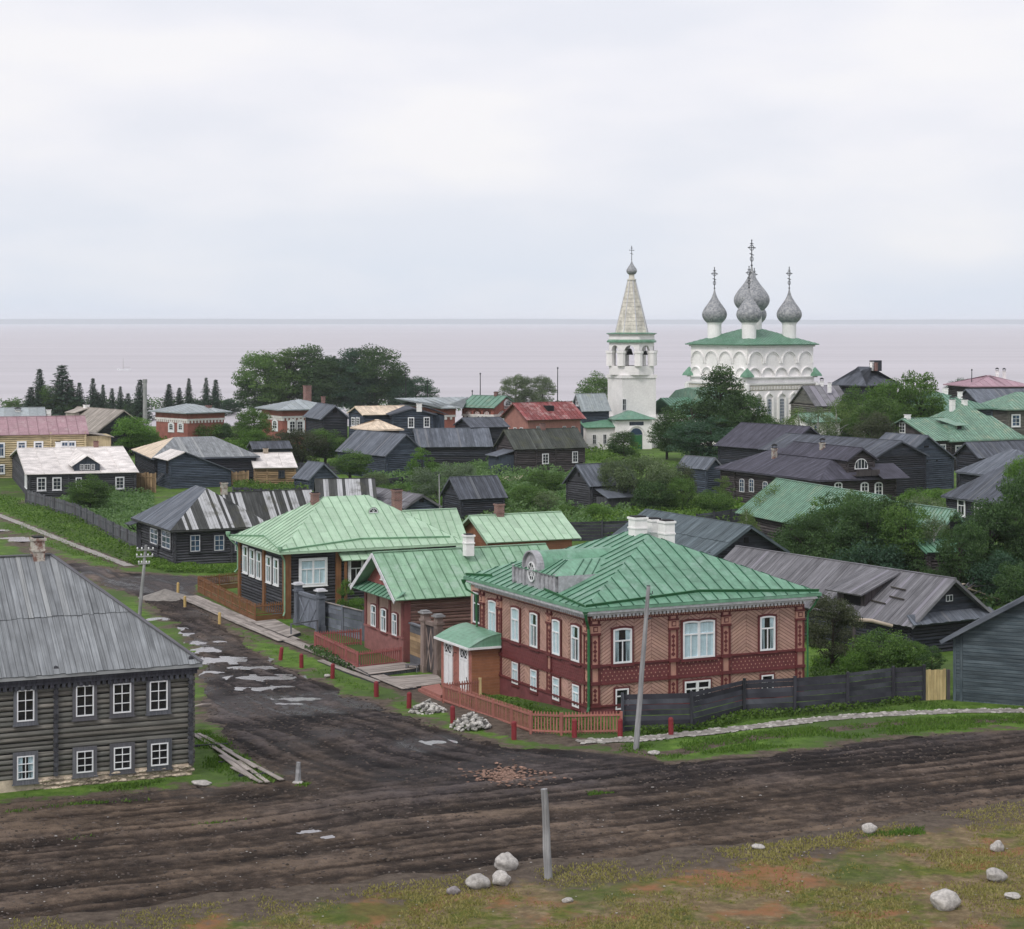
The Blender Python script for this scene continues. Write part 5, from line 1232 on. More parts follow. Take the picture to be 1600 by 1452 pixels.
# house with the white shingle roof
S2 = H('log_house', 'dark log house with a white shingle roof and a gabled dormer by the garden fence', 'house', (45, 778), 17, pl=19, pr=211, eave=741, ridge=(110, 699.5), ov=.55, go=.5, wall='dark_log', dia=.3, roofm='roof_white', rw=2.6, courses=1, rstyle='metal', rsep=False)
ww(S2, [('R', 58.5, 71, 747, 766), ('R', 82.7, 95, 746.8, 765), ('R', 119, 126.5, 747, 763), ('R', 181, 193, 746, 763)], 'six', cm='grey_white', cas=.1)
for a in (1.0, 2.6, 4.2): window(S2.e, 'L', a, a + 1.1, 1.3, 3.0, 'six', cm='white_paint', cas=.1, off=.16, L=S2.L, W_=S2.W)
S2.corner_ends('R', S2.f.lx(107), .25); S2.corner_ends('R', S2.L, .25); S2.corner_ends('R', .1, .25)
S2.chim(91, 690, 10, 704, mat='plaster_clean'); S2.chim(150, 689, 9, 700)
f = S2.f; kk = (S2.rh - S2.wh) / (S2.W / 2); x0, x1 = f.lx(116, 1.2), f.lx(156, 1.2); zb = S2.wh + kk * 1.2; za = min(f.z(701.5, (x0 + x1) / 2, 1.0), S2.rh - .05); zt = za - 1.2
mb = MB(); mb.box(x0, 1.2, zb - .3, x1, 3.6, zt); mb.prism([(x0, 1.2, zt), (x1, 1.2, zt), ((x0 + x1) / 2, 1.2, za - .1)], (0, 3, 0)); dm = mb.build('dormer', M_('blue_log'), S2.e)
xm = (x0 + x1) / 2; mb = MB(); kd = (za - zt) / ((x1 - x0) / 2)
for s in (-1, 1): slab(mb, [(xm, .8, za), (xm + s * ((x1 - x0) / 2 + .45), .8, zt - kd * .45), (xm + s * ((x1 - x0) / 2 + .45), (zt - kd * .45 - S2.wh) / kk + .3, zt - kd * .45), (xm, (za - S2.wh) / kk + .3, za)], .07)
mb.build('dormer_roof', M_('roof_white'), dm)
for a, b in ((.22, .36), (.4, .62), (.66, .8)): window(dm, 'R', x0 + (x1 - x0) * a, x0 + (x1 - x0) * b, zb + .15, zt - .05, 'six', off=-1.14)
h = H('house', 'big dark gabled house with a wide tan board roof below the spruces', 'house', (152, 712), 37, pl=84, pr=231, eave=678, roof='gy', ridge=(198, 641.5), ov=.9, go=.6, wall='black_log', roofm='roof_tan', rw=.5); h.chim(135, 632, 9, 641, mat='plaster_clean')
mb = MB(); kk = (h.rh - h.wh) / (h.L / 2); y = h.f.ly(123, 3.8); z = h.wh + kk * 3.8; slab(mb, [(1.8, y - 2.2, z + .05), (1.8, y + 2.2, z + .05), (5.2, y + 2.2, z + kk * 1.4 + .05), (5.2, y - 2.2, z + kk * 1.4 + .05)], .1); mb.box(2.0, y - 2, z - 1.6, 3, y + 2, z); mb.build('dormer', M_('roof_tan'), h.e)
h = H('house', 'house with pale sheet metal roof and two white chimneys behind the pink roof', 'house', (-80, 706), 15, pr=68, W=9, eave=653, ridge=(40, 637), wall='grey_log', roofm='roof_metal_grey', rstyle='metal', rw=1.5); h.chim(28, 641, 9, 652, y=2.6, mat='plaster_clean', cap='hood'); h.chim(76, 639.5, 9, 651, y=2.6, mat='plaster_clean')
h = H('house', 'low house with grey board roof hipped on its pale new left side', 'house', (243, 758), 18, pl=213, pr=398, eave=716, roof='hipx', ridge=(300, 683), inset=4.5, ov=.7, wall='black_log', roofm='roof_slate', rw=.42, rm2={1: 'roof_new', 0: 'roof_grey'}); h.chim(330, 676, 0.1, 684) if 0 else None
# crooked shed with outside stair
h = H('shed', 'tall crooked dark shed with a lopsided white and dark roof beside the garden', 'shed', (267, 764), 25, pr=361, W=7, eave=716, rh=6, roof='none', wall='blue_log', dia=.27, kit=False)
f = h.f; xa = f.lx(287.5); za = f.z(706, xa, 0); zr_ = f.z(734.5, h.L, 0); zl = h.wh; q = MB()
q.prism([(0, 0, -1), (h.L, 0, -1), (h.L, 0, zr_ - .1), (xa, 0, za - .1), (0, 0, zl - .1)], (0, h.W, 0)); q.build('wall', M_('blue_log'), h.e)
q = MB(); n = int(za / .25); r = random.Random(3)
for i in range(n):
    z = i * .25; xl = 0 if z < zl - .2 else (z - zl + .2) / (za - zl) * xa; xr_ = h.L if z < zr_ - .2 else h.L - (z - zr_ + .2) / (za - zr_) * (h.L - xa)
    if xr_ - xl > .3: q.tube([(xl - (.15 if xl == 0 else -.1), -.02, z + .12), (xr_ - .05, -.02, z + .12)], .125, 6, r=r.random())
    if z < zl - .2: q.tube([(-.02, -.15, z), (-.02, h.W + .1, z)], .125, 6, r=r.random())
q.build('logs', M_('blue_log'), h.e, kind='stuff')
for nm, P4, mt in (('left', [(-.7, h.W + .3, zl - .3), (-.7, -.5, zl - .3), (xa, -.5, za), (xa, h.W + .3, za)], 'roof_white'), ('right', [(h.L + .5, -.5, zr_ - .2), (h.L + .5, h.W + .3, zr_ - .2), (xa, h.W + .3, za), (xa, -.5, za)], 'roof_slate')):
    q = MB(); slab(q, P4, .1); o = q.build('roof', M_(mt), h.e); strips(o, P4, M_(mt), .4, 'roof_plank', False, 'plank', 5)
q = MB(); fbox(q, 'L', 1.0, 2.2, 2.2, 4.2, .1, .16); q.build('door', M_('interior_dark'), h.e)
q = MB()
for s in (0, 1.1): q.bar((-.2, 3.0 + s * 0, 2.1), (-2.9 + s * 0, 3.0 + s * 0, -.6), .12, .2) if s == 0 else q.bar((-.2, 4.1, 2.1), (-2.9, 4.1, -.6), .12, .2)
for i in range(9): t = (i + .5) / 9; q.box(-.3 - 2.6 * t, 3.0, 2.05 - 2.6 * t, -.05 - 2.6 * t, 4.1, 2.11 - 2.6 * t)
q.build('stair', M_('plank_grey'), h.e)
h = H('bath_house', 'tiny new log bath house with white shingle roof and stubby chimney', 'hut', (400, 757), 12, pl=387, pr=460.5, eave=731, ridge=(420, 708), ov=.55, go=.4, wall='new_log', dia=.27, roofm='roof_white', rw=2.0, rstyle='metal'); h.chim(415, 700, 9, 709, mat='limestone'); h.win('R', 435.4, 444, 735.6, 746, 'four', fm='plank_dark', cas=.08, cm='plank_dark'); h.corner_ends('R', h.f.lx(417), .2); h.corner_ends('R', h.L, .2)
h = H('shed', 'small dark gabled shed between the bath house and the big barn', 'shed', (483, 767), 35, pl=462, pr=525, eave=750, roof='gy', ridge=(506.6, 724), ov=.4, go=.4, wall='blue_log', roofm='roof_slate', rw=.36)
h = H('shed', 'dark shed roof seen above the striped annex between bushes', 'shed', (398, 735), 20, pl=390, pr=452, eave=702, ridge=(425, 690), wall='black_log', roofm='roof_dark', rw=.4)
h = H('shed', 'gabled shed with black and white striped board roof behind the green house', 'shed', (500, 836), 8, W=7, pr=583, eave=783, ridge=(535, 748.7), ov=.5, wall='black_log', roofm='roof_stripe', rw=.34, rsep=True, jit=.6)
h = H('shed', 'pale grey gabled shed behind the right brick chimney of the green house', 'shed', (633, 838), 30, pr=683, W=14, eave=794, roof='gy', ridge=(651, 772.7), ov=.4, go=.4, wall='blue_log', roofm='roof_mauve', rw=.36, courses=2); gable_hole(h, 'R', .6, .4)
h = H('barn', 'big slate grey log barn with gable end facing right, left of the long barn', 'barn', (603, 749), 35, pl=530, pr=662, eave=713, roof='gy', ridge=(638, 679), ov=.5, go=.5, wall='blue_log', dia=.3, roofm='roof_slate', rw=.36); h.corner_ends('R', .1, .2); h.corner_ends('L', h.W - .3, .2)
h = H('barn', 'long low dark barn with an even grey board roof in the middle distance', 'barn', (655, 728), 10, pr=766, W=9, eave=699, ridge=(700, 669.5), ov=.6, go=.5, wall='black_log', dia=.3, roofm='roof_slate', rw=.4)
h = H('log_house', 'dark log house with mossy board roof and two white windows before the church', 'house', (806, 743), 25, pl=778, pr=912, eave=702.5, ridge=(850, 670.3), ov=.6, go=.6, wall='brown_log', dia=.3, roofm='roof_mossy', rw=.42)
ww(h, [('R', 847, 856, 709.5, 724), ('R', 894, 901.5, 706, 722)], 'six', cm='grey_white', cas=.08); h.chim(848, 662, 8.5, 676); h.corner_ends('R', h.f.lx(837), .3); h.corner_ends('R', h.f.lx(867), .3)
mb = MB(); mb.box(-3.0, .3, -1, -.2, 4.2, 3.3); q = mb.build('entry_shed', M_('blue_log'), h.e); mb = MB(); slab(mb, [(-3.5, 0, 3.2), (-3.5, 4.6, 3.2), (-.1, 4.6, 4.1), (-.1, 0, 4.1)], .1); mb.build('entry_shed_roof', M_('roof_slate'), q)
h = H('outbuilding', 'long pink walled building under a rusty red metal roof', 'outbuilding', (825, 712), 30, pl=788, pr=907, eave=656.5, ridge=(850, 628.6), ov=.9, go=.8, wall='brick_pink', walltype='none', roofm='roof_red', rstyle='metal', rw=.8)
for a in (791, 803, 813): h.win('L', a, a + 4.5, 668, 674.5, 'four', off=.03)
for a in (838, 846, 879, 893): h.win('R', a, a + 5, 666, 671.5, 'four', off=.03)
mb = MB(); kk = (h.rh - h.wh) / (h.W / 2); x = h.f.lx(857, 2.5); mb.box(x - .7, 1.6, h.wh + kk * 1.7, x + .7, 3.2, h.wh + kk * 2.6 + .5); mb.build('roof_hatch', M_('interior_dark'), h.e)
h = H('shed', 'weathered low shed wedged between the brick store and the red roofed building', 'shed', (738, 724), 20, W=9, pr=792, eave=668, ridge=(760, 652.5), ov=.6, wall='black_log', roofm='roof_dark', rw=.4)
h = H('shed', 'dark plank shed with a plain gable in the weeds right of the green house', 'shed', (722, 815), 25, pl=694, pr=786, eave=780, ridge=(735, 745), ov=.4, go=.5, wall='black_log', roofm='roof_dark', rw=.36); gable_hole(h, 'L')
h = H('shed', 'old dark shed with grey plank roof and small gable hatch by the willows', 'shed', (924, 800), 32, pl=887, pr=990, eave=760, ridge=(930, 725), ov=.45, go=.6, wall='dark_log', dia=.3, roofm='roof_slate', rw=.36); gable_hole(h, 'L', .6, .6); h.corner_ends('L', .1, .25)
mb = MB(); P4 = [(.4, -3.2, 2.0), (h.L, -3.2, 2.0), (h.L, -.05, 3.1), (.4, -.05, 3.1)]; slab(mb, P4, .08); q = mb.build('lean_to_roof', M_('roof_slate'), h.e); mb = MB(); mb.box(.6, -2.8, -1, h.L - .2, -.2, 2.0); mb.build('lean_to', M_('dark_log'), q)
h = H('shed', 'grey gabled shed behind the willow bushes, left of the house with the arched windows', 'shed', (1104, 772), 35, pl=1061, pr=1127.5, eave=734, roof='gy', ridge=(1118.5, 716), ov=.3, go=.4, wall='blue_log', dia=.3, roofm='roof_slate', rw=.4)
# brick stores by the lake
def brick_house(label, c, th, ov=1.2, **k):
    h = H('brick_store', label, 'store', c, th, wall='brick_red', walltype='none', ov=ov, rstyle='metal', **k)
    for face, a1 in (('R', h.L), ('L', h.W)):
        mb = MB(); fbox(mb, face, -.15, a1 + .15, h.wh - 2.0, h.wh - 1.6, .0, .2); n = int(a1 / .8)
        for i in range(n): fbox(mb, face, i * a1 / n, i * a1 / n + .4, h.wh - 2.5, h.wh - 2.001, .0, .18)
        mb.build('cornice', M_('whitewash'), h.e)
        mb = MB(); fbox(mb, face, -.1, a1 + .1, h.wh - 1.599, h.wh, .0, .12); mb.build('parapet', M_('brick_red'), h.e)
    return h
def arch_win(h, face, pa, pb, ya, yb):
    o = h.win(face, pa, pb, ya, yb, 'arch', cm='white_paint', cas=.42, off=.05); return o
h = brick_house('small red brick store with white cornice and hipped roof behind the spruces', (293, 692), 42, pl=244, pr=350, eave=645, roof='hipy', ridge=(292, 631), roofm='roof_metal_grey', rw=1.4)
for a in (265, 279.5): arch_win(h, 'L', a, a + 6, 662, 672)
h.chim(326, 633, 9, 642, x=h.L / 2 + 2); 
h = brick_house('red brick store with tall chimney and hip roof before the grove', (441, 703), 28, pl=410, pr=525, eave=640, roof='hipx', ridge=(480, 624), roofm='roof_metal_grey', rw=1.4)
arch_win(h, 'L', 427, 433.5, 657, 670)
for a in (452, 464): arch_win(h, 'R', a, a + 9, 658, 676)
arch_win(h, 'R', 492, 506, 651, 670)
h.chim(480, 602, 12, 625, d=1.4); h.chim(505, 619, 6, 627)
h = brick_house('red brick store half hidden behind the dark timber houses', (695, 706), 25, pl=640, pr=711, eave=637, roof='hipx', ridge=(668, 621.5), roofm='roof_metal_grey', rw=1.4)
h = brick_house('red brick store with green gabled roof and white arched windows', (771, 705), 60, pl=723, pr=806, ov=.7, eave=637.5, roof='gy', ridge=(794, 619), roofm='roof_green_far', rw=1.2)
for a in (728.7, 743, 757.8): arch_win(h, 'L', a, a + 6.5, 643.5, 653)
arch_win(h, 'R', 779, 788, 645, 655); arch_win(h, 'R', 788.5, 797.5, 626, 634.5)
h.chim(775, 612, 6, 620)
# timber group before the grove
h = H('house', 'two storey dark timber house with pale tan roof left of the double gabled house', 'house', (569, 724), 22, pl=547, pr=640, eave=648.5, ridge=(590, 634.8), ov=.6, wall='blue_log', dia=.3, roofm='roof_new', rw=.6); ww(h, [('L', 551, 556.5, 653, 665), ('L', 558.5, 563.5, 653, 665)], 'six', cm='grey_white', cas=.1)
h = H('house', 'dark gable fronted house with two white framed upper windows', 'house', (614, 725), 12, W=13, pr=675, eave=648, roof='gy', ridge=(646, 637.5), ov=.8, go=.6, wall='blue_log', dia=.3, roofm='roof_dark', rw=.45); ww(h, [('R', 638, 646, 653, 667.5), ('R', 662.5, 670.5, 652.5, 667)], 'six', cm='white_paint', cas=.1); h.chim(655, 630, 9, 638, mat='plaster_clean')
mb = MB(); mb.box(h.L, 1, -1, h.L + 2.4, 9, h.wh - .4); q = mb.build('side_wing', M_('blue_log'), h.e); mb = MB(); slab(mb, [(h.L - .2, .3, h.wh + .9), (h.L + 3, .3, h.wh - .3), (h.L + 3, 9.6, h.wh - .3), (h.L - .2, 9.6, h.wh + .9)], .1); mb.build('side_wing_roof', M_('roof_dark'), q)
h = H('shed', 'low shed with a bright new plank hip roof in front of the timber houses', 'shed', (575, 737), 20, pr=622, W=7.5, eave=671.5, roof='hipx', ridge=(604, 655.5), inset=3.0, ov=.8, wall='brown_log', dia=.3, roofm='roof_new', rw=.5)
h = H('house', 'dark gabled timber house touching the left end of the tan roof', 'house', (505, 716), 20, pr=541, W=12, eave=655.5, roof='gy', ridge=(521.5, 633.5), ov=.7, go=.5, wall='black_log', dia=.3, roofm='roof_slate', rw=.45); gable_hole(h, 'R', .8, .8)
h = H('house', 'grey gabled house peeping between the red roof and the bell tower', 'house', (911, 703), 25, pl=895, pr=950, eave=643, ridge=(920, 615.5), ov=.5, go=.5, wall='blue_log', dia=.3, roofm='roof_metal_grey', rw=.5); window(h.e, 'L', h.W / 2 - .5, h.W / 2 + .5, h.wh + .5, h.wh + 2, 'four', off=.08, cas=.15, cm='grey_white', L=h.L, W_=h.W)
# right background
h = H('house', 'dark pyramid roofed house with two chimneys right of the church', 'house', (1352, 696), 45, pl=1304, pr=1399, eave=602.5, roof='hipy', ridge=(1361, 573.5), inset=5.5, ov=1.0, wall='black_log', dia=.4, roofm='roof_dark', rw=.6); h.chim(1362, 565, 5, 575, mat='plaster_clean'); h.chim(1369, 566, 5, 575)
mb = MB(); mb.box(h.L - 3.2, h.W * .35, h.wh + 2.2, h.L - 1, h.W * .55, h.wh + 4.4); mb.build('dormer', M_('black_log'), h.e)
h = H('house', 'grey metal roofed house leaning out behind the right side of the church', 'house', (1276, 707), 15, W=12, pr=1327, eave=635, ridge=(1300, 602.5), ov=.5, wall='grey_log', dia=.4, roofm='roof_mauve', rstyle='metal', rw=1.3); h.chim(1284, 595, 6, 603, mat='plaster_clean', cap='hood'); h.chim(1296, 598, 6, 609, y=3, mat='plaster_clean')
h = H('house', 'green hip roofed house with white chimney behind the bright green tree', 'house', (1470, 714), 20, pr=1549, W=13, eave=639, roof='hipx', ridge=(1470, 611.5), inset=.8, inset2=8, ov=.8, wall='blue_log', dia=.4, roofm='roof_green_far', rstyle='metal', rw=.8); h.chim(1477, 606, 8, 613, mat='plaster_clean'); h.chim(1500, 611.5, 7, 623, y=3.5, mat='plaster_clean')
h = H('house', 'house with violet hipped roof and two capped chimneys near the lake', 'house', (1521, 692), 10, pr=1606, W=13, eave=603.5, roof='hipx', ridge=(1560, 586.5), ov=1.0, wall='brown_log', dia=.4, roofm='roof_violet', rstyle='metal', rw=1.5); h.chim(1558, 579, 5, 588, mat='plaster_clean', cap='hood'); h.chim(1569, 579.5, 5, 588, mat='plaster_clean', cap='hood')
h = H('barn', 'grey board roofed barn below the violet roof', 'barn', (1532, 702), 12, W=12, pr=1630, eave=632, ridge=(1560, 608), ov=.6, wall='black_log', dia=.4, roofm='roof_slate', rw=.5)
h = H('house', 'grey house with pale green hip roof cut by the right edge', 'house', (1575, 707), 20, pr=1660, W=11, eave=639.5, roof='hipx', rh=11.3, ov=.9, wall='grey_log', dia=.3, roofm='roof_green_pale', rstyle='metal', rw=.8); h.rh = h.rh; ww(h, [('R', 1580.5, 1592.5, 648.5, 666)], 'six', cm='white_paint', cas=.15, glass='blue_glass'); h.corner_ends('R', .2, .2)
G = H('house', 'wide log house with large pale green roof, lidded dormer and white chimneys', 'house', (1460, 737), 30, pl=1369, pr=1592, eave=688.5, ridge=(1405, 654.5), ov=.8, go=.7, wall='brown_log', dia=.3, roofm='roof_green_pale', rstyle='metal', rw=.62, wh=None)
ww(G, [('R', 1468, 1476, 695, 705), ('R', 1492, 1502, 696.5, 707), ('R', 1511, 1519, 692, 702)], 'four', cm='grey_white', cas=.1, glass='blue_glass'); G.corner_ends('R', G.f.lx(1484), .25)
window(G.e, 'L', G.W / 2 - .2, G.W / 2 + 1.2, G.wh + .6, G.wh + 2.3, 'six', cm='grey_white', cas=.1, off=.08, L=G.L, W_=G.W)
G2 = H('wing', '', '', (G, G.L - 15.5, -.12), 30, L=15.7, W=G.W + .24, wh=G.wh + .1, rh=G.rh + 2.2, roof='hipx', inset=9.0, inset2=5.5, ov=.9, wall='brown_log', dia=.3, roofm='roof_green_pale', rstyle='metal', rw=.62, skip_logs='RLNE').settle()
G.chim(1488, 624, 8.5, 639, mat='plaster_clean', cap='hood'); G.chim(1507, 624, 8.5, 640, mat='plaster_clean', cap='hood'); G.chim(1418, 647, 9, 655, mat='plaster_clean')
kk = (G.rh - G.wh) / (G.W / 2); x = G.f.lx(1490, 3); z = G.wh + kk * 2.2; mb = MB(); mb.box(x - 1.0, 1.6, z - .6, x + 1.0, 4.6, z + 1.2); dm = mb.build('dormer', M_('roof_green_pale'), G.e)
mb = MB(); slab(mb, [(x - 1.4, .9, z + 1.1), (x + 1.4, .9, z + 1.1), (x + 1.4, 6.2, z + kk * 3.9 + .5), (x - 1.4, 6.2, z + kk * 3.9 + .5)], .08); mb.build('dormer_roof', M_('roof_green_pale'), dm); mb = MB(); mb.box(x - .45, 1.56, z + .1, x + .5, 1.599, z + 1.0); mb.build('dormer_opening', M_('interior_dark'), dm)
h = H('barn', 'tall blue grey log barn with small gable vents behind the arched window house', 'barn', (1405, 769), 35, pl=1346, pr=1488, eave=722, roof='gy', ridge=(1448.5, 680.7), ov=.5, go=.5, wall='blue_log', dia=.3, roofm='roof_slate', rw=.4); gable_hole(h, 'R', 1.0, .3, h.wh + 1.6)
mb = MB()
for t in (.3, .5, .68): fbox(mb, 'R', h.L * t, h.L * t + .25, h.wh - .5, h.wh - .25, .12, .18)
mb.build('vent_hole', M_('interior_dark'), h.e, kind='stuff')
h = H('barn', 'long dark barn roof running behind the house with arched windows', 'barn', (1366, 778), 34, L=10, W=24, eave=716, roof='gy', ridge=(1358, 686), wall='black_log', dia=.3, roofm='roof_dark', rw=.42)
h = H('barn', 'dark gabled barn with purplish roof left of the long barn roof', 'barn', (1224, 752), 36, L=10.5, W=15, eave=704, roof='gy', ridge=(1247, 665.8), ov=.7, go=.6, wall='black_log', dia=.3, roofm='roof_purple', rw=.42)
# house with arched windows and mezzanine
Q = H('log_house', 'dark purple roofed log house with arched windows and a half round attic window', 'house', (1283, 803), 26, pl=1128, pr=1398, eave=750, roof='hipy', ridge=(1196, 698), inset=5.2, ov=.75, wall='brown_log', dia=.3, roofm='roof_purple', rw=.5)
for pa in (1157.5, 1172.5, 1194, 1214): Q.win('L', pa, pa + 7.5, 748 if pa < 1190 else 752, 769 if pa < 1190 else 774, 'arch', fm='grey_white', glass='blue_glass')
for pa in (1303, 1344, 1366): Q.win('R', pa, pa + 11, 754, 776, 'arch', fm='white_paint', glass='dark_glass', cas=.08, cm='white_paint')
Q.corner_ends('L', Q.f.ly(1150), .3)
Q.chim(1210, 700, 8, 716, x=3.2, mat='peeled_brick', cap='hood'); Q.chim(1285, 691, 8, 704, mat='peeled_brick', cap='hood')
x0, x1 = Q.f.lx(1324, .8), Q.f.lx(1364, .8)
Q2 = H('mezzanine', '', '', (Q, x0, .8), 26, L=x1 - x0, W=15, wh=Q.f.z(716, x0, .8), roof='gy', rh=Q.f.z(700.5, (x0 + x1) / 2, .3), ov=.5, go=.6, wall='brown_log', dia=.3, roofm='roof_purple', rw=.5).settle()
o = window(Q.e, 'R', (x0 + x1) / 2 - 1.05, (x0 + x1) / 2 + 1.05, Q2.wh - 1.5, Q2.wh - .1, 'half', fm='white_paint', off=.18 - .8, L=0, W_=0)
mb = MB(); slab(mb, [(x1 - .5, -2.2, Q.wh - .3), (Q.L + .9, -2.2, Q.wh - .3), (Q.L + .9, 1.5, Q.wh + 1.4), (x1 - .5, 1.5, Q.wh + 1.4)], .08); mb.build('porch_roof', M_('roof_purple'), Q.e)
mb = MB(); mb.box(x0 + .2, -1.0, Q2.wh - 2.3, x1 - .2, .6, Q2.wh - 2.2); mb.box(x0 + .2, -1.0, Q2.wh - 2.2, x1 - .2, -.9, Q2.wh - 1.5); mb.build('balcony', M_('brown_log'), Q.e)
# green roofed house among the garden trees, and its neighbours
h = H('house', 'long house with narrow seamed green roof half hidden by birches', 'house', (1318, 910), 19, L=8.5, pl=1160, eave=834, roof='gy', ridge=(1250, 754), ov=.6, go=.5, wall='brown_log', dia=.28, roofm='roof_green_pale', rstyle='metal', rw=.5)
h = H('house', 'dark gabled house end showing through the thick trees on the right', 'house', (1463, 925), 25, pr=1511, W=14, eave=842, roof='gy', ridge=(1490, 797), ov=.5, go=.6, wall='dark_log', dia=.28, roofm='roof_green_pale', rstyle='metal', rw=.5)
h = H('shed', 'low shed with a dull green roof at the foot of the thick trees', 'shed', (1452, 935), 12, W=5, pr=1520, eave=862, ridge=(1490, 842), ov=.5, wall='brown_log', dia=.28, roofm='roof_green', rstyle='metal', rw=.6)
h = H('log_house', 'dark log house with tall white windows under the big shingled roof, right edge', 'house', (1602, 843), 22, pl=1481, L=12, eave=792, roof='hipy', ridge=(1560, 717.5), inset=5, ov=.6, wall='black_log', dia=.28, roofm='roof_dark', rw=.42)
ww(h, [('L', 1499, 1509.5, 781, 805.5), ('L', 1525, 1537, 785, 810), ('L', 1556, 1568, 790, 816)], 'tee', cm='white_paint', cas=.1)
h = H('barn', 'dark barn with gable facing left below the large green roof', 'barn', (1530, 780), 25, pl=1497, pr=1640, eave=716, ridge=(1560, 690), ov=.6, go=.6, wall='black_log', dia=.3, roofm='roof_dark', rw=.42)
h = H('house', 'slate roofed house between the shingled roof and the dark barn at the right', 'house', (1570, 800), 22, pl=1502, L=10, eave=745, roof='hipy', ridge=(1545, 699), inset=4, ov=.6, wall='black_log', dia=.3, roofm='roof_slate', rw=.42)

# ------------------------------------------------------------------ the church and its bell tower
def onion(mb, c, r, h, zb, n=24):
    K = [(0, .64), (.06, .80), (.14, .94), (.23, 1.0), (.31, .97), (.39, .87), (.48, .71), (.57, .53), (.66, .37), (.75, .235), (.84, .14), (.92, .08), (1, .045)]
    prof = []
    for i in range(41):
        t = i / 40; k = max(a for a in range(len(K) - 1) if K[a][0] <= t); t0, r0 = K[k]; t1, r1 = K[k + 1]; u = (t - t0) / (t1 - t0)
        m0 = (r1 - K[k - 1][1]) / (t1 - K[k - 1][0]) if k else (r1 - r0) / (t1 - t0); m1 = (K[k + 2][1] - r0) / (K[k + 2][0] - t0) if k + 2 < len(K) else (r1 - r0) / (t1 - t0); d = t1 - t0
        rr = (2 * u ** 3 - 3 * u * u + 1) * r0 + (u ** 3 - 2 * u * u + u) * d * m0 + (3 * u * u - 2 * u ** 3) * r1 + (u ** 3 - u * u) * d * m1
        prof.append((r * rr, zb + h * t))
    mb.lathe(prof, n, c)
def cross(par, c, z0, s, ornate=True):
    x, y = c; q = MB(); w = s * .014 + .02
    q.tube([(x, y, z0), (x, y, z0 + s)], w, 6); q.lathe([(.02, 0), (s * .05, s * .04), (.02, s * .09)], 8, (x, y, z0 + s * .02))
    X = lambda t: (x + t * math.cos(R_(10)), y + t * math.sin(R_(10)))
    def hb(z, l): a, b = X(-l), X(l); q.bar((a[0], a[1], z), (b[0], b[1], z), w * 1.6, w * 1.6)
    hb(z0 + s * .72, s * .19); hb(z0 + s * .87, s * .085); a, b = X(-s * .11), X(s * .11); q.bar((a[0], a[1], z0 + s * .5), (b[0], b[1], z0 + s * .44), w * 1.5, w * 1.5)
    for l, z in ((-s * .19, .72), (s * .19, .72), (0, 1.0)):
        p = X(l); q.lathe([(.02, -s * .03), (s * .035, 0), (.02, s * .03)], 6, (p[0], p[1], z0 + s * z))
    if ornate:
        for k in range(12):
            a0, a1 = 2 * math.pi * k / 12, 2 * math.pi * (k + 1) / 12
            p, r_ = X(s * .09 * math.cos(a0)), X(s * .09 * math.cos(a1)); q.bar((p[0], p[1], z0 + s * .3 + s * .09 * math.sin(a0)), (r_[0], r_[1], z0 + s * .3 + s * .09 * math.sin(a1)), w, w)
            p, r_ = X(s * .12 * math.cos(a0)), X(s * .12 * math.cos(a1)); q.bar((p[0], p[1], z0 + s * .72 + s * .1 * math.sin(a0)), (r_[0], r_[1], z0 + s * .72 + s * .1 * math.sin(a1)), w, w)
    q.build('cross', M_('iron'), par)
def domemat():
    m, t, b, N, L = newmat('dome_shingle')
    ob = N('ShaderNodeTexCoord').outputs['Object']
    n1 = N('ShaderNodeTexNoise', {'Vector': ob, 'Scale': 1.6, 'Detail': 8.0, 'Roughness': .75}).outputs[0]
    v = N('ShaderNodeTexVoronoi', {'Vector': ob, 'Scale': 3.2}); br = N('ShaderNodeSeparateColor', {0: v.outputs['Color']}).outputs[0]
    f = N('ShaderNodeMath', {0: n1, 1: N('ShaderNodeMath', {0: br, 1: .35}, operation='MULTIPLY').outputs[0]}, operation='ADD').outputs[0]
    L(ramp(N, f, [(.35, (.13, .135, .15)), (.65, (.25, .26, .28)), (.95, (.42, .42, .43))]), b.inputs['Base Color']); b.inputs['Roughness'].default_value = .6
    L(N('ShaderNodeBump', {'Height': br, 'Strength': .4, 'Distance': .1}).outputs[0], b.inputs['Normal']); return m
domemat()
CHT = R_(34.3); cc = (50.1, 428.0); zg = -1.0
ch = thing('church', 'white church with five grey shingled onion domes and a green hipped roof', 'church', (cc[0], cc[1], zg), CHT)
hs_ = 9.0; ZE = 20.4                      # half side, eaves above the ground
mb = MB(); mb.box(-hs_, -hs_, -2, hs_, hs_, ZE); mb.build('wall', M_('plaster'), ch)
mb = MB(); mb.box(-hs_ - .5, -hs_ - .5, -2, hs_ + .5, hs_ + .5, 12.2); mb.build('lower_wall', M_('plaster'), ch)
q = MB(); zr = 24.1; o_v = .9
P4s = [[(-hs_ - o_v, -hs_ - o_v, ZE), (hs_ + o_v, -hs_ - o_v, ZE), (0, 0, zr)], [(-hs_ - o_v, hs_ + o_v, ZE), (-hs_ - o_v, -hs_ - o_v, ZE), (0, 0, zr)], [(hs_ + o_v, -hs_ - o_v, ZE), (hs_ + o_v, hs_ + o_v, ZE), (0, 0, zr)], [(hs_ + o_v, hs_ + o_v, ZE), (-hs_ - o_v, hs_ + o_v, ZE), (0, 0, zr)]]
for p in P4s: slab(q, p, .2)
rf = q.build('roof', M_('roof_green'), ch)
for i, p in enumerate(P4s): strips(rf, p, M_('roof_green'), .8, 'roof_panel', i < 2, 'metal', i)
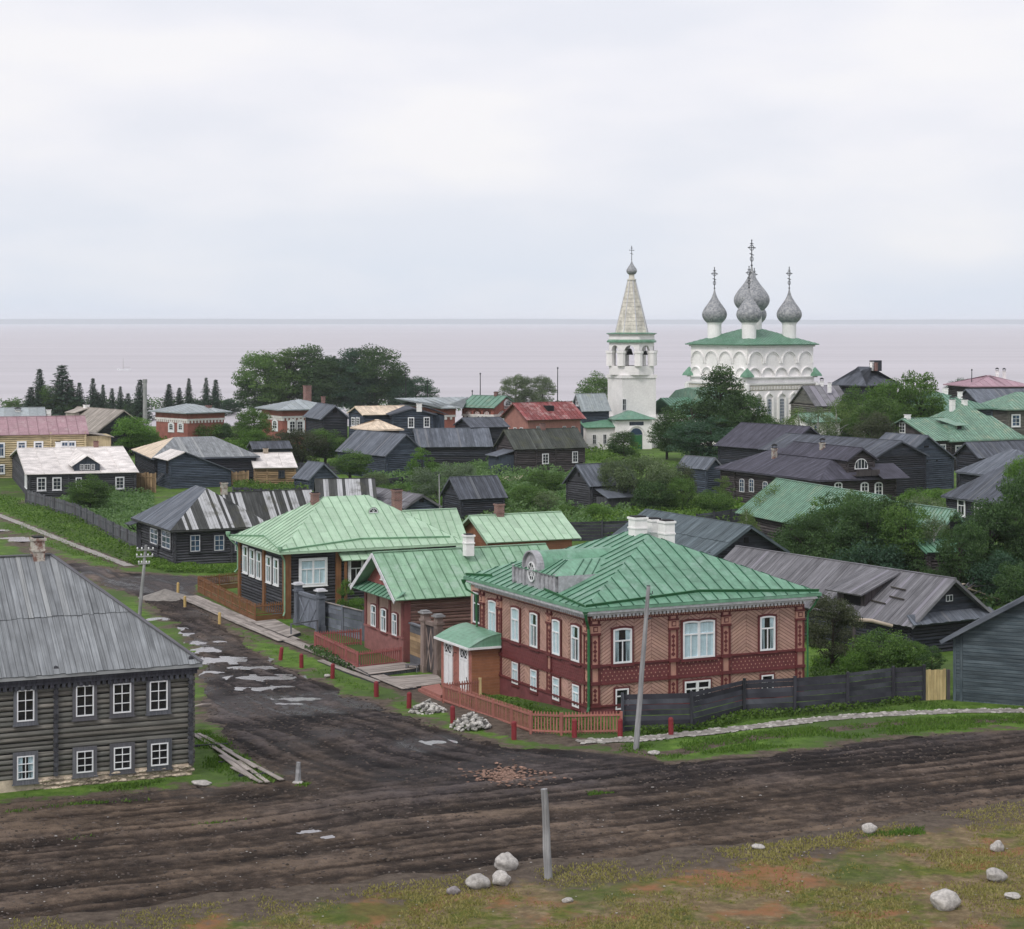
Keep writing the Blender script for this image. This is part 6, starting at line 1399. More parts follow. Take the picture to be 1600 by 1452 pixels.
def arcs(face, z0, n, first, rad, proud):
    mb = MB(); w = 2 * hs_
    for k in range(n):
        c = -hs_ + w * (k + .5 + first) / (n + 2 * first); m = 12
        for i in range(m):
            a0, a1 = math.pi * i / m, math.pi * (i + 1) / m
            for rr, d, t in ((rad, proud, .2), (rad * .82, proud * .5, .12)):
                p0 = (c + rr * math.cos(a0), z0 + rr * math.sin(a0)); p1 = (c + rr * math.cos(a1), z0 + rr * math.sin(a1))
                if face == 'R': mb.bar((p0[0], -hs_ - d / 2, p0[1]), (p1[0], -hs_ - d / 2, p1[1]), t, d, (0, 1, 0))
                else: mb.bar((-hs_ - d / 2, p0[0], p0[1]), (-hs_ - d / 2, p1[0], p1[1]), t, d, (1, 0, 0))
        for e in (-1, 1):
            z_ = z0 - .5
            if face == 'R': mb.box(c + e * rad - .13, -hs_ - proud, z_, c + e * rad + .13, -hs_ + .05, z0)
            else: mb.box(-hs_ - proud, c + e * rad - .13, z_, -hs_ + .05, c + e * rad + .13, z0)
    mb.build('kokoshnik', M_('plaster_clean'), ch)
for fc in 'RL': arcs(fc, 17.0, 4, 0.0, 1.95, .26); arcs(fc, 14.0, 5, 0.0, 1.62, .3)
mb = MB(); mb.box(-hs_ - .72, -hs_ - .72, 12.21, hs_ + .72, hs_ + .72, 12.55); mb.box(-hs_ - .3, -hs_ - .3, ZE - .55, hs_ + .3, hs_ + .3, ZE - .21); mb.box(-hs_ - .62, -hs_ - .62, 13.5, hs_ + .62, hs_ + .62, 13.75); mb.box(-hs_ - .12, -hs_ - .12, 12.56, hs_ + .12, hs_ + .12, 13.49); mb.build('cornice', M_('plaster_clean'), ch)
mb = MB(); mb.box(-hs_ - .56, -hs_ - .56, 11.0, hs_ + .56, hs_ + .56, 12.0)
fz = mb.build('frieze', M_('frieze'), ch)
mb = MB()
for k in range(44):
    a = -hs_ + (k + .5) * 2 * hs_ / 44; mb.box(a - .08, -hs_ - .66, 11.15, a + .08, -hs_ - .561, 11.85); mb.box(-hs_ - .66, a - .08, 11.15, -hs_ - .561, a + .08, 11.85)
mb.build('frieze_tiles', M_('plaster_clean'), fz, kind='stuff')
for fc, cs in (('R', (-.2, 3.0, 6.3, -3.6, -6.6)), ('L', (-5.5, -1.0, 4.0))):
    for c in cs:
        a, b = c - .62, c + .62; o = window(ch, fc, 0, 1.24, 4.2, 9.3, 'church', off=.52, glass='blue_glass')
        if fc == 'R': o.location = (a, -hs_ - .56, 4.2)
        else: o.location = (-hs_ - .56, b, 4.2)
        mb = MB()
        for e in (-1, 1):
            if fc == 'R': mb.box(c + e * .95 - .16, -hs_ - .85, 3.6, c + e * .95 + .16, -hs_ - .501, 9.4)
            else: mb.box(-hs_ - .85, c + e * .95 - .16, 3.6, -hs_ - .501, c + e * .95 + .16, 9.4)
        for i in range(12):
            a0, a1 = math.pi * i / 12, math.pi * (i + 1) / 12
            P = lambda A: (c + 1.05 * math.cos(A), 9.3 + (1.0 * math.sin(A) + (.35 if abs(A - math.pi / 2) < .01 else 0)))
            p0, p1 = P(a0), P(a1)
            if fc == 'R': mb.bar((p0[0], -hs_ - .68, p0[1]), (p1[0], -hs_ - .68, p1[1]), .25, .36, (0, 1, 0))
            else: mb.bar((-hs_ - .68, p0[0], p0[1]), (-hs_ - .68, p1[0], p1[1]), .25, .36, (1, 0, 0))
        mb.build('window_surround', M_('plaster_clean'), ch)
for x, y in ((-hs_ - .55, -hs_ - .55), (hs_ + .55, -hs_ - .55), (-hs_ - .55, hs_ + .55)):
    mb = MB(); mb.lathe([(.55, -1.5), (.55, 12.2)], 8, (x, y, 0)); mb.build('corner_column', M_('plaster_clean'), ch)
    mb = MB(); mb.lathe([(1.5, 13.76), (1.3, 14.2), (.05, 15.6)], 4, (x * .97, y * .97, 0), ph=R_(45)); mb.build('corner_cap', M_('roof_green'), ch)
def dome(x, y, rd, zd0, zd1, ro, ho, cs):
    mb = MB(); mb.lathe([(rd, zd0), (rd, zd1 - .3), (rd * 1.12, zd1 - .25), (rd * 1.12, zd1)], 20, (x, y, 0)); d = mb.build('drum', M_('plaster_clean'), ch)
    mb = MB(); onion(mb, (x, y, 0), ro, ho, zd1 - .05); mb.build('onion_dome', M_('dome_shingle'), d, smooth=True)
    cross(d, (x, y), zd1 + ho - .15, cs)
for x, y in ((-5.5, -5.5), (5.5, -5.5), (-5.5, 5.5), (5.5, 5.5)): dome(x, y, 1.45, 20.4, 24.9, 2.62, 7.0, 4.6)
dome(0, 0, 2.1, 23.0, 27.4, 3.75, 9.2, 5.6)
for c in (-3.2, 0, 3.2):
    pass
# apse annex, refectory
mb = MB(); mb.box(-24, -6.5, -2, -hs_ - .5, 6.5, 6.2); mb.build('refectory_wall', M_('plaster'), ch)
q = MB(); P4s = [[(-24.3, -7.2, 6.1), (-hs_ - .4, -7.2, 6.1), (-hs_ - .4, 0, 9.6), (-24.3, 0, 9.6)], [(-hs_ - .4, 7.2, 6.1), (-24.3, 7.2, 6.1), (-24.3, 0, 9.6), (-hs_ - .4, 0, 9.6)]]
for p in P4s: slab(q, p, .2)
rq = q.build('refectory_roof', M_('roof_green'), ch); strips(rq, P4s[0], M_('roof_green'), .8, 'roof_panel', True, 'metal', 3)
mb = MB(); mb.box(-17, -8.5, -2, -hs_ - .5, 8.5, 7.6); mb.build('side_chapel', M_('plaster'), ch)
mb = MB(); mb.prism([(-17.2, -8.7, 7.6), (-17.2, 8.7, 7.6), (-17.2, 4, 10.9), (-17.2, 0, 11.6), (-17.2, -4, 10.9)], (7.8, 0, 0)); mb.build('chapel_roof', M_('roof_green_pale'), ch)
mb = MB(); mb.lathe([(.5, 8), (.5, 11.6), (.6, 11.6), (.6, 12)], 4, (-11, -3, 0), ph=R_(45)); mb.build('stove_pipe', M_('chimney_brick'), ch)
# bell tower
S = 406 / F
def tz(py): return CH - (py - HY) * S + 1.0
tx = (987 - 800) / F * 409; bt = thing('bell_tower', 'white bell tower with open belfry and tall tented spire', 'bell tower', (tx, 409, -1.0), R_(20))
mb = MB(); hw = 3.65; mb.box(-hw, -hw, -2, hw, hw, tz(590)); mb.build('wall', M_('plaster'), bt)
ap = 4.35; rr_ = ap / math.cos(math.pi / 8); OP = math.pi / 8 - R_(28.5)
mb = MB(); mb.box(-hw - .2, -hw - .2, tz(591), hw + .2, hw + .2, tz(586)); mb.lathe([(rr_ * 1.0, tz(586)), (rr_, tz(572))], 8, ph=OP); mb.build('belfry_base', M_('plaster'), bt)
z0, z1, z2 = tz(572), tz(548), tz(535)
mb = MB()      # eight piers and arches
for k in range(8):
    a = OP + 2 * math.pi * k / 8; px_, py_ = rr_ * .95 * math.cos(a), rr_ * .95 * math.sin(a)
    mb.lathe([(.85, z0), (.85, z1)], 8, (px_, py_, 0)); mb.lathe([(1.0, z1 - .5), (1.0, z1)], 8, (px_, py_, 0))
mb.build('belfry_piers', M_('plaster'), bt, kind='stuff')
mb = MB()
for k in range(8):
    a0, a1 = OP + 2 * math.pi * k / 8, OP + 2 * math.pi * (k + 1) / 8; A = Vector((rr_ * math.cos(a0), rr_ * math.sin(a0), 0)); B_ = Vector((rr_ * math.cos(a1), rr_ * math.sin(a1), 0)); d = (B_ - A); ln = d.length; d.normalize(); nrm = Vector((d.y, -d.x, 0)); ctr = (A + B_) / 2; hw_ = ln / 2; ra = hw_ - .75; m = 10
    for i in range(m):
        x0, x1 = -hw_ + 2 * hw_ * i / m, -hw_ + 2 * hw_ * (i + 1) / m
        g = lambda x: z1 + (math.sqrt(max(0, ra * ra - x * x)) if abs(x) < ra else 0)
        P = [ctr + d * x0 + Vector((0, 0, g(x0))), ctr + d * x1 + Vector((0, 0, g(x1))), ctr + d * x1 + Vector((0, 0, z2)), ctr + d * x0 + Vector((0, 0, z2))]
        mb.prism(P, -nrm * .7)
mb.build('belfry_arches', M_('plaster'), bt)
mb = MB(); mb.lathe([(rr_ * 1.03, z2), (rr_ * 1.0, tz(524)), (rr_ * 1.06, tz(523.5)), (rr_ * 1.06, tz(522))], 8, ph=OP); mb.build('attic', M_('plaster'), bt)
mb = MB(); mb.lathe([(rr_ * 1.1, z2 - .05), (rr_ * 1.1, z2 + .25), (rr_ * 1.02, z2 + .55)], 8, ph=OP); mb.lathe([(rr_ * 1.12, tz(522)), (rr_ * 1.12, tz(520.8)), (rr_ * .68, tz(519.5))], 8, ph=OP); mb.build('drip_roof', M_('roof_green'), bt)
mb = MB()
for k in range(8):
    a0, a1 = OP + 2 * math.pi * k / 8, OP + 2 * math.pi * (k + 1) / 8; r0, r1, za, zb_ = rr_ * .72, .72, tz(520), tz(437); rows = 14; n_ = 5
    for i in range(rows):
        for j in range(n_):
            t0, t1 = i / rows, (i + 1) / rows
            def PT(t, s, lift=0.0):
                r_ = r0 + (r1 - r0) * t + lift; p = Vector((r_ * math.cos(a0), r_ * math.sin(a0), 0)).lerp(Vector((r_ * math.cos(a1), r_ * math.sin(a1), 0)), s); p.z = za + (zb_ - za) * t; return p
            sh = .5 / n_ if i % 2 else 0; s0, s1 = max(0, j / n_ - sh), min(1, (j + 1) / n_ - sh + (1 if j == n_ - 1 else 0))
            mb.face([PT(t0, s0, .06), PT(t0, s1, .06), PT(t1, s1), PT(t1, s0)], None, rng.random())
tent = mb.build('tent_spire', M_('tent_grey'), bt)
mb = MB()
for k in range(8): a = OP + 2 * math.pi * k / 8; mb.bar((rr_ * .73 * math.cos(a), rr_ * .73 * math.sin(a), tz(520)), (.77 * math.cos(a), .77 * math.sin(a), tz(437)), .14, .14)
mb.build('spire_rib', M_('grey_white'), tent, kind='stuff')
mb = MB(); mb.lathe([(.95, tz(437.5)), (.95, tz(436)), (.6, tz(435.8)), (.55, tz(428)), (.8, tz(428))], 10); mb.build('spire_neck', M_('tent_grey'), bt)
mb = MB(); onion(mb, (0, 0, 0), 1.06, 2.9, tz(428.3), 14); mb.build('onion_dome', M_('dome_shingle'), bt, smooth=True); cross(bt, (0, 0), tz(406.5), 2.85, False)
mb = MB(); mb.lathe([(rr_ * .6, z0 - .5), (rr_ * .6, z0)], 8, ph=OP); mb.build('belfry_floor', M_('plank_dark'), bt)
for k, (x, y, s) in enumerate(((0, -2.6, 1.0), (2.4, -1.4, .8), (-2.4, -1.2, .75), (0, 1, 1.2))):
    mb = MB(); mb.lathe([(.62 * s, 0), (.58 * s, .12 * s), (.42 * s, .5 * s), (.34 * s, .9 * s), (.12 * s, 1.05 * s)], 12, (x, y, z1 - .9)); mb.tube([(x, y, z1), (x, y, z2)], .05, 5); mb.build('bell', M_('iron'), bt)
def tower_win(a0, a1, z0_, z1_): o = window(bt, 'R', a0, a1, z0_, z1_, 'four', off=0); o.location = (a0, -hw - .03, z0_)
tower_win(-3.6, -2.8, tz(641), tz(623))
mb = MB(); mb.box(-hw - .16, -hw - .16, tz(690), hw + .16, hw + .16, tz(687)); mb.box(-hw - .3, -hw - .3, -2, hw + .3, hw + .3, tz(655)); mb.box(-hw - .45, -hw - .45, tz(655), hw + .45, hw + .45, tz(651)); mb.build('base_storey', M_('plaster'), bt)
# porch of the tower with the green door
mb = MB(); mb.box(-6.6, -hw - 3.6, -2, 1.2, -hw - .31, tz(655)); pw = mb.build('porch', M_('plaster'), bt)
mb = MB(); zt = tz(654); mb.prism([(-7.2, -hw - 4.2, zt), (1.8, -hw - 4.2, zt), (1.8, -hw - .32, zt), (-7.2, -hw - .32, zt)], (0, 0, .12)); q_ = [(-7.2, -hw - 4.2, zt + .121), (1.8, -hw - 4.2, zt + .121), (1.8, -hw - .32, zt + .121), (-7.2, -hw - .32, zt + .121)]; ap_ = [(-2.5, -hw - 2.2, zt + 1.7), (-2.5, -hw - .32, zt + 1.7)]
mb.face([q_[0], q_[1], ap_[0]]); mb.face([q_[1], q_[2], ap_[1], ap_[0]]); mb.face([q_[3], q_[0], ap_[0], ap_[1]]); mb.build('porch_roof', M_('roof_green_far'), pw)
mb = MB(); yb = -hw - 3.601; mb.box(-3.4, yb - .08, -1.2, -.9, yb, tz(678)); mb.build('door', M_('green_trim'), pw)
mb = MB(); pts = [(-2.15 + 1.3 * math.cos(math.pi * i / 12), yb - .05, tz(677.5) + 1.3 * math.sin(math.pi * i / 12)) for i in range(13)]; mb.prism(pts, (0, .03, 0)); mb.build('fanlight', M_('blue_glass'), pw)
mb = MB()
for i in range(12): a, b = math.pi * i / 12, math.pi * (i + 1) / 12; mb.bar((-2.15 + 1.75 * math.cos(a), yb - .06, tz(677.5) + 1.75 * math.sin(a)), (-2.15 + 1.75 * math.cos(b), yb - .06, tz(677.5) + 1.75 * math.sin(b)), .25, .25, (0, 1, 0))
mb.build('arch', M_('plaster_clean'), pw)
mb = MB(); mb.box(-3.6, yb - .05, tz(663), -.6, yb, tz(657.5)); mb.build('icon_board', M_('blue_log'), pw)
mb = MB(); mb.box(-12.5, -hw - 3.0, -2, -6.61, -hw + 2, tz(666)); hz_ = mb.build('side_lodge', M_('plaster'), bt)
q = MB(); P = [(-13, -hw - 3.6, tz(665)), (-6.4, -hw - 3.6, tz(665)), (-6.4, -hw - .5, tz(652)), (-13, -hw - .5, tz(656))]; slab(q, P, .15); q.build('side_lodge_roof', M_('roof_green'), hz_)
for a in (-11.2, -9.0): o = window(bt, 'R', 0, .75, 0, 1.9, 'four'); o.location = (a, -hw - 3.06, tz(691))
# small white lodge in front of the church
h = H('lodge', 'small white church lodge with green roof behind the birch saplings', 'outbuilding', (1262, 715), 20, pr=1312, W=7, eave=660, ridge=(1280, 645), roof='gx', wall='plaster_clean', walltype='none', roofm='roof_green_pale', rstyle='metal', rw=.8)
ww(h, [('R', 1272, 1279, 664, 680), ('R', 1290, 1297, 664, 680)], 'six', glass='blue_glass', off=.04)
# ------------------------------------------------------------------ fences, gates, walks, posts, stones
def g3(px, py, dz=0.0): return at(px, py, dz)
class Path:
    """a fence line: an Empty at its first point, local coordinates in world axes"""
    def __init__(s, pts): s.p = [at(*q) for q in pts]; s.o = s.p[0].copy(); s.q = [p - s.o for p in s.p]
def walk_line(q, step, start=0.0):
    out = []
    for i in range(len(q) - 1):
        a, b = q[i], q[i + 1]; d = b - a; L = Vector((d.x, d.y, 0)).length; n = max(1, round(L / step))
        for k in range(n): out.append((a + d * ((k + .5) / n), d.normalized(), i))
    return out
def post(par, p, h, w, mat, name='post', sink=.4, tip=.0, lean=(0, 0)):
    mb = MB(); mb.hexa([(p.x - w, p.y - w, p.z - sink), (p.x + w, p.y - w, p.z - sink), (p.x + w, p.y + w, p.z - sink), (p.x - w, p.y + w, p.z - sink)] + [(p.x + a * w + lean[0], p.y + b * w + lean[1], p.z + h) for a, b in ((-1, -1), (1, -1), (1, 1), (-1, 1))], rng.random())
    if tip: t = Vector((p.x + lean[0], p.y + lean[1], p.z + h + tip)); c = [(p.x + a * w + lean[0], p.y + b * w + lean[1], p.z + h) for a, b in ((-1, -1), (1, -1), (1, 1), (-1, 1))]; [mb.face([c[i], c[(i + 1) % 4], t]) for i in range(4)]
    return mb.build(name, M_(mat), par)
def picket_fence(name, label, pts, h, mat, step=.19, base=.0, postmat=None, wd=.085, cat='fence'):
    P = Path(pts); e = thing(name, label, cat, P.o); pm = {}
    for a, d, i in walk_line(P.q, step):
        w = Vector((d.x, d.y, 0)).normalized(); n = Vector((-w.y, w.x, 0))
        key = round(math.atan2(w.y, w.x), 2)
        if key not in pm:
            mb = MB(); x = w * wd / 2; t = n * .012; zb, zt = base + .06, h
            pl = [-x + Vector((0, 0, zb)), x + Vector((0, 0, zb)), x + Vector((0, 0, zt - .08)), Vector((0, 0, zt)), -x + Vector((0, 0, zt - .08))]
            mb.prism([p - t for p in pl], t * 2, 0, [(p.z, k) for k, p in enumerate(pl)]); pm[key] = mb.mesh('picket')
        o = link('picket', pm[key], M_(mat), e); o.location = a + n * .045; o.rotation_euler = (rng.uniform(-.015, .015), rng.uniform(-.015, .015), 0)
    for i in range(len(P.q) - 1):
        a, b = P.q[i], P.q[i + 1]
        for z, hh in ((h * .83, .11), (base + .2 if not base else base + .03, .1)):
            mb = MB(); mb.bar(a + Vector((0, 0, z)), b + Vector((0, 0, z)), .06, hh, r=rng.random()); mb.build('rail', M_(mat), e)
        if base:
            nb = 3; w = (b - a).normalized()
            for k in range(nb): mb = MB(); mb.bar(a + Vector((0, 0, (k + .5) * base / nb - .1)), b + Vector((0, 0, (k + .5) * base / nb - .1)), .05, base / nb - .015, r=rng.random()); mb.build('base_board', M_(postmat or mat), e)
        n = max(1, round((b - a).length / 2.6))
        for k in range(n + (1 if i == len(P.q) - 2 else 0)): post(e, a + (b - a) * (k / n), h * .97, .065, mat)
    return e
def board_fence(name, label, pts, h, mat, nb=6, postw=.09, cat='fence', cap=None, posth=.12, vertical=False, step=.24, span=2.6, uneven=.04):
    P = Path(pts); e = thing(name, label, cat, P.o)
    if vertical:
        for a, d, i in walk_line(P.q, step):
            w = Vector((d.x, d.y, 0)).normalized(); n = Vector((-w.y, w.x, 0)); x = w * (step * .47); hh = h + rng.uniform(-uneven, uneven) * 3
            mb = MB(); pl = [a - x + Vector((0, 0, -.1)), a + x + Vector((0, 0, -.1)), a + x + Vector((0, 0, hh)), a - x + Vector((0, 0, hh + rng.uniform(-.03, .03)))]; mb.prism([p + n * rng.uniform(.0, .02) for p in pl], n * .03, rng.random(), [(0, 0), (step, 0), (step, hh), (0, hh)]); mb.build('board', M_(mat), e)
    for i in range(len(P.q) - 1):
        a, b = P.q[i], P.q[i + 1]; L = (b - a).length; n = max(1, round(L / span)); w = (b - a).normalized(); nn = Vector((-w.y, w.x, 0)).normalized()
        for k in range(n):
            p0, p1 = a + (b - a) * (k / n), a + (b - a) * ((k + 1) / n)
            if not vertical:
                zz = 0.02
                for j in range(nb):
                    bh = h / nb * rng.uniform(.9, 1.1)
                    if j == nb - 1: bh = h - zz
                    dz0, dz1 = rng.uniform(-uneven, uneven) * .5, rng.uniform(-uneven, uneven) * .5
                    mb = MB(); mb.bar(p0 + nn * .04 + Vector((0, 0, zz + bh / 2 + dz0)), p1 + nn * .04 + Vector((0, 0, zz + bh / 2 + dz1)), .035, max(.06, bh - .025), r=rng.random()); mb.build('board', M_(mat), e); zz += bh
            if not vertical or k % 1 == 0: post(e, p0 - nn * .06 if not vertical else p0 - nn * .08, h + posth, postw, mat if mat != 'plank_yellow' else 'plank_grey', lean=(rng.uniform(-.04, .04), 0))
        if cap:
            mb = MB(); mb.bar(a + Vector((0, 0, h + .05)), b + Vector((0, 0, h + .05)), .2, .05); mb.build('cap_board', M_(cap), e)
        if vertical:
            for z in (h * .25, h * .8): mb = MB(); mb.bar(a - nn * .04 + Vector((0, 0, z)), b - nn * .04 + Vector((0, 0, z)), .06, .1); mb.build('rail', M_(mat), e)
    post(e, P.q[-1], h + posth, postw, mat)
    return e
FE = picket_fence('picket_fence', 'long salmon pink picket fence round the front of the herringbone boarded mansion', [(750, 1093), (693, 1099), (829, 1146.5), (877, 1149), (971, 1147)], 1.35, 'fence_pink')
FD = picket_fence('picket_fence', 'dusky rose picket fence enclosing the tiny front garden of the small gabled house', [(564, 1008), (492, 1013), (558.5, 1046), (627, 1038)], 1.3, 'fence_rose', base=.0)
FC = picket_fence('picket_fence', 'brown picket fence on a boarded base round the dark green-roofed log house', [(376, 918), (310, 925), (398.5, 971), (453, 966)], 1.5, 'brown_paint', base=.55)
post(FE, FE.children[0].location * 0, 1.4, .1, 'plank_yellow', 'end_post')
FK = board_fence('board_fence', 'dark weathered fence of wide horizontal boards between the mansion and the blue shed', [(973, 1143), (1080, 1140), (1162, 1118), (1241, 1114), (1323, 1107), (1396, 1097), (1444, 1094.5)], 2.15, 'plank_dark', nb=7, span=9, uneven=.06)
e = thing('gate', 'pale yellow gate of vertical planks at the end of the dark fence', 'gate', at(1445, 1094.6)); a = Vector((0, 0, 0)); b = at(1478, 1093) - at(1445, 1094.6)
for k in range(7): 
    t0, t1 = k / 7 + .006, (k + 1) / 7 - .006; mb = MB(); p0, p1 = a.lerp(b, t0), a.lerp(b, t1); hz0 = 1.95 + rng.uniform(-.05, .03); mb.prism([p0 + Vector((0, -.05, 0)), p1 + Vector((0, -.05, 0)), p1 + Vector((0, -.05, hz0)), p0 + Vector((0, -.05, hz0))], (0, .04, 0), rng.random(), [(0, 0), (.2, 0), (.2, 2), (0, 2)]); mb.build('plank', M_('plank_yellow'), e)
for z in (.4, 1.6): mb = MB(); mb.bar(a + Vector((0, .03, z)), b + Vector((0, .03, z)), .06, .12); mb.build('brace', M_('plank_yellow'), e)
post(e, b + Vector((.15, 0, 0)), 1.9, .1, 'brown_log', 'gate_post')
board_fence('board_fence', 'grey garden fence of upright boards running along the grass verge on the left', [(41, 786), (118, 809), (199.5, 852.5), (219, 861)], 1.75, 'plank_grey', vertical=True, step=.27, span=4.5)
board_fence('board_fence', 'short blue grey boarded fence with pale cap between the carved gate and small house', [(504, 985), (568, 1002)], 2.3, 'gate_blue', nb=6, cap='plank_walk', span=3.4)
board_fence('board_fence', 'dark fence across the back yard behind the small green outbuilding', [(889, 846), (940, 845), (986, 843)], 2.2, 'plank_dark', nb=6, span=5)
board_fence('board_fence', 'low dark fence running up to the birch beside the narrow green roof', [(1088, 826), (1142, 818), (1162, 815)], 1.7, 'plank_dark', nb=5, span=5)
board_fence('board_fence', 'tan upright board fence between the crooked shed and bath house', [(362, 758), (388, 757)], 2.0, 'new_log', vertical=True, step=.3, span=3)
board_fence('board_fence', 'tan board yard gate fence between the white shingled house and crooked shed', [(213, 768), (243, 770)], 2.8, 'new_log', vertical=True, step=.35, span=2.5)
board_fence('board_fence', 'sagging fence in front of the bath house kitchen garden', [(365, 776), (420, 779), (478, 776)], 1.3, 'plank_dark', vertical=True, step=.4, span=4)

board_fence('board_fence', 'dark fence before the big slate barn in the middle gardens', [(530, 764), (600, 764), (690, 752)], 1.5, 'plank_dark', nb=4, span=5)
board_fence('board_fence', 'leaning grey hurdle fence in the middle weeds', [(575, 790), (640, 786)], 1.6, 'plank_grey', vertical=True, step=.35, span=4)
board_fence('board_fence', 'dark yard fence left of the round bush by the slate barn', [(405, 742), (470, 740), (530, 742)], 1.8, 'plank_dark', nb=5, span=5)
# carved gate of the green roofed log house
def carved_gate(label, pa, pb, h, mat, capmat, leafmat, hw=.32, arch=True):
    a = at(*pa); b = at(*pb) - a; e = thing('gate', label, 'gate', a); w = Vector((b.x, b.y, 0)).normalized(); n = Vector((w.y, -w.x, 0))
    for p in (Vector((0, 0, 0)), b):
        q = MB(); q.bar(p + Vector((0, 0, -.3)), p + Vector((0, 0, h)), hw * 2, hw * 1.6, n); q.bar(p + Vector((0, 0, h - .55)), p + Vector((0, 0, h - .4)), hw * 2.5, hw * 2.2, n); q.bar(p + n * (hw * .81) + Vector((0, 0, .5)), p + n * (hw * .81) + Vector((0, 0, h - .8)), hw * 1.2, .06, n); q.bar(p + Vector((0, 0, -.3)), p + Vector((0, 0, .5)), hw * 2.3, hw * 2, n)
        po = q.build('gate_post', M_(mat), e)
        q = MB(); q.bar(p + Vector((0, 0, h)), p + Vector((0, 0, h + .09)), hw * 2.9, hw * 2.7, n); q.bar(p + Vector((0, 0, h + .09)), p + Vector((0, 0, h + .2)), hw * 2.0, hw * 1.9, n); q.build('post_cap', M_(capmat), po)
    d = b - w * hw * 2; s = w * hw; L = (b.length - hw * 2) / 2
    for k in range(2):
        q = MB(); nb = 4; st = s + w * (L * k)
        for j in range(nb):
            c = st + w * (L * (j + .5) / nb); q.bar(c + Vector((0, 0, .12)), c + Vector((0, 0, h - .75)), L / nb - .02, .06, n, rng.random())
        lf = q.build('gate_leaf', M_(leafmat), e, kind='stuff')
        q = MB(); q.bar(st + n * .05 + Vector((0, 0, .3)), st + w * L + n * .05 + Vector((0, 0, h - 1.0)), .12, .04, n); q.bar(st + n * .05 + Vector((0, 0, h - 1.0)), st + w * L + n * .05 + Vector((0, 0, .3)), .12, .04, n); q.build('cross_brace', M_(mat), lf)
    q = MB(); q.bar(s + Vector((0, 0, h - .62)), b - s + Vector((0, 0, h - .62)), .3, .26); q.build('lintel', M_(mat), e)
    return e
carved_gate('blue grey carved gate with two white capped posts beside the green-roofed log house', (466, 976), (501, 988), 3.3, 'gate_blue', 'grey_white', 'gate_blue')
DG = carved_gate('old brown carved gate with heavy cornice beside the mansion porch', (664, 1050), (685, 1057), 4.2, 'gate_brown', 'post_grey', 'brown_log', .28)
a = at(641, 1040); b = at(661, 1048) - a
e = thing('wall_panel', 'peeling tan boarded wall panel between small gabled house and carved gate', 'fence', a)
for k in range(11):
    mb = MB(); mb.bar(Vector((0, 0, .15 + k * .27)), b + Vector((0, 0, .15 + k * .27)), .05, .255, r=rng.random()); mb.build('board', M_('new_log' if 2 < k < 9 else 'plank_grey'), e)
mb = MB(); mb.bar(Vector((0, 0, 3.1)), b + Vector((0, 0, 3.1)), .3, .1); mb.build('cap_board', M_('plank_grey'), e)
# bench, railing
a = at(633, 1050); b = at(653, 1051) - a; e = thing('bench', 'low grey wooden bench in front of the peeling panel', 'bench', a); w = b.normalized(); n = Vector((-w.y, w.x, 0))
for k in range(2): mb = MB(); mb.bar(n * (.1 + .22 * k) + Vector((0, 0, .5)), b + n * (.1 + .22 * k) + Vector((0, 0, .5)), .2, .05, r=k * .4); mb.build('seat_board', M_('plank_grey'), e)
for t in (.08, .92):
    for k in (0, .42): mb = MB(); mb.bar(b * t + n * k + Vector((0, 0, 0)), b * t + n * k + Vector((0, 0, .47)), .07, .07, n); mb.build('leg', M_('plank_grey'), e)
a = at(454, 996); b = at(497, 990) - a; e = thing('railing', 'single rail hitching bar in front of the blue grey carved gate', 'railing', a)
for t in (.02, .98): post(e, b * t, 1.05, .06, 'plank_grey')
mb = MB(); mb.bar(Vector((0, 0, 1.05)), b + Vector((0, 0, 1.05)), .09, .09); mb.build('rail', M_('plank_grey'), e)

# board walks
def walk(name, pts, width, n, seg, mat, lift=.12, seed=0):
    P = [Vector((p[0], p[1], 0)) for p in pts]; r = random.Random(seed); root = None; s = 0
    base = MB()
    for i in range(len(P) - 1):
        d = P[i + 1] - P[i]; base.bar(Vector((P[i].x, P[i].y, gz(P[i].x, P[i].y) + lift - .09)), Vector((P[i + 1].x, P[i + 1].y, gz(P[i + 1].x, P[i + 1].y) + lift - .09)), width * .8, .1)
    root = base.build(name, M_('plank_dark'), kind='structure')
    for i in range(len(P) - 1):
        d = P[i + 1] - P[i]; L = d.length; d.normalize(); nn = Vector((-d.y, d.x, 0)); m = max(1, round(L / seg))
        for k in range(m):
            for j in range(n):
                o = (j - (n - 1) / 2) * width / n; a = P[i] + d * (L * k / m + r.uniform(-.1, .1)) + nn * (o + r.uniform(-.02, .02)); b = P[i] + d * (L * (k + 1) / m - .02 + r.uniform(-.1, .1)) + nn * (o + r.uniform(-.02, .02))
                a.z = gz(a.x, a.y) + lift + r.uniform(0, .03); b.z = gz(b.x, b.y) + lift + r.uniform(0, .03); mb = MB(); mb.bar(a, b, width / n - .02, .045, r=r.random()); mb.build('plank', M_(mat), root)
    return root
walk('boardwalk', WALK[:3], 1.9, 6, 5, 'plank_walk', seed=1)
walk('boardwalk', WALK[2:6], 1.1, 4, 5, 'plank_walk', seed=2, lift=.1)
walk('boardwalk', gp([(500, 1034), (548, 1053), (590, 1068)]), .5, 2, 5, 'plank_walk', seed=6, lift=.1)
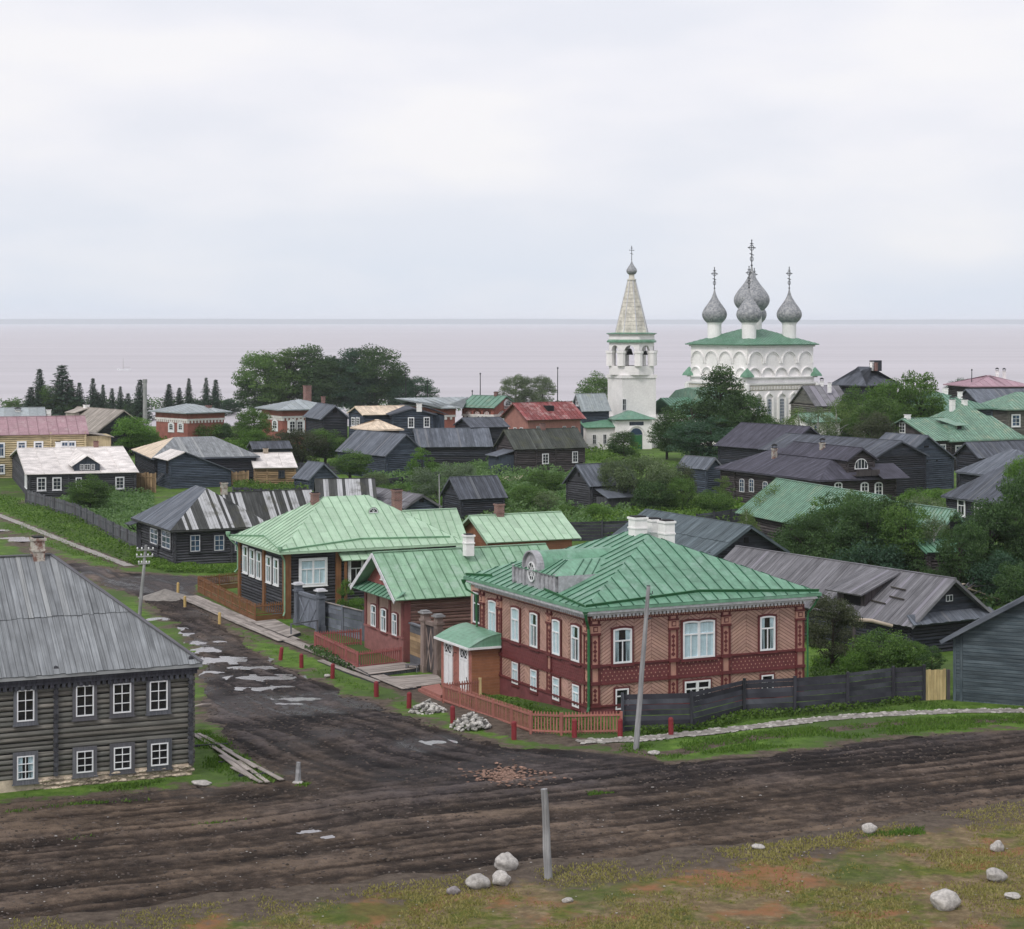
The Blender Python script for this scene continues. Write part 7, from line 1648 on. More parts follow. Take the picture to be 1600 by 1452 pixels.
def platform(name, quad, n, mat, lift=.2, seed=0):
    Q = [at(*q, lift) for q in quad]; r = random.Random(seed); base = MB(); base.prism([q - Vector((0, 0, .24)) for q in Q], (0, 0, .2)); root = base.build(name, M_('plank_dark'), kind='structure')
    for k in range(n):
        t0, t1 = k / n + .004, (k + 1) / n - .004; mb = MB(); z = r.uniform(0, .02); p = [Q[0].lerp(Q[3], t0), Q[1].lerp(Q[2], t0), Q[1].lerp(Q[2], t1), Q[0].lerp(Q[3], t1)]; ln = (Q[1] - Q[0]).length
        mb.prism([x + Vector((0, 0, z)) for x in p], (0, 0, .04), r.random(), [(0, 0), (0, ln), (.3, ln), (.3, 0)]); mb.build('plank', M_(mat), root)
platform('plank_platform', [(392, 976), (430, 972), (470, 993), (450, 1000)], 9, 'plank_walk', seed=3)
platform('plank_platform', [(558, 1048), (629, 1040), (664, 1048), (578, 1059)], 12, 'plank_walk', seed=4)
platform('plank_platform', [(590, 1062), (682, 1056), (694, 1070), (640, 1077)], 14, 'plank_walk', lift=.1, seed=5)
st = thing('porch_step', 'pinkish plank step before the white porch doors behind the pink fence', 'step', at(668, 1090))
o0 = at(668, 1090); Q = [at(*q) - o0 for q in ((653, 1080), (688, 1074), (697, 1093), (690, 1097))]
for k, z in ((0, .16), (1, .34)):
    mb = MB(); c = sum(Q, Vector()) / 4; mb.prism([c + (q - c) * (1 - .18 * k) + Vector((0, 0, z - .3)) for q in Q], (0, 0, .3)); mb.build('tread', M_('fence_pink'), st)

# bollards
def bollard(px, py, h, mat, label, group, lean=0.0, r=.15):
    mb = MB(); mb.lathe([(r * 1.02, -.4), (r, .02), (r * .97, h - .06), (r * .8, h)], 10); e = thing('bollard', label, 'bollard', at(px, py), 0, group); e.rotation_euler = (0, lean, rng.uniform(0, 3)); mb.build('shaft', M_(mat), e)
    q = MB(); q.lathe([(r * .74, h + .001), (r * .3, h + .05)], 10); q.build('top', M_(mat), e); return e
RB = [(438, 1032, 'red leaning bollard furthest up the verge from the crossing'), (471, 1044, 'red bollard at the corner of the short side walk boards'), (519.5, 1060, 'red bollard beside the white stone on the verge'), (588, 1089, 'thick red bollard standing alone in the middle of the row'), (639, 1107, 'red bollard at the left end of the first cobble heap'),
      (707.5, 1130, 'red bollard standing between the two cobble heaps'), (803, 1155, 'red bollard below the bend of the pink picket fence'), (897.5, 1152, 'tall red bollard against the pink fence near its right part'), (969, 1151, 'red bollard at the right end of the pink picket fence'), (1048.5, 1149, 'red bollard on the grass before the dark board fence')]
for i, (px, py, lb) in enumerate(RB): bollard(px, py, 1.0 if i != 0 else .95, 'bollard_red', lb, 'red bollards along the street edge', .12 if i == 0 else rng.uniform(-.03, .03), .155 if i != 3 else .17)
for px, py, lb in ((278, 927, 'yellow post nearest the gravel heap'), (289, 949, 'yellow post beside the start of the boardwalk'), (343, 975.5, 'yellow post next to the boardwalk opposite the brown fence')): bollard(px, py, .95, 'bollard_yellow', lb, 'yellow posts at the start of the boardwalk', rng.uniform(-.05, .05), .13)
# poles
def pole(label, px, py, ptop_x, ptop_y, r0, r1, mat, name='utility_pole', cat='utility pole'):
    b = at(px, py); Y = b.y; top = Vector(((ptop_x - CX) / F * Y, Y, CH - (ptop_y - HY) / F * Y)); e = thing(name, label, cat, b); v = top - b
    mb = MB(); n = 6; mb.tube([v * (-.05)] + [v * (i / n) + Vector((rng.uniform(-.02, .02), rng.uniform(-.02, .02), 0)) for i in range(n + 1)], [r0] + [r0 + (r1 - r0) * i / n for i in range(n + 1)], 10); mb.build('pole', M_(mat), e); return e, v
e, v = pole('grey telegraph pole with two cross arms of white insulators in the street', 218, 964, 228, 852, .16, .12, 'post_grey', cat='telegraph pole')
for t, w in ((.93, .72), (.84, .72), (.74, .5)):
    mb = MB(); mb.bar(v * t + Vector((-w, -.12, 0)), v * t + Vector((w, -.12, .06)), .1, .1); ca = mb.build('cross_arm', M_('post_grey'), e)
    for x in (-w + .06, -w * .4, w * .4, w - .06):
        q = MB(); q.tube([v * t + Vector((x, -.12, .03)), v * t + Vector((x, -.12, .12))], .02, 5); q.lathe([(.05, .1), (.07, .16), (.06, .24), (.02, .27)], 8, tuple(v * t + Vector((x, -.12, .0)))); q.build('insulator', M_('white_paint'), ca)
e, v = pole('tall leaning grey pole standing before the mansion and dark fence', 994, 1171, 1013, 916, .17, .11, 'post_grey')
mb = MB(); mb.tube([v * .997, v * 1.004], .1, 8); mb.tube([v * .95 + Vector((.1, -.05, 0)), v * .95 + Vector((.26, -.1, .05)), v * .95 + Vector((.26, -.1, .2))], .025, 6); mb.tube([v * .8 + Vector((.1, -.05, 0)), v * .8 + Vector((.3, -.1, .05))], .04, 6); mb.build('iron_hook', M_('iron'), e)
e, v = pole('thick square cut grey post standing alone in the foreground', 857, 1373, 850.5, 1233, .19, .15, 'post_grey', 'post', 'post')
e, v = pole('short grey stump post in the mud near the plank walkway', 465.5, 1224, 466, 1191, .17, .12, 'post_grey', 'post', 'post'); mb = MB(); mb.lathe([(.32, -.1), (.3, .06), (.2, .12)], 9); mb.build('base_collar', M_('stone_pale'), e)
e, v = pole('slim pale pole rising from the weeds left of the plank shed', 687, 815, 686, 741, .1, .07, 'post_grey')
for lb, px, py, tx_, ty_ in (('thin flag mast behind the green roofed brick store', 750, 690, 750.5, 584), ('dark signal mast between the pale trees and red roof', 871, 690, 871.5, 575), ('thin mast before the right of the grove', 634, 690, 634, 577), ('short thin mast at the right end of the grove', 668, 690, 668, 595), ('stub mast left of the green roofed brick store', 738, 690, 738, 611), ('thin mast beside the violet roof', 1518, 690, 1518.5, 578)):
    e, v = pole(lb, px, py, tx_, ty_, .16, .08, 'iron', 'mast', 'mast')
    mb = MB(); mb.lathe([(.16, -.15), (.2, 0), (.02, .2)], 6, tuple(v)); mb.build('truck', M_('iron'), e)
e, v = pole('thick pale chimney column standing beside the last spruce', 226.5, 668, 226.5, 593, .62, .5, 'post_grey', 'chimney_stack', 'chimney'); mb = MB(); mb.lathe([(.6, -.9), (.64, -.7), (.6, .05)], 12, tuple(v)); mb.build('rim', M_('post_grey'), e)

# boulders and loose stones
def boulder(label, px, py, wpx, hpx, mat='boulder', seed=1, name='boulder', cat='boulder', rz=0.0, sink=.2):
    b = at(px, py); w = wpx * b.y / F; h = hpx * b.y / F; s = stone_mesh(seed, 14, 10, .8, .2); s_ = MB(); bake(s_, s, (0, 0, 0), (1, 1, 1), 0)
    o = s_.build(name, M_(mat), smooth=True); sub = o.modifiers.new('s', 'SUBSURF'); sub.levels = sub.render_levels = 1
    o.scale = (w / 2, w / 2 * .95, h / 1.6 * .95); o.rotation_euler = (rng.uniform(-.15, .15), rng.uniform(-.15, .15), rz); o.location = b + Vector((0, w * .3, h * (.5 - sink) * 1.0)); tag(o, label, cat); return o
boulder('large pale boulder leaning over two smaller ones beside the foreground post', 790, 1362, 42, 31, seed=3, rz=.5)
boulder('mottled boulder lowest left in the group beside the foreground post', 747, 1391, 39, 29, seed=8, rz=.3)
boulder('rounded grey boulder in the middle of the foreground stone group', 783, 1385, 35, 28, seed=5, rz=2.0)
boulder('small dark purplish stone left of the foreground boulders', 707.5, 1399, 23, 15, 'boulder_dark', seed=9)
boulder('small flat pale stone lying in the reddish bare patch', 887, 1411, 19, 9, seed=12, cat='stone', name='stone')
boulder('roundish pale boulder at the edge of the dark road', 1360, 1304, 25, 20, seed=14)
boulder('upright pale stone on the grass near the right edge', 1560, 1332, 23, 20, seed=15)
boulder('craggy white boulder above the biggest one at right', 1558, 1379, 33, 26, seed=16)
boulder('biggest white boulder in the lower right corner of the grass', 1480, 1423, 53, 36, seed=17, rz=.4)
boulder('flat pinkish stone cut by the right edge', 1584, 1406, 28, 12, seed=18, cat='stone', name='stone')
boulder('small pale pointed stone on the near edge of the road', 1186, 1328, 22, 10, seed=19, cat='stone', name='stone')
boulder('low stone in the grass behind the leaning pole', 1022, 1180, 19, 8, seed=20, cat='stone', name='stone')
boulder('broad flat slab stone at the corner of the grey log house', 314, 1228, 34, 11, seed=21, cat='stone', name='stone', sink=.35)
boulder('big stone lying against the blue grey shed', 1529, 1094, 26, 15, seed=22)
boulder('white stone by the third red bollard', 511, 1059, 11, 7, seed=23, cat='stone', name='stone')
CB = []
for k in range(5):
    q = MB(); bake(q, stone_mesh(30 + k, 7, 5, .75, .2), (0, 0, 0), (1, 1, 1), 0); CB.append(q.mesh('cobble', smooth=True))
paint('cobble_stone', (.36, .36, .35), dirt=.3, rough=.85, scale=3, rnda=.75, bump=.2, col2=(.45, .42, .38))
def heap(px, py, rx, hgt, n, label, group, seed):
    c = at(px, py); r = random.Random(seed)
    for i in range(n):
        a = r.uniform(0, 2 * math.pi); q = math.sqrt(r.random()); z = hgt * (1 - q) ** .9 * r.uniform(.75, 1.0); s = r.uniform(.10, .2)
        if q > .85: s *= .8
        o = link('cobble', r.choice(CB), M_('cobble_stone')); o.location = c + Vector((q * rx * math.cos(a), q * rx * .9 * math.sin(a), z + s * .3)); o.scale = (s * r.uniform(1, 1.35), s, s * r.uniform(.75, 1)); o.rotation_euler = (r.uniform(-.5, .5), r.uniform(-.5, .5), r.uniform(0, 6)); tag(o, label, 'cobble', group)
heap(668, 1113, 1.15, .72, 125, 'rounded field cobble in the heap left of the fence corner', 'cobbles of the left heap by the red bollards', 1)
heap(735, 1137, 1.2, .95, 140, 'rounded field cobble in the heap below the pink picket fence', 'cobbles of the right heap by the red bollards', 2)
# brick rubble in the crossing
c0 = at(792, 1214); mb = MB(); r = random.Random(6)
for i in range(420):
    a = r.uniform(0, 6.28); q = r.gauss(0, .5); x = c0.x + q * 2.3 * math.cos(a); y = c0.y + r.gauss(0, .5) * 2.0; s = r.uniform(.04, .1)
    bake(mb, r.choice(SMB), (x, y, gz(x, y) + .06 + r.uniform(0, .05)), (s * 1.4, s, s * .8), r.uniform(0, 6), r.random())
paint('brick_crumb', (.24, .15, .115), dirt=.3, rough=.9, scale=4, rnda=.5)
o = mb.build('brick_rubble', M_('brick_crumb'), kind='stuff'); tag(o, 'scatter of broken brick and pale stones in the muddy crossing', 'rubble')
# loose pebbles on the foreground grass
mb = MB(); r = random.Random(16)
for i in range(230):
    px, py = r.uniform(0, 1600), r.uniform(1230, 1452); p = at(px, py); s = r.uniform(.02, .045) * (1 if r.random() < .95 else 1.8); bake(mb, r.choice(SMB), (p.x, p.y, p.z + .05), (s * 1.3, s, s * .7), r.uniform(0, 6), r.random())
o = mb.build('pebbles', M_('stone_pale'), kind='stuff'); tag(o, 'small pale pebbles strewn over the road edge and foreground grass', 'pebbles')
# gravel heap in the far street
mb = MB(); c0 = at(258, 934); n = 26
for i in range(10):
    for k in range(n):
        def hp(i, k):
            a = 2 * math.pi * (k % n) / n; q = i / 10; return Vector((2.6 * q * math.cos(a), 2.3 * q * math.sin(a), .85 * (1 - q) ** 1.1 + .07 * (fbm(np.array([q * 5 * math.cos(a) + 9]), np.array([q * 5 * math.sin(a)]), 3)[0] - .4) - .05))
        mb.face([hp(i, k), hp(i + 1, k), hp(i + 1, k + 1), hp(i, k + 1)] if i else [hp(0, 0), hp(1, k), hp(1, k + 1)])
o = mb.build('gravel_heap', M_('path_dirt'), smooth=True); o.location = c0; tag(o, 'low brown gravel heap behind the telegraph pole', 'gravel heap')
# broken plank walkway by the grey log house
a0 = at(303, 1152); e = thing('plank_walkway', 'broken plank walkway leading from the grey log house into the mud', 'walkway', a0); r = random.Random(7)
for i, ((xa, ya), (xb, yb)) in enumerate((((302, 1150), (352, 1182)), ((310, 1150), (362, 1178)), ((318, 1152), (350, 1170)), ((335, 1172), (388, 1208)), ((350, 1174), (400, 1205)), ((345, 1185), (396, 1220)), ((372, 1192), (418, 1224)), ((380, 1190), (440, 1222)), ((362, 1203), (408, 1225)))):
    p, q = at(xa, ya) - a0, at(xb, yb) - a0; z = .1 + r.uniform(0, .08); mb = MB(); mb.bar(p + Vector((0, 0, z)), q + Vector((0, 0, z + r.uniform(-.06, .06))), r.uniform(.2, .32), .05, r=r.random()); mb.build('plank', M_('plank_walk'), e)
for t in ((330, 1166), (368, 1192), (400, 1212)):
    p = at(*t) - a0; mb = MB(); mb.bar(p + Vector((-.9, -.2, .05)), p + Vector((.9, .3, .05)), .14, .12); mb.build('sleeper', M_('plank_dark'), e)
p, q = at(302, 1107), at(330, 1103); e = thing('stick', 'pale pole lying in the mud beside the grey log house', 'stick', p); mb = MB(); mb.tube([(0, 0, .12), (q - p) * .5 + Vector((0, 0, .16)), (q - p) + Vector((0, 0, .1))], [.06, .07, .05], 7); mb.build('shaft', M_('plank_walk'), e); mb = MB(); mb.tube([(q - p) * .3 + Vector((0, 0, .14)), (q - p) * .34 + Vector((.1, .25, .2))], [.03, .015], 5); mb.build('twig', M_('plank_walk'), e)
# pale log rail on a post in the mansion's garden
p = at(1334, 1035); e = thing('log_rail', 'pale peeled log laid on a post among the garden bushes', 'rail', p); zt = CH - (968 - HY) / F * p.y - p.z
post(e, Vector((0, 0, 0)), zt - .1, .12, 'brown_log'); mb = MB(); mb.tube([(-.3, 0, zt), (1.3, .2, zt - .12), (2.9, .5, zt - .55)], [.15, .15, .13], 9); mb.build('log', M_('plank_new'), e)
# heap of sawn lumber behind the long barn
p = at(1500, 945); e = thing('lumber_pile', 'untidy pile of pale broken boards behind the long barn', 'lumber pile', p); r = random.Random(12)
for i in range(26):
    a = r.uniform(0, 3.14); l_ = r.uniform(.8, 2.0); c = Vector((r.uniform(-2.6, 2.6), r.uniform(-1.5, 1.5), r.uniform(.2, 2.0))); d = Vector((math.cos(a), math.sin(a) * .6, r.uniform(-.5, .6))) * l_; mb = MB(); mb.bar(c - d, c + d, r.uniform(.15, .32), .05, r=r.random()); mb.build('board', M_('plank_new' if r.random() < .55 else 'plank_grey'), e)
p = at(575, 940)
# pale logs and boards lying by the mossy roofed house
p = at(795, 757); e = thing('plank_stack', 'pale planks lying beside the entry of the mossy roofed house', 'plank stack', p)
for i in range(5): mb = MB(); mb.bar((-6 + i * .3, -1 + i * .5, .3 + .1 * i), (1.5 + i * .2, .4 + i * .5, .7 + .12 * i), .3, .08, r=i * .2); mb.build('plank', M_('plank_new'), e)
# sailing boat on the lake
Yb = (CH - LAKE_Z) * F / (579 - HY); xb = (194 - CX) / F * Yb; e = thing('sailing_boat', 'small white sailing boat with bare mast out on the lake', 'boat', (xb, Yb, LAKE_Z), R_(6)); k = Yb / F
L2 = 10.5 * k; mb = MB(); rings = []
for i in range(9):
    t = -1 + i / 4; w = .14 * L2 * (1 - t * t) ** .6 + .02; rings.append([Vector((t * L2, -w, .9 + .25 * t * t)), Vector((t * L2 * .94, -w * .5, -.3)), Vector((t * L2 * .94, w * .5, -.3)), Vector((t * L2, w, .9 + .25 * t * t))])
for i in range(8):
    for j in range(4): mb.face([rings[i][j], rings[i + 1][j], rings[i + 1][(j + 1) % 4], rings[i][(j + 1) % 4]])
mb.build('hull', M_('white_paint'), e, weld=True); mb = MB(); mb.tube([(-.6, 0, .5), (-.6, 0, 19 * k)], [.14, .07], 6); mb.build('mast', M_('plank_walk'), e); mb = MB(); mb.tube([(-.6, 0, 2.0), (3.6, 0, 2.1)], .07, 6); mb.build('boom', M_('plank_walk'), e)
# ------------------------------------------------------------------ vegetation
NR = np.random.default_rng(7)
def leafmesh(name, C, nrm, size, rnd, asp=.62):
    """one quad per leaf: centres C (n,3), facing nrm"""
    n = len(C); up = NR.normal(size=(n, 3)); t = np.cross(nrm, up); t /= np.linalg.norm(t, axis=1)[:, None] + 1e-9; b = np.cross(nrm, t)
    t = t * (size * .5)[:, None]; b = b * (size * .5 * asp)[:, None]; fold = nrm * (size * .12)[:, None]
    V = np.stack([C - t, C - b * .9 + fold, C + t, C + b * .9 + fold], 1).reshape(-1, 3).astype(np.float32)
    m = bpy.data.meshes.new(name); m.vertices.add(4 * n); m.vertices.foreach_set('co', V.reshape(-1)); m.loops.add(4 * n); m.loops.foreach_set('vertex_index', np.arange(4 * n, dtype=np.int32)); m.polygons.add(n); m.polygons.foreach_set('loop_start', np.arange(0, 4 * n, 4, dtype=np.int32))
    a = m.attributes.new('rnd', 'FLOAT', 'FACE'); a.data.foreach_set('value', np.clip(rnd, 0, 1).astype(np.float32)); m.update(); m.validate(); return m
def unit(v): return v / (np.linalg.norm(v, axis=-1, keepdims=True) + 1e-9)
def crown_tree(kind, seed):
    """unit-height tree: returns (trunk mesh, crown mesh)"""
    global NR; NR = np.random.default_rng(seed); r = random.Random(seed)
    P = dict(round=dict(z0=.12, rx=.42, n=62, leaves=15000, ls=.026, th=.028, cl=(.10, .16)), tall=dict(z0=.1, rx=.31, n=64, leaves=15000, ls=.022, th=.022, cl=(.075, .13)), birch=dict(z0=.26, rx=.28, n=40, leaves=4200, ls=.021, th=.03, cl=(.06, .11)),
             bush=dict(z0=.02, rx=.62, n=44, leaves=9000, ls=.042, th=.02, cl=(.15, .24)), willow=dict(z0=.06, rx=.52, n=70, leaves=14000, ls=.027, th=.02, cl=(.09, .15)), sparse=dict(z0=.15, rx=.36, n=42, leaves=4500, ls=.03, th=.018, cl=(.07, .12)))[kind]
    z0, rx = P['z0'], P['rx']; cen = []; zc = (1 + z0) / 2; hz = (1 - z0) / 2; k = 0
    lob = [(r.uniform(0, 6.28), r.uniform(.75, 1.12)) for _ in range(5)]
    while len(cen) < P['n'] and k < 9000:
        k += 1; d = unit(np.array([r.gauss(0, 1), r.gauss(0, 1), r.gauss(0, 1)])); q = r.uniform(.35, 1) ** .5
        a = math.atan2(d[1], d[0]); f = 1
        for la, lk in lob: f *= 1 + (lk - 1) * max(0, math.cos(a - la + d[2] * 1.5)) * .8
        zz = d[2] * q; wd = 1.0
        if kind in ('tall', 'birch'): wd = 1 - .35 * max(0, zz) ** 1.3 - .25 * max(0, -zz) ** 2
        if kind == 'round': wd = 1 - .2 * max(0, -zz) ** 2
        if kind == 'bush' and zz < -.6: continue
        p = np.array([d[0] * q * rx * wd * f, d[1] * q * rx * wd * f, zc + zz * hz * .9])
        if kind == 'bush': p[2] = max(.08, p[2])
        if min([1] + [np.linalg.norm(p - c) for c in cen]) > P['cl'][0] * .62: cen.append(p)
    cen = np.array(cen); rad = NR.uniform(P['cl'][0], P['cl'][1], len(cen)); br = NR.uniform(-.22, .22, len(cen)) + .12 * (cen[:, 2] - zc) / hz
    w = rad ** 2; w /= w.sum(); idx = NR.choice(len(cen), P['leaves'], p=w); d = unit(NR.normal(size=(P['leaves'], 3))); d[:, 2] = np.where(d[:, 2] < -.2, d[:, 2] * .5, d[:, 2])
    q = NR.uniform(.35, 1.12, P['leaves']) ** .6; off = d * (rad[idx] * q)[:, None] * np.array([1, 1, .72])
    if kind in ('birch', 'willow'): off[:, 2] -= np.abs(NR.normal(0, .035, P['leaves']))
    C = cen[idx] + off; C[:, 2] = np.maximum(C[:, 2], .015); nm = unit(d * .8 + NR.normal(size=d.shape) * .75 + np.array([0, 0, .35]))
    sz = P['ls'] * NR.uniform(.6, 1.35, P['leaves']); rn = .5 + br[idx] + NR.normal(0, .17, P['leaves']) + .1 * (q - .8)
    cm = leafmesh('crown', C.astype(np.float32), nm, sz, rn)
    mb = MB(); t = P['th']
    if kind == 'bush' or kind == 'willow':
        for i in range(7):
            a = r.uniform(0, 6.28); e = cen[r.randrange(len(cen))]; mb.tube([(.03 * math.cos(a), .03 * math.sin(a), -.05), (e[0] * .4, e[1] * .4, e[2] * .5), tuple(e)], [t * .7, t * .5, t * .15], 6)
    else:
        lean = (r.uniform(-.03, .03), r.uniform(-.03, .03)); pts = [(0, 0, -.05), (lean[0] * .3, lean[1] * .3, .2), (lean[0], lean[1], .5), (lean[0] * 1.3, lean[1] * 1.2, .82)]; mb.tube(pts, [t * 1.25, t, t * .62, t * .15], 8)
        for i in range(15):
            e = cen[r.randrange(len(cen))]; zb = max(z0 * .8, min(.75, e[2] - r.uniform(.08, .22))); b = Vector((lean[0] * zb * 1.6, lean[1] * zb * 1.6, zb)); E_ = Vector(e); md = b.lerp(E_, .55) + Vector((0, 0, .02)); mb.tube([b, md, E_], [t * .42, t * .25, t * .07], 5)
    return mb.mesh('trunk', smooth=True), cm
def spruce(seed):
    global NR; NR = np.random.default_rng(seed); r = random.Random(seed); C = []; Nn = []; S = []; Rr = []
    z = .06; lay = 0
    while z < .985:
        k = (1 - z); L = .30 * k ** .98 * r.uniform(.75, 1.2) + .01; nb = max(5, int(10 * k) + 4)
        for b in range(nb):
            a = 2 * math.pi * b / nb + lay * .7 + r.uniform(-.2, .2); l_ = L * r.uniform(.6, 1.2); m = max(3, int(l_ / .0125)); bb = r.uniform(-.15, .15)
            for i in range(m):
                q = (i + .5) / m; x = q * l_; dz = -.34 * x - .55 * x * q + .5 * x * q * q + r.uniform(-.01, .006); wd = .022 * (1 - q * .6)
                for s in range(2):
                    y = r.uniform(-wd, wd) * 2.2; C.append((x * math.cos(a) - y * math.sin(a), x * math.sin(a) + y * math.cos(a), z + dz)); Nn.append((r.gauss(0, .5) + .3 * math.cos(a), r.gauss(0, .5) + .3 * math.sin(a), .7 + r.gauss(0, .3))); S.append(r.uniform(.02, .045)); Rr.append(.42 + bb + .35 * q + r.gauss(0, .12))
        z += .036 * (.5 + .6 * k); lay += 1
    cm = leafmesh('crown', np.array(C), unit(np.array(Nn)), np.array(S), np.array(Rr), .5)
    mb = MB(); mb.tube([(0, 0, -.03), (0, 0, .5), (0, 0, .99)], [.016, .009, .002], 7); return mb.mesh('trunk', smooth=True), cm
PROTO = {}
def proto(kind, v):
    if (kind, v) not in PROTO: PROTO[(kind, v)] = spruce(100 + v) if kind == 'spruce' else crown_tree(kind, hash_(kind) + v * 31)
    return PROTO[(kind, v)]
def hash_(s): return sum(ord(c) * (i + 3) for i, c in enumerate(s))
NVAR = dict(round=4, tall=4, birch=3, bush=4, willow=3, sparse=3, spruce=4); CNT = {}
NAMES = dict(round='tree', tall='tree', birch='birch_tree', bush='bush', willow='willow_bush', sparse='young_tree', spruce='spruce_tree'); CATS = dict(bush='bush', willow='bush')
def tree(label, px, py, ptop, wpx, kind, leaf, group=None, bark=None, sink=0.0, name=None):
    v = CNT.get(kind, 0) % NVAR[kind]; CNT[kind] = CNT.get(kind, 0) + 1; tm, cm = proto(kind, v); b = at(px, py); Hh = (py - ptop) * b.y / F; wr = dict(round=.76, tall=.53, birch=.5, bush=1.15, willow=.95, sparse=.66, spruce=.24)[kind]; wx = wpx * b.y / F / wr
    e = thing(name or NAMES[kind], label, CATS.get(kind, 'tree'), b, rng.uniform(0, 6.28), group); e.scale = (wx, wx, Hh)
    for nm, me, mt in (('trunk', tm, bark or ('bark_birch' if kind == 'birch' else 'bark_dark')), ('crown', cm, leaf)):
        m2 = me if me.materials and me.materials[0].name == mt else me.copy() if me.materials else me
        key = (me.name, mt)
        if key in PROTO: m2 = PROTO[key]
        else:
            if m2 is not me: m2.materials.clear()
            if not m2.materials: m2.materials.append(M_(mt))
            PROTO[key] = m2
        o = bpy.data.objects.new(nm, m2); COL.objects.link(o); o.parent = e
    return e
# the old grove by the lake
GR = 'old trees of the lakeside grove'
for lb, px, tp, w, kd, lf in (('broad leftmost tree of the lakeside grove', 412, 545, 82, 'round', 'leaf_mid'), ('tall pale leaved tree second from the left in the grove', 450, 537, 76, 'tall', 'leaf_mid'), ('third tall tree from the left in the grove', 488, 537, 74, 'tall', 'leaf_dark'), ('middle tree in the dip of the grove skyline', 520, 552, 64, 'tall', 'leaf_dark'),
                              ('tall dark tree right of the grove dip', 550, 541, 76, 'tall', 'leaf_blue'), ('broad dark tree at the right shoulder of the grove', 588, 542, 84, 'round', 'leaf_dark'), ('low dark tree sloping down right of the grove', 622, 580, 52, 'round', 'leaf_blue'), ('last small round tree at the right of the grove', 650, 586, 54, 'round', 'leaf_blue'), ('dark lower tree filling the left foot of the grove', 396, 590, 52, 'round', 'leaf_dark'), ('dark tree in the front middle of the grove', 505, 560, 70, 'round', 'leaf_dark'), ('dark tree in front of the grove right half', 565, 566, 72, 'round', 'leaf_blue')):
    tree(lb, px, 655, tp, w, kd, lf, GR)
SP = 'spruces by the lake shore'
for lb, px, py, tp, w in (('tall spruce at the far left of the row', 62, 655, 575, 27), ('biggest broad spruce in the left row', 97, 655, 569, 46), ('spruce tucked against the biggest one', 124, 655, 597, 20), ('dark pointed spruce left of the middle pair', 145, 655, 590, 20), ('slim spruce second right of the pointed one', 161, 655, 600, 15), ('smaller spruce of the left group', 175, 655, 606, 16), ('right spruce of the left group', 188, 655, 603, 15), ('large spruce in front of the pale column', 219, 662, 592, 27), ('spruce behind the gap of the left group', 110, 655, 592, 26), ('bushy low spruce between two pointed ones', 153, 655, 612, 24), ('small spruce right of the left group', 200, 655, 614, 20), ('broad low spruce at the left of the row', 48, 655, 604, 26), ('broad spruce left end of the right group', 264, 655, 599, 22), ('low spruce second in the right group', 280, 655, 605, 18), ('tallest thin spruce of the right group', 295, 655, 590, 16), ('spruce left of the pair over the brick store', 322, 655, 589, 17), ('dark spruce right end of the right group', 337, 655, 592, 21)):
    tree(lb, px, py, tp, w, 'spruce', 'leaf_spruce', SP)
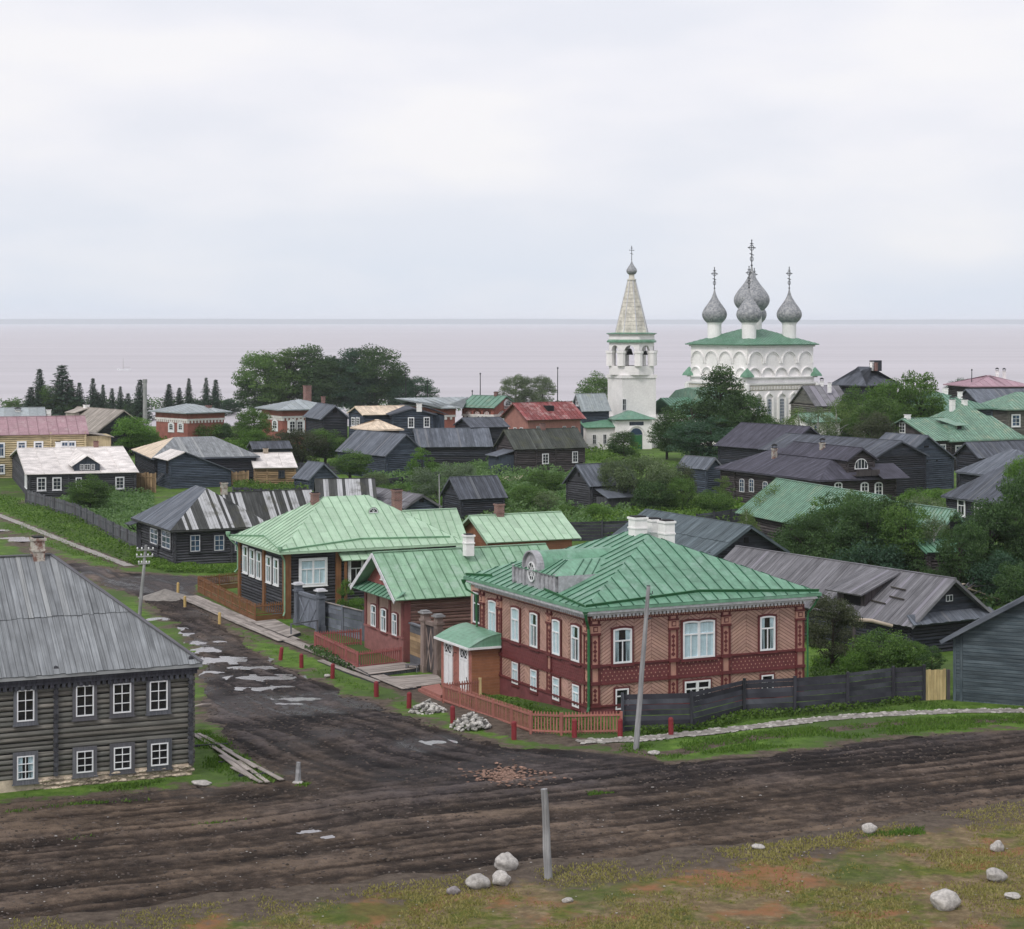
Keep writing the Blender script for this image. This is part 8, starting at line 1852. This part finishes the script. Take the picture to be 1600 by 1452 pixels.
for a in (('leafy deciduous tree growing among the left spruces', 76, 655, 600, 40, 'round', 'leaf_mid'), ('small bush left of the spruce row', 20, 652, 622, 26, 'bush', 'leaf_mid'), ('low trees at the foot of the spruces', 110, 655, 625, 50, 'bush', 'leaf_dark'), ('scrub between the two spruce groups', 205, 655, 628, 26, 'bush', 'leaf_dark'), ('dark scrub right of the spruce groups', 360, 652, 622, 40, 'bush', 'leaf_blue'), ('scrub below the low spruces', 310, 652, 622, 40, 'bush', 'leaf_spruce'),
          ('pale poplar left of the dark signal mast', 808, 650, 583, 48, 'round', 'leaf_pale'), ('smaller pale poplar near the dark signal mast', 847, 650, 588, 40, 'round', 'leaf_pale'), ('tree close to the left wall of the bell tower', 930, 655, 580, 54, 'round', 'leaf_mid'),
          ('round dark tree left of the violet roof', 1504, 660, 589, 54, 'round', 'leaf_blue'),
          ('bright green tree behind the large green roof, left half', 1394, 724, 588, 74, 'round', 'leaf_bright'), ('bright green tree behind the large green roof, right half', 1438, 722, 572, 66, 'tall', 'leaf_bright'), ('darker tree under the bright green pair', 1374, 730, 622, 76, 'round', 'leaf_mid'),
          ('dull tree before the grey metal roof beside the church', 1336, 712, 602, 60, 'round', 'leaf_mid'), ('thin birch right of the church wall', 1308, 716, 622, 50, 'birch', 'leaf_birch'), ('pale sapling birch at the church corner', 1280, 722, 632, 46, 'birch', 'leaf_pale'), ('slender birch left of the green barn gable', 1350, 718, 628, 46, 'birch', 'leaf_birch'), ('thin brownish tree beside the large green roof', 1364, 735, 640, 56, 'round', 'leaf_brownish'),
          ('small birch against the church windows', 1246, 722, 632, 40, 'birch', 'leaf_birch'),
          ('tall pointed dark tree in front of the church', 1128, 722, 569, 84, 'tall', 'leaf_dark'), ('broad dark tree left of the pointed church tree', 1082, 722, 622, 100, 'round', 'leaf_dark'), ('broad dark tree right of the pointed church tree', 1158, 724, 616, 84, 'round', 'leaf_dark'), ('dense rounded tree at the foot of the church trees', 1108, 732, 650, 110, 'round', 'leaf_blue'), ('low left tree below the refectory roof', 1042, 718, 652, 50, 'round', 'leaf_dark'), ('leafy tree at the right of the church clump', 1192, 722, 640, 50, 'round', 'leaf_mid'),
          ('small dark tree before the green tower door', 974, 722, 674, 44, 'round', 'leaf_dark'),
          ('grey green willow left of the middle bushes', 958, 798, 712, 60, 'willow', 'leaf_pale'), ('large grey green willow in the middle bushes', 1012, 800, 700, 100, 'willow', 'leaf_pale'), ('pale willow right of the large one', 1060, 796, 722, 60, 'willow', 'leaf_brownish'), ('bright small willow in front of the grey one', 1062, 806, 742, 48, 'willow', 'leaf_mid'), ('dark bush under the large willow', 1020, 806, 750, 60, 'bush', 'leaf_dark'), ('green elder bush right of the willows', 1112, 806, 762, 56, 'bush', 'leaf_mid'), ('yellowish hop bush by the grey gabled shed', 1130, 796, 745, 36, 'sparse', 'leaf_birch'),
          ('leafy currant bush behind the small outbuilding', 930, 818, 786, 44, 'bush', 'leaf_bright'), ('bright raspberry bush left of the dark back fence', 888, 812, 788, 36, 'bush', 'leaf_bright'),
          ('light young tree in the weeds by the plank shed', 778, 808, 744, 44, 'sparse', 'leaf_mid'), ('green thicket before the mossy roofed house', 852, 772, 735, 60, 'bush', 'leaf_mid'), ('wispy bush in the middle of the weeds', 826, 800, 752, 60, 'willow', 'leaf_mid'), ('yellow green bush below the mossy roofed house', 840, 762, 736, 30, 'bush', 'leaf_bright'), ('thin grey bush among the weeds', 856, 808, 766, 40, 'sparse', 'leaf_pale'), ('dark bush against the long low barn', 760, 722, 688, 24, 'bush', 'leaf_blue'),
          ('yellowish young tree right of the big slate barn', 660, 768, 700, 46, 'sparse', 'leaf_bright'), ('silvery blurred willow in the middle garden', 690, 792, 722, 96, 'willow', 'leaf_silver'), ('pale bush right of the silvery willow', 722, 770, 722, 50, 'willow', 'leaf_silver'), ('small bush under the silvery willow', 662, 780, 745, 50, 'bush', 'leaf_bright'),
          ('round dark bush at the corner of the big slate barn', 547, 752, 702, 58, 'round', 'leaf_mid'), ('twiggy brownish thicket left of the big slate barn', 470, 728, 664, 90, 'willow', 'leaf_brownish'), ('greener thicket right of the twiggy one', 508, 726, 668, 56, 'round', 'leaf_mid'), ('dull brown thicket by the dark shed roof', 438, 722, 676, 60, 'sparse', 'leaf_brownish'), ('small tree before the left brick store', 395, 712, 636, 52, 'round', 'leaf_mid'), ('bright bush in front of the small tree by the brick store', 396, 715, 670, 50, 'bush', 'leaf_bright'), ('leafy bush covering the small brick store foot', 322, 690, 658, 52, 'bush', 'leaf_mid'), ('low bush right of the small brick store', 352, 690, 660, 30, 'bush', 'leaf_dark'), ('pale willow bush before the small brick store', 378, 690, 655, 30, 'willow', 'leaf_pale'),
          ('light green tree right of the tan roofed gable', 206, 712, 652, 62, 'round', 'leaf_bright'), ('bright bush beside the light green tree', 232, 712, 668, 40, 'bush', 'leaf_bright'), ('shrub in front of the white shingled house', 140, 800, 742, 66, 'round', 'leaf_mid'), ('lower shrub beside the one at the white shingled house', 122, 800, 772, 40, 'bush', 'leaf_mid'),
          ('leafy bush behind the hurdle fence', 612, 784, 752, 50, 'bush', 'leaf_mid'), ('pale bush before the big slate barn', 585, 770, 738, 44, 'willow', 'leaf_pale'), ('low green bush by the plank shed', 700, 806, 772, 40, 'bush', 'leaf_bright'), ('young tree between the grey shed and the willows', 1046, 782, 722, 44, 'sparse', 'leaf_mid'), ('bush at the corner of the mossy roofed house', 925, 752, 722, 40, 'bush', 'leaf_mid'), ('leafy bush by the yard fence of the crooked shed', 372, 748, 722, 26, 'bush', 'leaf_dark'),
          # right-hand thicket
          ('birch in front of the narrow green roof', 1214, 872, 752, 84, 'birch', 'leaf_birch'), ('slim white stemmed birch by the dark low fence', 1168, 888, 790, 36, 'birch', 'leaf_birch'), ('dense dark tree at the middle of the right thicket', 1322, 905, 762, 96, 'round', 'leaf_dark'), ('dense dark tree right of the middle of the thicket', 1382, 915, 770, 104, 'round', 'leaf_dark'), ('pale leaved tree on the right side of the thicket', 1440, 910, 778, 84, 'round', 'leaf_pale'), ('dark bushy tree below the birch', 1240, 905, 818, 90, 'bush', 'leaf_dark'), ('dark low tree behind the long barn ridge', 1300, 920, 828, 100, 'bush', 'leaf_dark'), ('dark low tree at the foot of the thicket', 1370, 930, 836, 110, 'bush', 'leaf_blue'), ('dark bush at the right foot of the thicket', 1432, 930, 848, 70, 'bush', 'leaf_dark'), ('round bright bush below the blue grey barn', 1444, 812, 756, 66, 'bush', 'leaf_bright'), ('small birch left behind the narrow green roof', 1282, 890, 790, 44, 'birch', 'leaf_birch'),
          ('broad tree hiding the eave of the narrow green roof', 1290, 900, 778, 90, 'round', 'leaf_mid'), ('leafy tree in front of the dark gabled house end', 1412, 925, 784, 100, 'round', 'leaf_mid'), ('tall loose tree in the middle of the thicket', 1352, 922, 772, 90, 'round', 'leaf_dark'), ('pale birch before the dark gabled house end', 1462, 930, 800, 60, 'birch', 'leaf_pale'), ('spreading tree left of the thicket above the long barn', 1262, 915, 806, 80, 'round', 'leaf_dark'), ('leafy tree over the low shed with the dull green roof', 1500, 942, 800, 70, 'round', 'leaf_dark'),
          ('tall dark tree over the shed at the right', 1545, 930, 772, 90, 'tall', 'leaf_dark'), ('tree cut by the right edge of the view', 1598, 930, 734, 84, 'round', 'leaf_dark'), ('bright leaved tree high on the right edge', 1598, 860, 706, 50, 'round', 'leaf_bright'), ('dark bush below the right edge trees', 1560, 945, 858, 90, 'bush', 'leaf_blue'), ('dark bush left of the lumber pile', 1462, 940, 880, 50, 'bush', 'leaf_dark'), ('lilac bush at the right edge over the shed roof', 1590, 960, 880, 70, 'bush', 'leaf_dark'),
          ('gnarled apple tree beside the right end of the mansion', 1300, 1048, 932, 78, 'round', 'leaf_brownish'), ('bright leafy bush in the mansion garden', 1372, 1052, 978, 84, 'bush', 'leaf_mid'), ('small bush right of the bright garden bush', 1425, 1050, 994, 56, 'willow', 'leaf_mid'), ('low bush before the blue grey shed', 1456, 1060, 1010, 40, 'sparse', 'leaf_dark'), ('bright bush left of the garden fence posts', 1338, 1056, 1016, 44, 'bush', 'leaf_bright'),
          ('slim young tree by the porch of the green roofed log house', 540, 980, 905, 30, 'sparse', 'leaf_bright'), ('bright lawn bush behind the blue grey fence', 556, 982, 930, 34, 'bush', 'leaf_bright'), ('tall grey shrub behind the bath house garden', 440, 786, 764, 50, 'bush', 'leaf_mid')):
    tree(a[0], a[1], a[2], a[3], a[4], a[5], a[6])

# weeds, garden crops and grass as masses nobody could count
def patch(name, label, cat, poly, n, size, mat, hgt, seed, rows=None, clump=.4):
    global NR; NR = np.random.default_rng(seed); P = gp(poly); xs = [p[0] for p in P]; ys = [p[1] for p in P]; C = []
    X = NR.uniform(min(xs), max(xs), n * 4); Y = NR.uniform(min(ys), max(ys), n * 4); k = poly_sd(X, Y, P) > 0; f = fbm(X * .35, Y * .35, seed); k &= f > NR.uniform(0, clump, len(X)) + .12; X, Y, f = X[k][:n], Y[k][:n], f[k][:n]
    Z = gz(X, Y) + NR.uniform(0, 1, len(X)) ** .7 * hgt * (f * 1.8)
    if rows: Z = Z * 1.0 + .25 * np.sin(X * rows[0] + Y * rows[1])
    nm = unit(NR.normal(size=(len(X), 3)) * .8 + np.array([0, -.2, .7])); m = leafmesh(name, np.stack([X, Y, Z], 1), nm, size * NR.uniform(.6, 1.4, len(X)), .5 + NR.normal(0, .22, len(X)) + (f - .45) * 1.2)
    o = link(name, m, M_(mat), kind='stuff'); tag(o, label, cat); return o
patch('potato_field', 'leafy pale green potato patch inside the grey garden fence', 'crop', [(70, 792), (150, 774), (240, 775), (240, 862), (210, 850), (120, 806)], 14000, .34, 'crop', .9, 1)
patch('weeds', 'tall green weeds along the verge below the garden fence', 'weeds', [(0, 775), (40, 786), (120, 810), (200, 855), (212, 885), (120, 850), (0, 800)], 9000, .3, 'grass_blade', .55, 2)
patch('weeds', 'rough weeds at the foot of the striped roofed house', 'weeds', [(205, 858), (272, 886), (372, 886), (372, 897), (262, 895), (200, 880)], 6000, .26, 'grass_blade', .5, 3)
patch('weeds', 'green garden growth below the bath house', 'weeds', [(365, 758), (480, 764), (490, 800), (365, 790)], 5000, .4, 'grass_blade', .9, 4)
patch('weeds', 'lush weeds filling the middle gardens round the mossy roofed house', 'weeds', [(560, 752), (800, 722), (920, 755), (890, 800), (985, 805), (985, 842), (890, 842), (700, 815), (690, 760), (640, 770)], 26000, .42, 'crop', 1.5, 5)
patch('weeds', 'dense dark undergrowth below the willows', 'weeds', [(930, 800), (1160, 790), (1160, 816), (1080, 828), (990, 845), (920, 845)], 10000, .36, 'grass_blade', 1.3, 6)
patch('weeds', 'dark undergrowth between the barns and the right thicket', 'weeds', [(1150, 880), (1250, 830), (1500, 860), (1640, 900), (1640, 980), (1500, 960), (1400, 945), (1200, 905)], 14000, .4, 'leaf_dark', 1.8, 7)
patch('weeds', 'garden weeds behind the dark board fence', 'weeds', [(1262, 1050), (1300, 1020), (1440, 1025), (1480, 1085), (1300, 1100)], 6000, .24, 'leaf_mid', .8, 8)
patch('weeds', 'weeds along the foot of the dark board fence', 'weeds', [(985, 1143), (1080, 1139), (1162, 1117), (1323, 1106), (1440, 1094), (1440, 1099), (1323, 1113), (1170, 1127), (1100, 1143), (1000, 1150)], 5000, .2, 'grass_blade', .42, 9)
patch('weeds', 'weeds inside and under the pink picket fence', 'weeds', [(750, 1090), (900, 1128), (920, 1120), (960, 1146), (880, 1147), (832, 1144), (700, 1100)], 2600, .2, 'grass_blade', .4, 10)
patch('weeds', 'nettles at the foot of the dusky rose fence', 'weeds', [(470, 1013), (492, 1014), (560, 1049), (552, 1052), (500, 1030)], 900, .24, 'leaf_dark', .4, 11)
patch('weeds', 'meadow growth between the lake stores', 'weeds', [(180, 690), (560, 680), (800, 690), (1000, 700), (1000, 730), (560, 715), (350, 710), (180, 715)], 14000, .6, 'grass_blade', 1.2, 12)
patch('shore_scrub', 'low scrub line along the lake shore', 'scrub', [(-60, 632), (330, 632), (700, 634), (1000, 636), (1400, 640), (1700, 640), (1700, 652), (1000, 650), (300, 648), (-60, 648)], 16000, .9, 'leaf_dark', 2.6, 13)
def tufts(name, label, polys, n, h, mat, seed):
    global NR; NR = np.random.default_rng(seed); V = []; Fc = []; Rn = []; tot = 0
    for poly, share in polys:
        P = gp(poly); xs = [p[0] for p in P]; ys = [p[1] for p in P]; m = int(n * share); X = NR.uniform(min(xs), max(xs), m * 5); Y = NR.uniform(min(ys), max(ys), m * 5); pd = poly_sd(X, Y, P); k = sst(0, .9, pd) > NR.uniform(0, 1, len(X)); f = fbm(X * .35, Y * .35, seed); k &= f > NR.uniform(.38, .6, len(X)); k &= line_d(X, Y, PATH_R) > .6; X, Y, f = X[k][:m], Y[k][:m], f[k][:m]; Z = gz(X, Y) - .02
        a = NR.uniform(0, 6.28, len(X)); w = NR.uniform(.03, .07, len(X)); hh = h * NR.uniform(.4, 1.3, len(X)); lx, ly = NR.normal(0, .35, len(X)) * hh, NR.normal(0, .35, len(X)) * hh
        c, s = np.cos(a) * w, np.sin(a) * w; V.append(np.stack([np.stack([X - c, Y - s, Z], 1), np.stack([X + c, Y + s, Z], 1), np.stack([X + lx, Y + ly, Z + hh], 1)], 1).reshape(-1, 3)); Rn.append(np.clip(.5 + NR.normal(0, .2, len(X)) + (f - .5), 0, 1)); tot += len(X)
    V = np.concatenate(V).astype(np.float32); m = bpy.data.meshes.new(name); m.vertices.add(len(V)); m.vertices.foreach_set('co', V.reshape(-1)); m.loops.add(len(V)); m.loops.foreach_set('vertex_index', np.arange(len(V), dtype=np.int32)); m.polygons.add(tot); m.polygons.foreach_set('loop_start', np.arange(0, len(V), 3, dtype=np.int32)); at_ = m.attributes.new('rnd', 'FLOAT', 'FACE'); at_.data.foreach_set('value', np.concatenate(Rn).astype(np.float32)); m.update(); m.validate()
    o = link(name, m, M_(mat), kind='stuff'); tag(o, label, 'grass')
VERGE = [([(300, 930), (345, 968), (420, 1010), (520, 1050), (640, 1095), (640, 1112), (590, 1092), (470, 1046), (400, 1010), (330, 960)], .12), ([(960, 1162), (1100, 1150), (1400, 1122), (1640, 1114), (1640, 1136), (1450, 1144), (1250, 1168), (1050, 1188), (960, 1176)], .3), ([(980, 1143), (1200, 1118), (1480, 1094), (1640, 1094), (1640, 1112), (1400, 1114), (1000, 1154)], .16), ([(0, 1246), (300, 1212), (330, 1220), (300, 1226), (0, 1256)], .08), ([(300, 1135), (300, 1225), (400, 1228), (440, 1222), (390, 1180), (340, 1145)], .1), ([(0, 800), (205, 886), (180, 893), (60, 850), (0, 826)], .14), ([(470, 990), (500, 1000), (560, 1045), (490, 1025)], .04), ([(1262, 1000), (1320, 1040), (1300, 1062), (1262, 1062)], .05)]
tufts('grass', 'short fresh grass tufts on the street verges', VERGE, 70000, .16, 'grass_blade', 21)
tufts('dry_grass', 'sparse olive and straw coloured tufts on the foreground bank', [([(0, 1436), (200, 1422), (400, 1398), (700, 1368), (1000, 1338), (1350, 1293), (1640, 1240), (1640, 1470), (0, 1470)], 1.0)], 30000, .12, 'grass_dry', 22)
tufts('grass', 'thin strips of grass in the near road mud', [([(0, 1322), (150, 1303), (440, 1274), (440, 1279), (150, 1310), (0, 1330)], .4), ([(0, 1268), (130, 1252), (280, 1247), (130, 1260), (0, 1276)], .15), ([(805, 1240), (900, 1236), (980, 1238), (900, 1250), (820, 1256)], .25), ([(470, 1225), (490, 1222), (480, 1230), (455, 1230)], .05), ([(1360, 1300), (1450, 1290), (1450, 1305), (1340, 1310)], .1)], 22000, .14, 'grass_blade', 23)

# clods of churned mud lying all over the road
def scatter(name, label, cat, X, Y, Z, S, tpl, mat, seed, flat=.6):
    r = np.random.default_rng(seed); v0 = np.array(tpl.v); n0 = len(v0); n = len(X); a = r.uniform(0, 6.28, n); c, s = np.cos(a), np.sin(a); sx = S * r.uniform(.9, 1.7, n); sy = S; sz = S * r.uniform(.5, 1.1, n) * flat
    vx = sx[:, None] * v0[None, :, 0]; vy = sy[:, None] * v0[None, :, 1]; V = np.stack([X[:, None] + vx * c[:, None] - vy * s[:, None], Y[:, None] + vx * s[:, None] + vy * c[:, None], Z[:, None] + sz[:, None] * v0[None, :, 2]], -1).reshape(-1, 3).astype(np.float32)
    fl = np.array([i for f in tpl.f for i in f]); ln = np.array([len(f) for f in tpl.f]); LI = (fl[None] + (np.arange(n) * n0)[:, None]).reshape(-1).astype(np.int32); LN = np.tile(ln, n); ST = np.concatenate([[0], np.cumsum(LN)[:-1]]).astype(np.int32)
    m = bpy.data.meshes.new(name); m.vertices.add(len(V)); m.vertices.foreach_set('co', V.reshape(-1)); m.loops.add(len(LI)); m.loops.foreach_set('vertex_index', LI); m.polygons.add(len(ST)); m.polygons.foreach_set('loop_start', ST)
    at_ = m.attributes.new('rnd', 'FLOAT', 'FACE'); at_.data.foreach_set('value', np.repeat(r.uniform(0, 1, n), len(ln)).astype(np.float32)); m.update(); m.validate(); o = link(name, m, M_(mat), kind='stuff'); tag(o, label, cat)
wood('clod', (.035, .028, .026), (.12, .098, .088), (4, 4), amt=.8, bump=.4, tint=(.16, .125, .1))
r_ = np.random.default_rng(77); X = r_.uniform(-40, 45, 90000); Y = r_.uniform(80, 185, 90000); sd = poly_sd(X, Y, ROAD); f = fbm(X * .3, Y * .3, 91); k = (sd > .3) & (f > r_.uniform(.25, .75, len(X)))
for c, p in zip(PUDC, PUDS): k &= np.hypot((X - c.x) / (p[2] * 1.4), (Y - c.y) / (p[3] * 3.6)) > 1
X, Y = X[k][:15000], Y[k][:15000]; sd = sd[k][:15000]; h = road_field(X, Y)[0]; Z = gz(X, Y) + h * sst(-.2, 1.0, sd) * .75 + .015
tpl = stone_mesh(3, 5, 3, .8, .3)
scatter('mud_clods', 'dark clods of churned mud scattered over the whole road', 'mud', X, Y, Z, .035 + .085 * r_.uniform(0, 1, len(X)) ** 2.2, tpl, 'clod', 5)
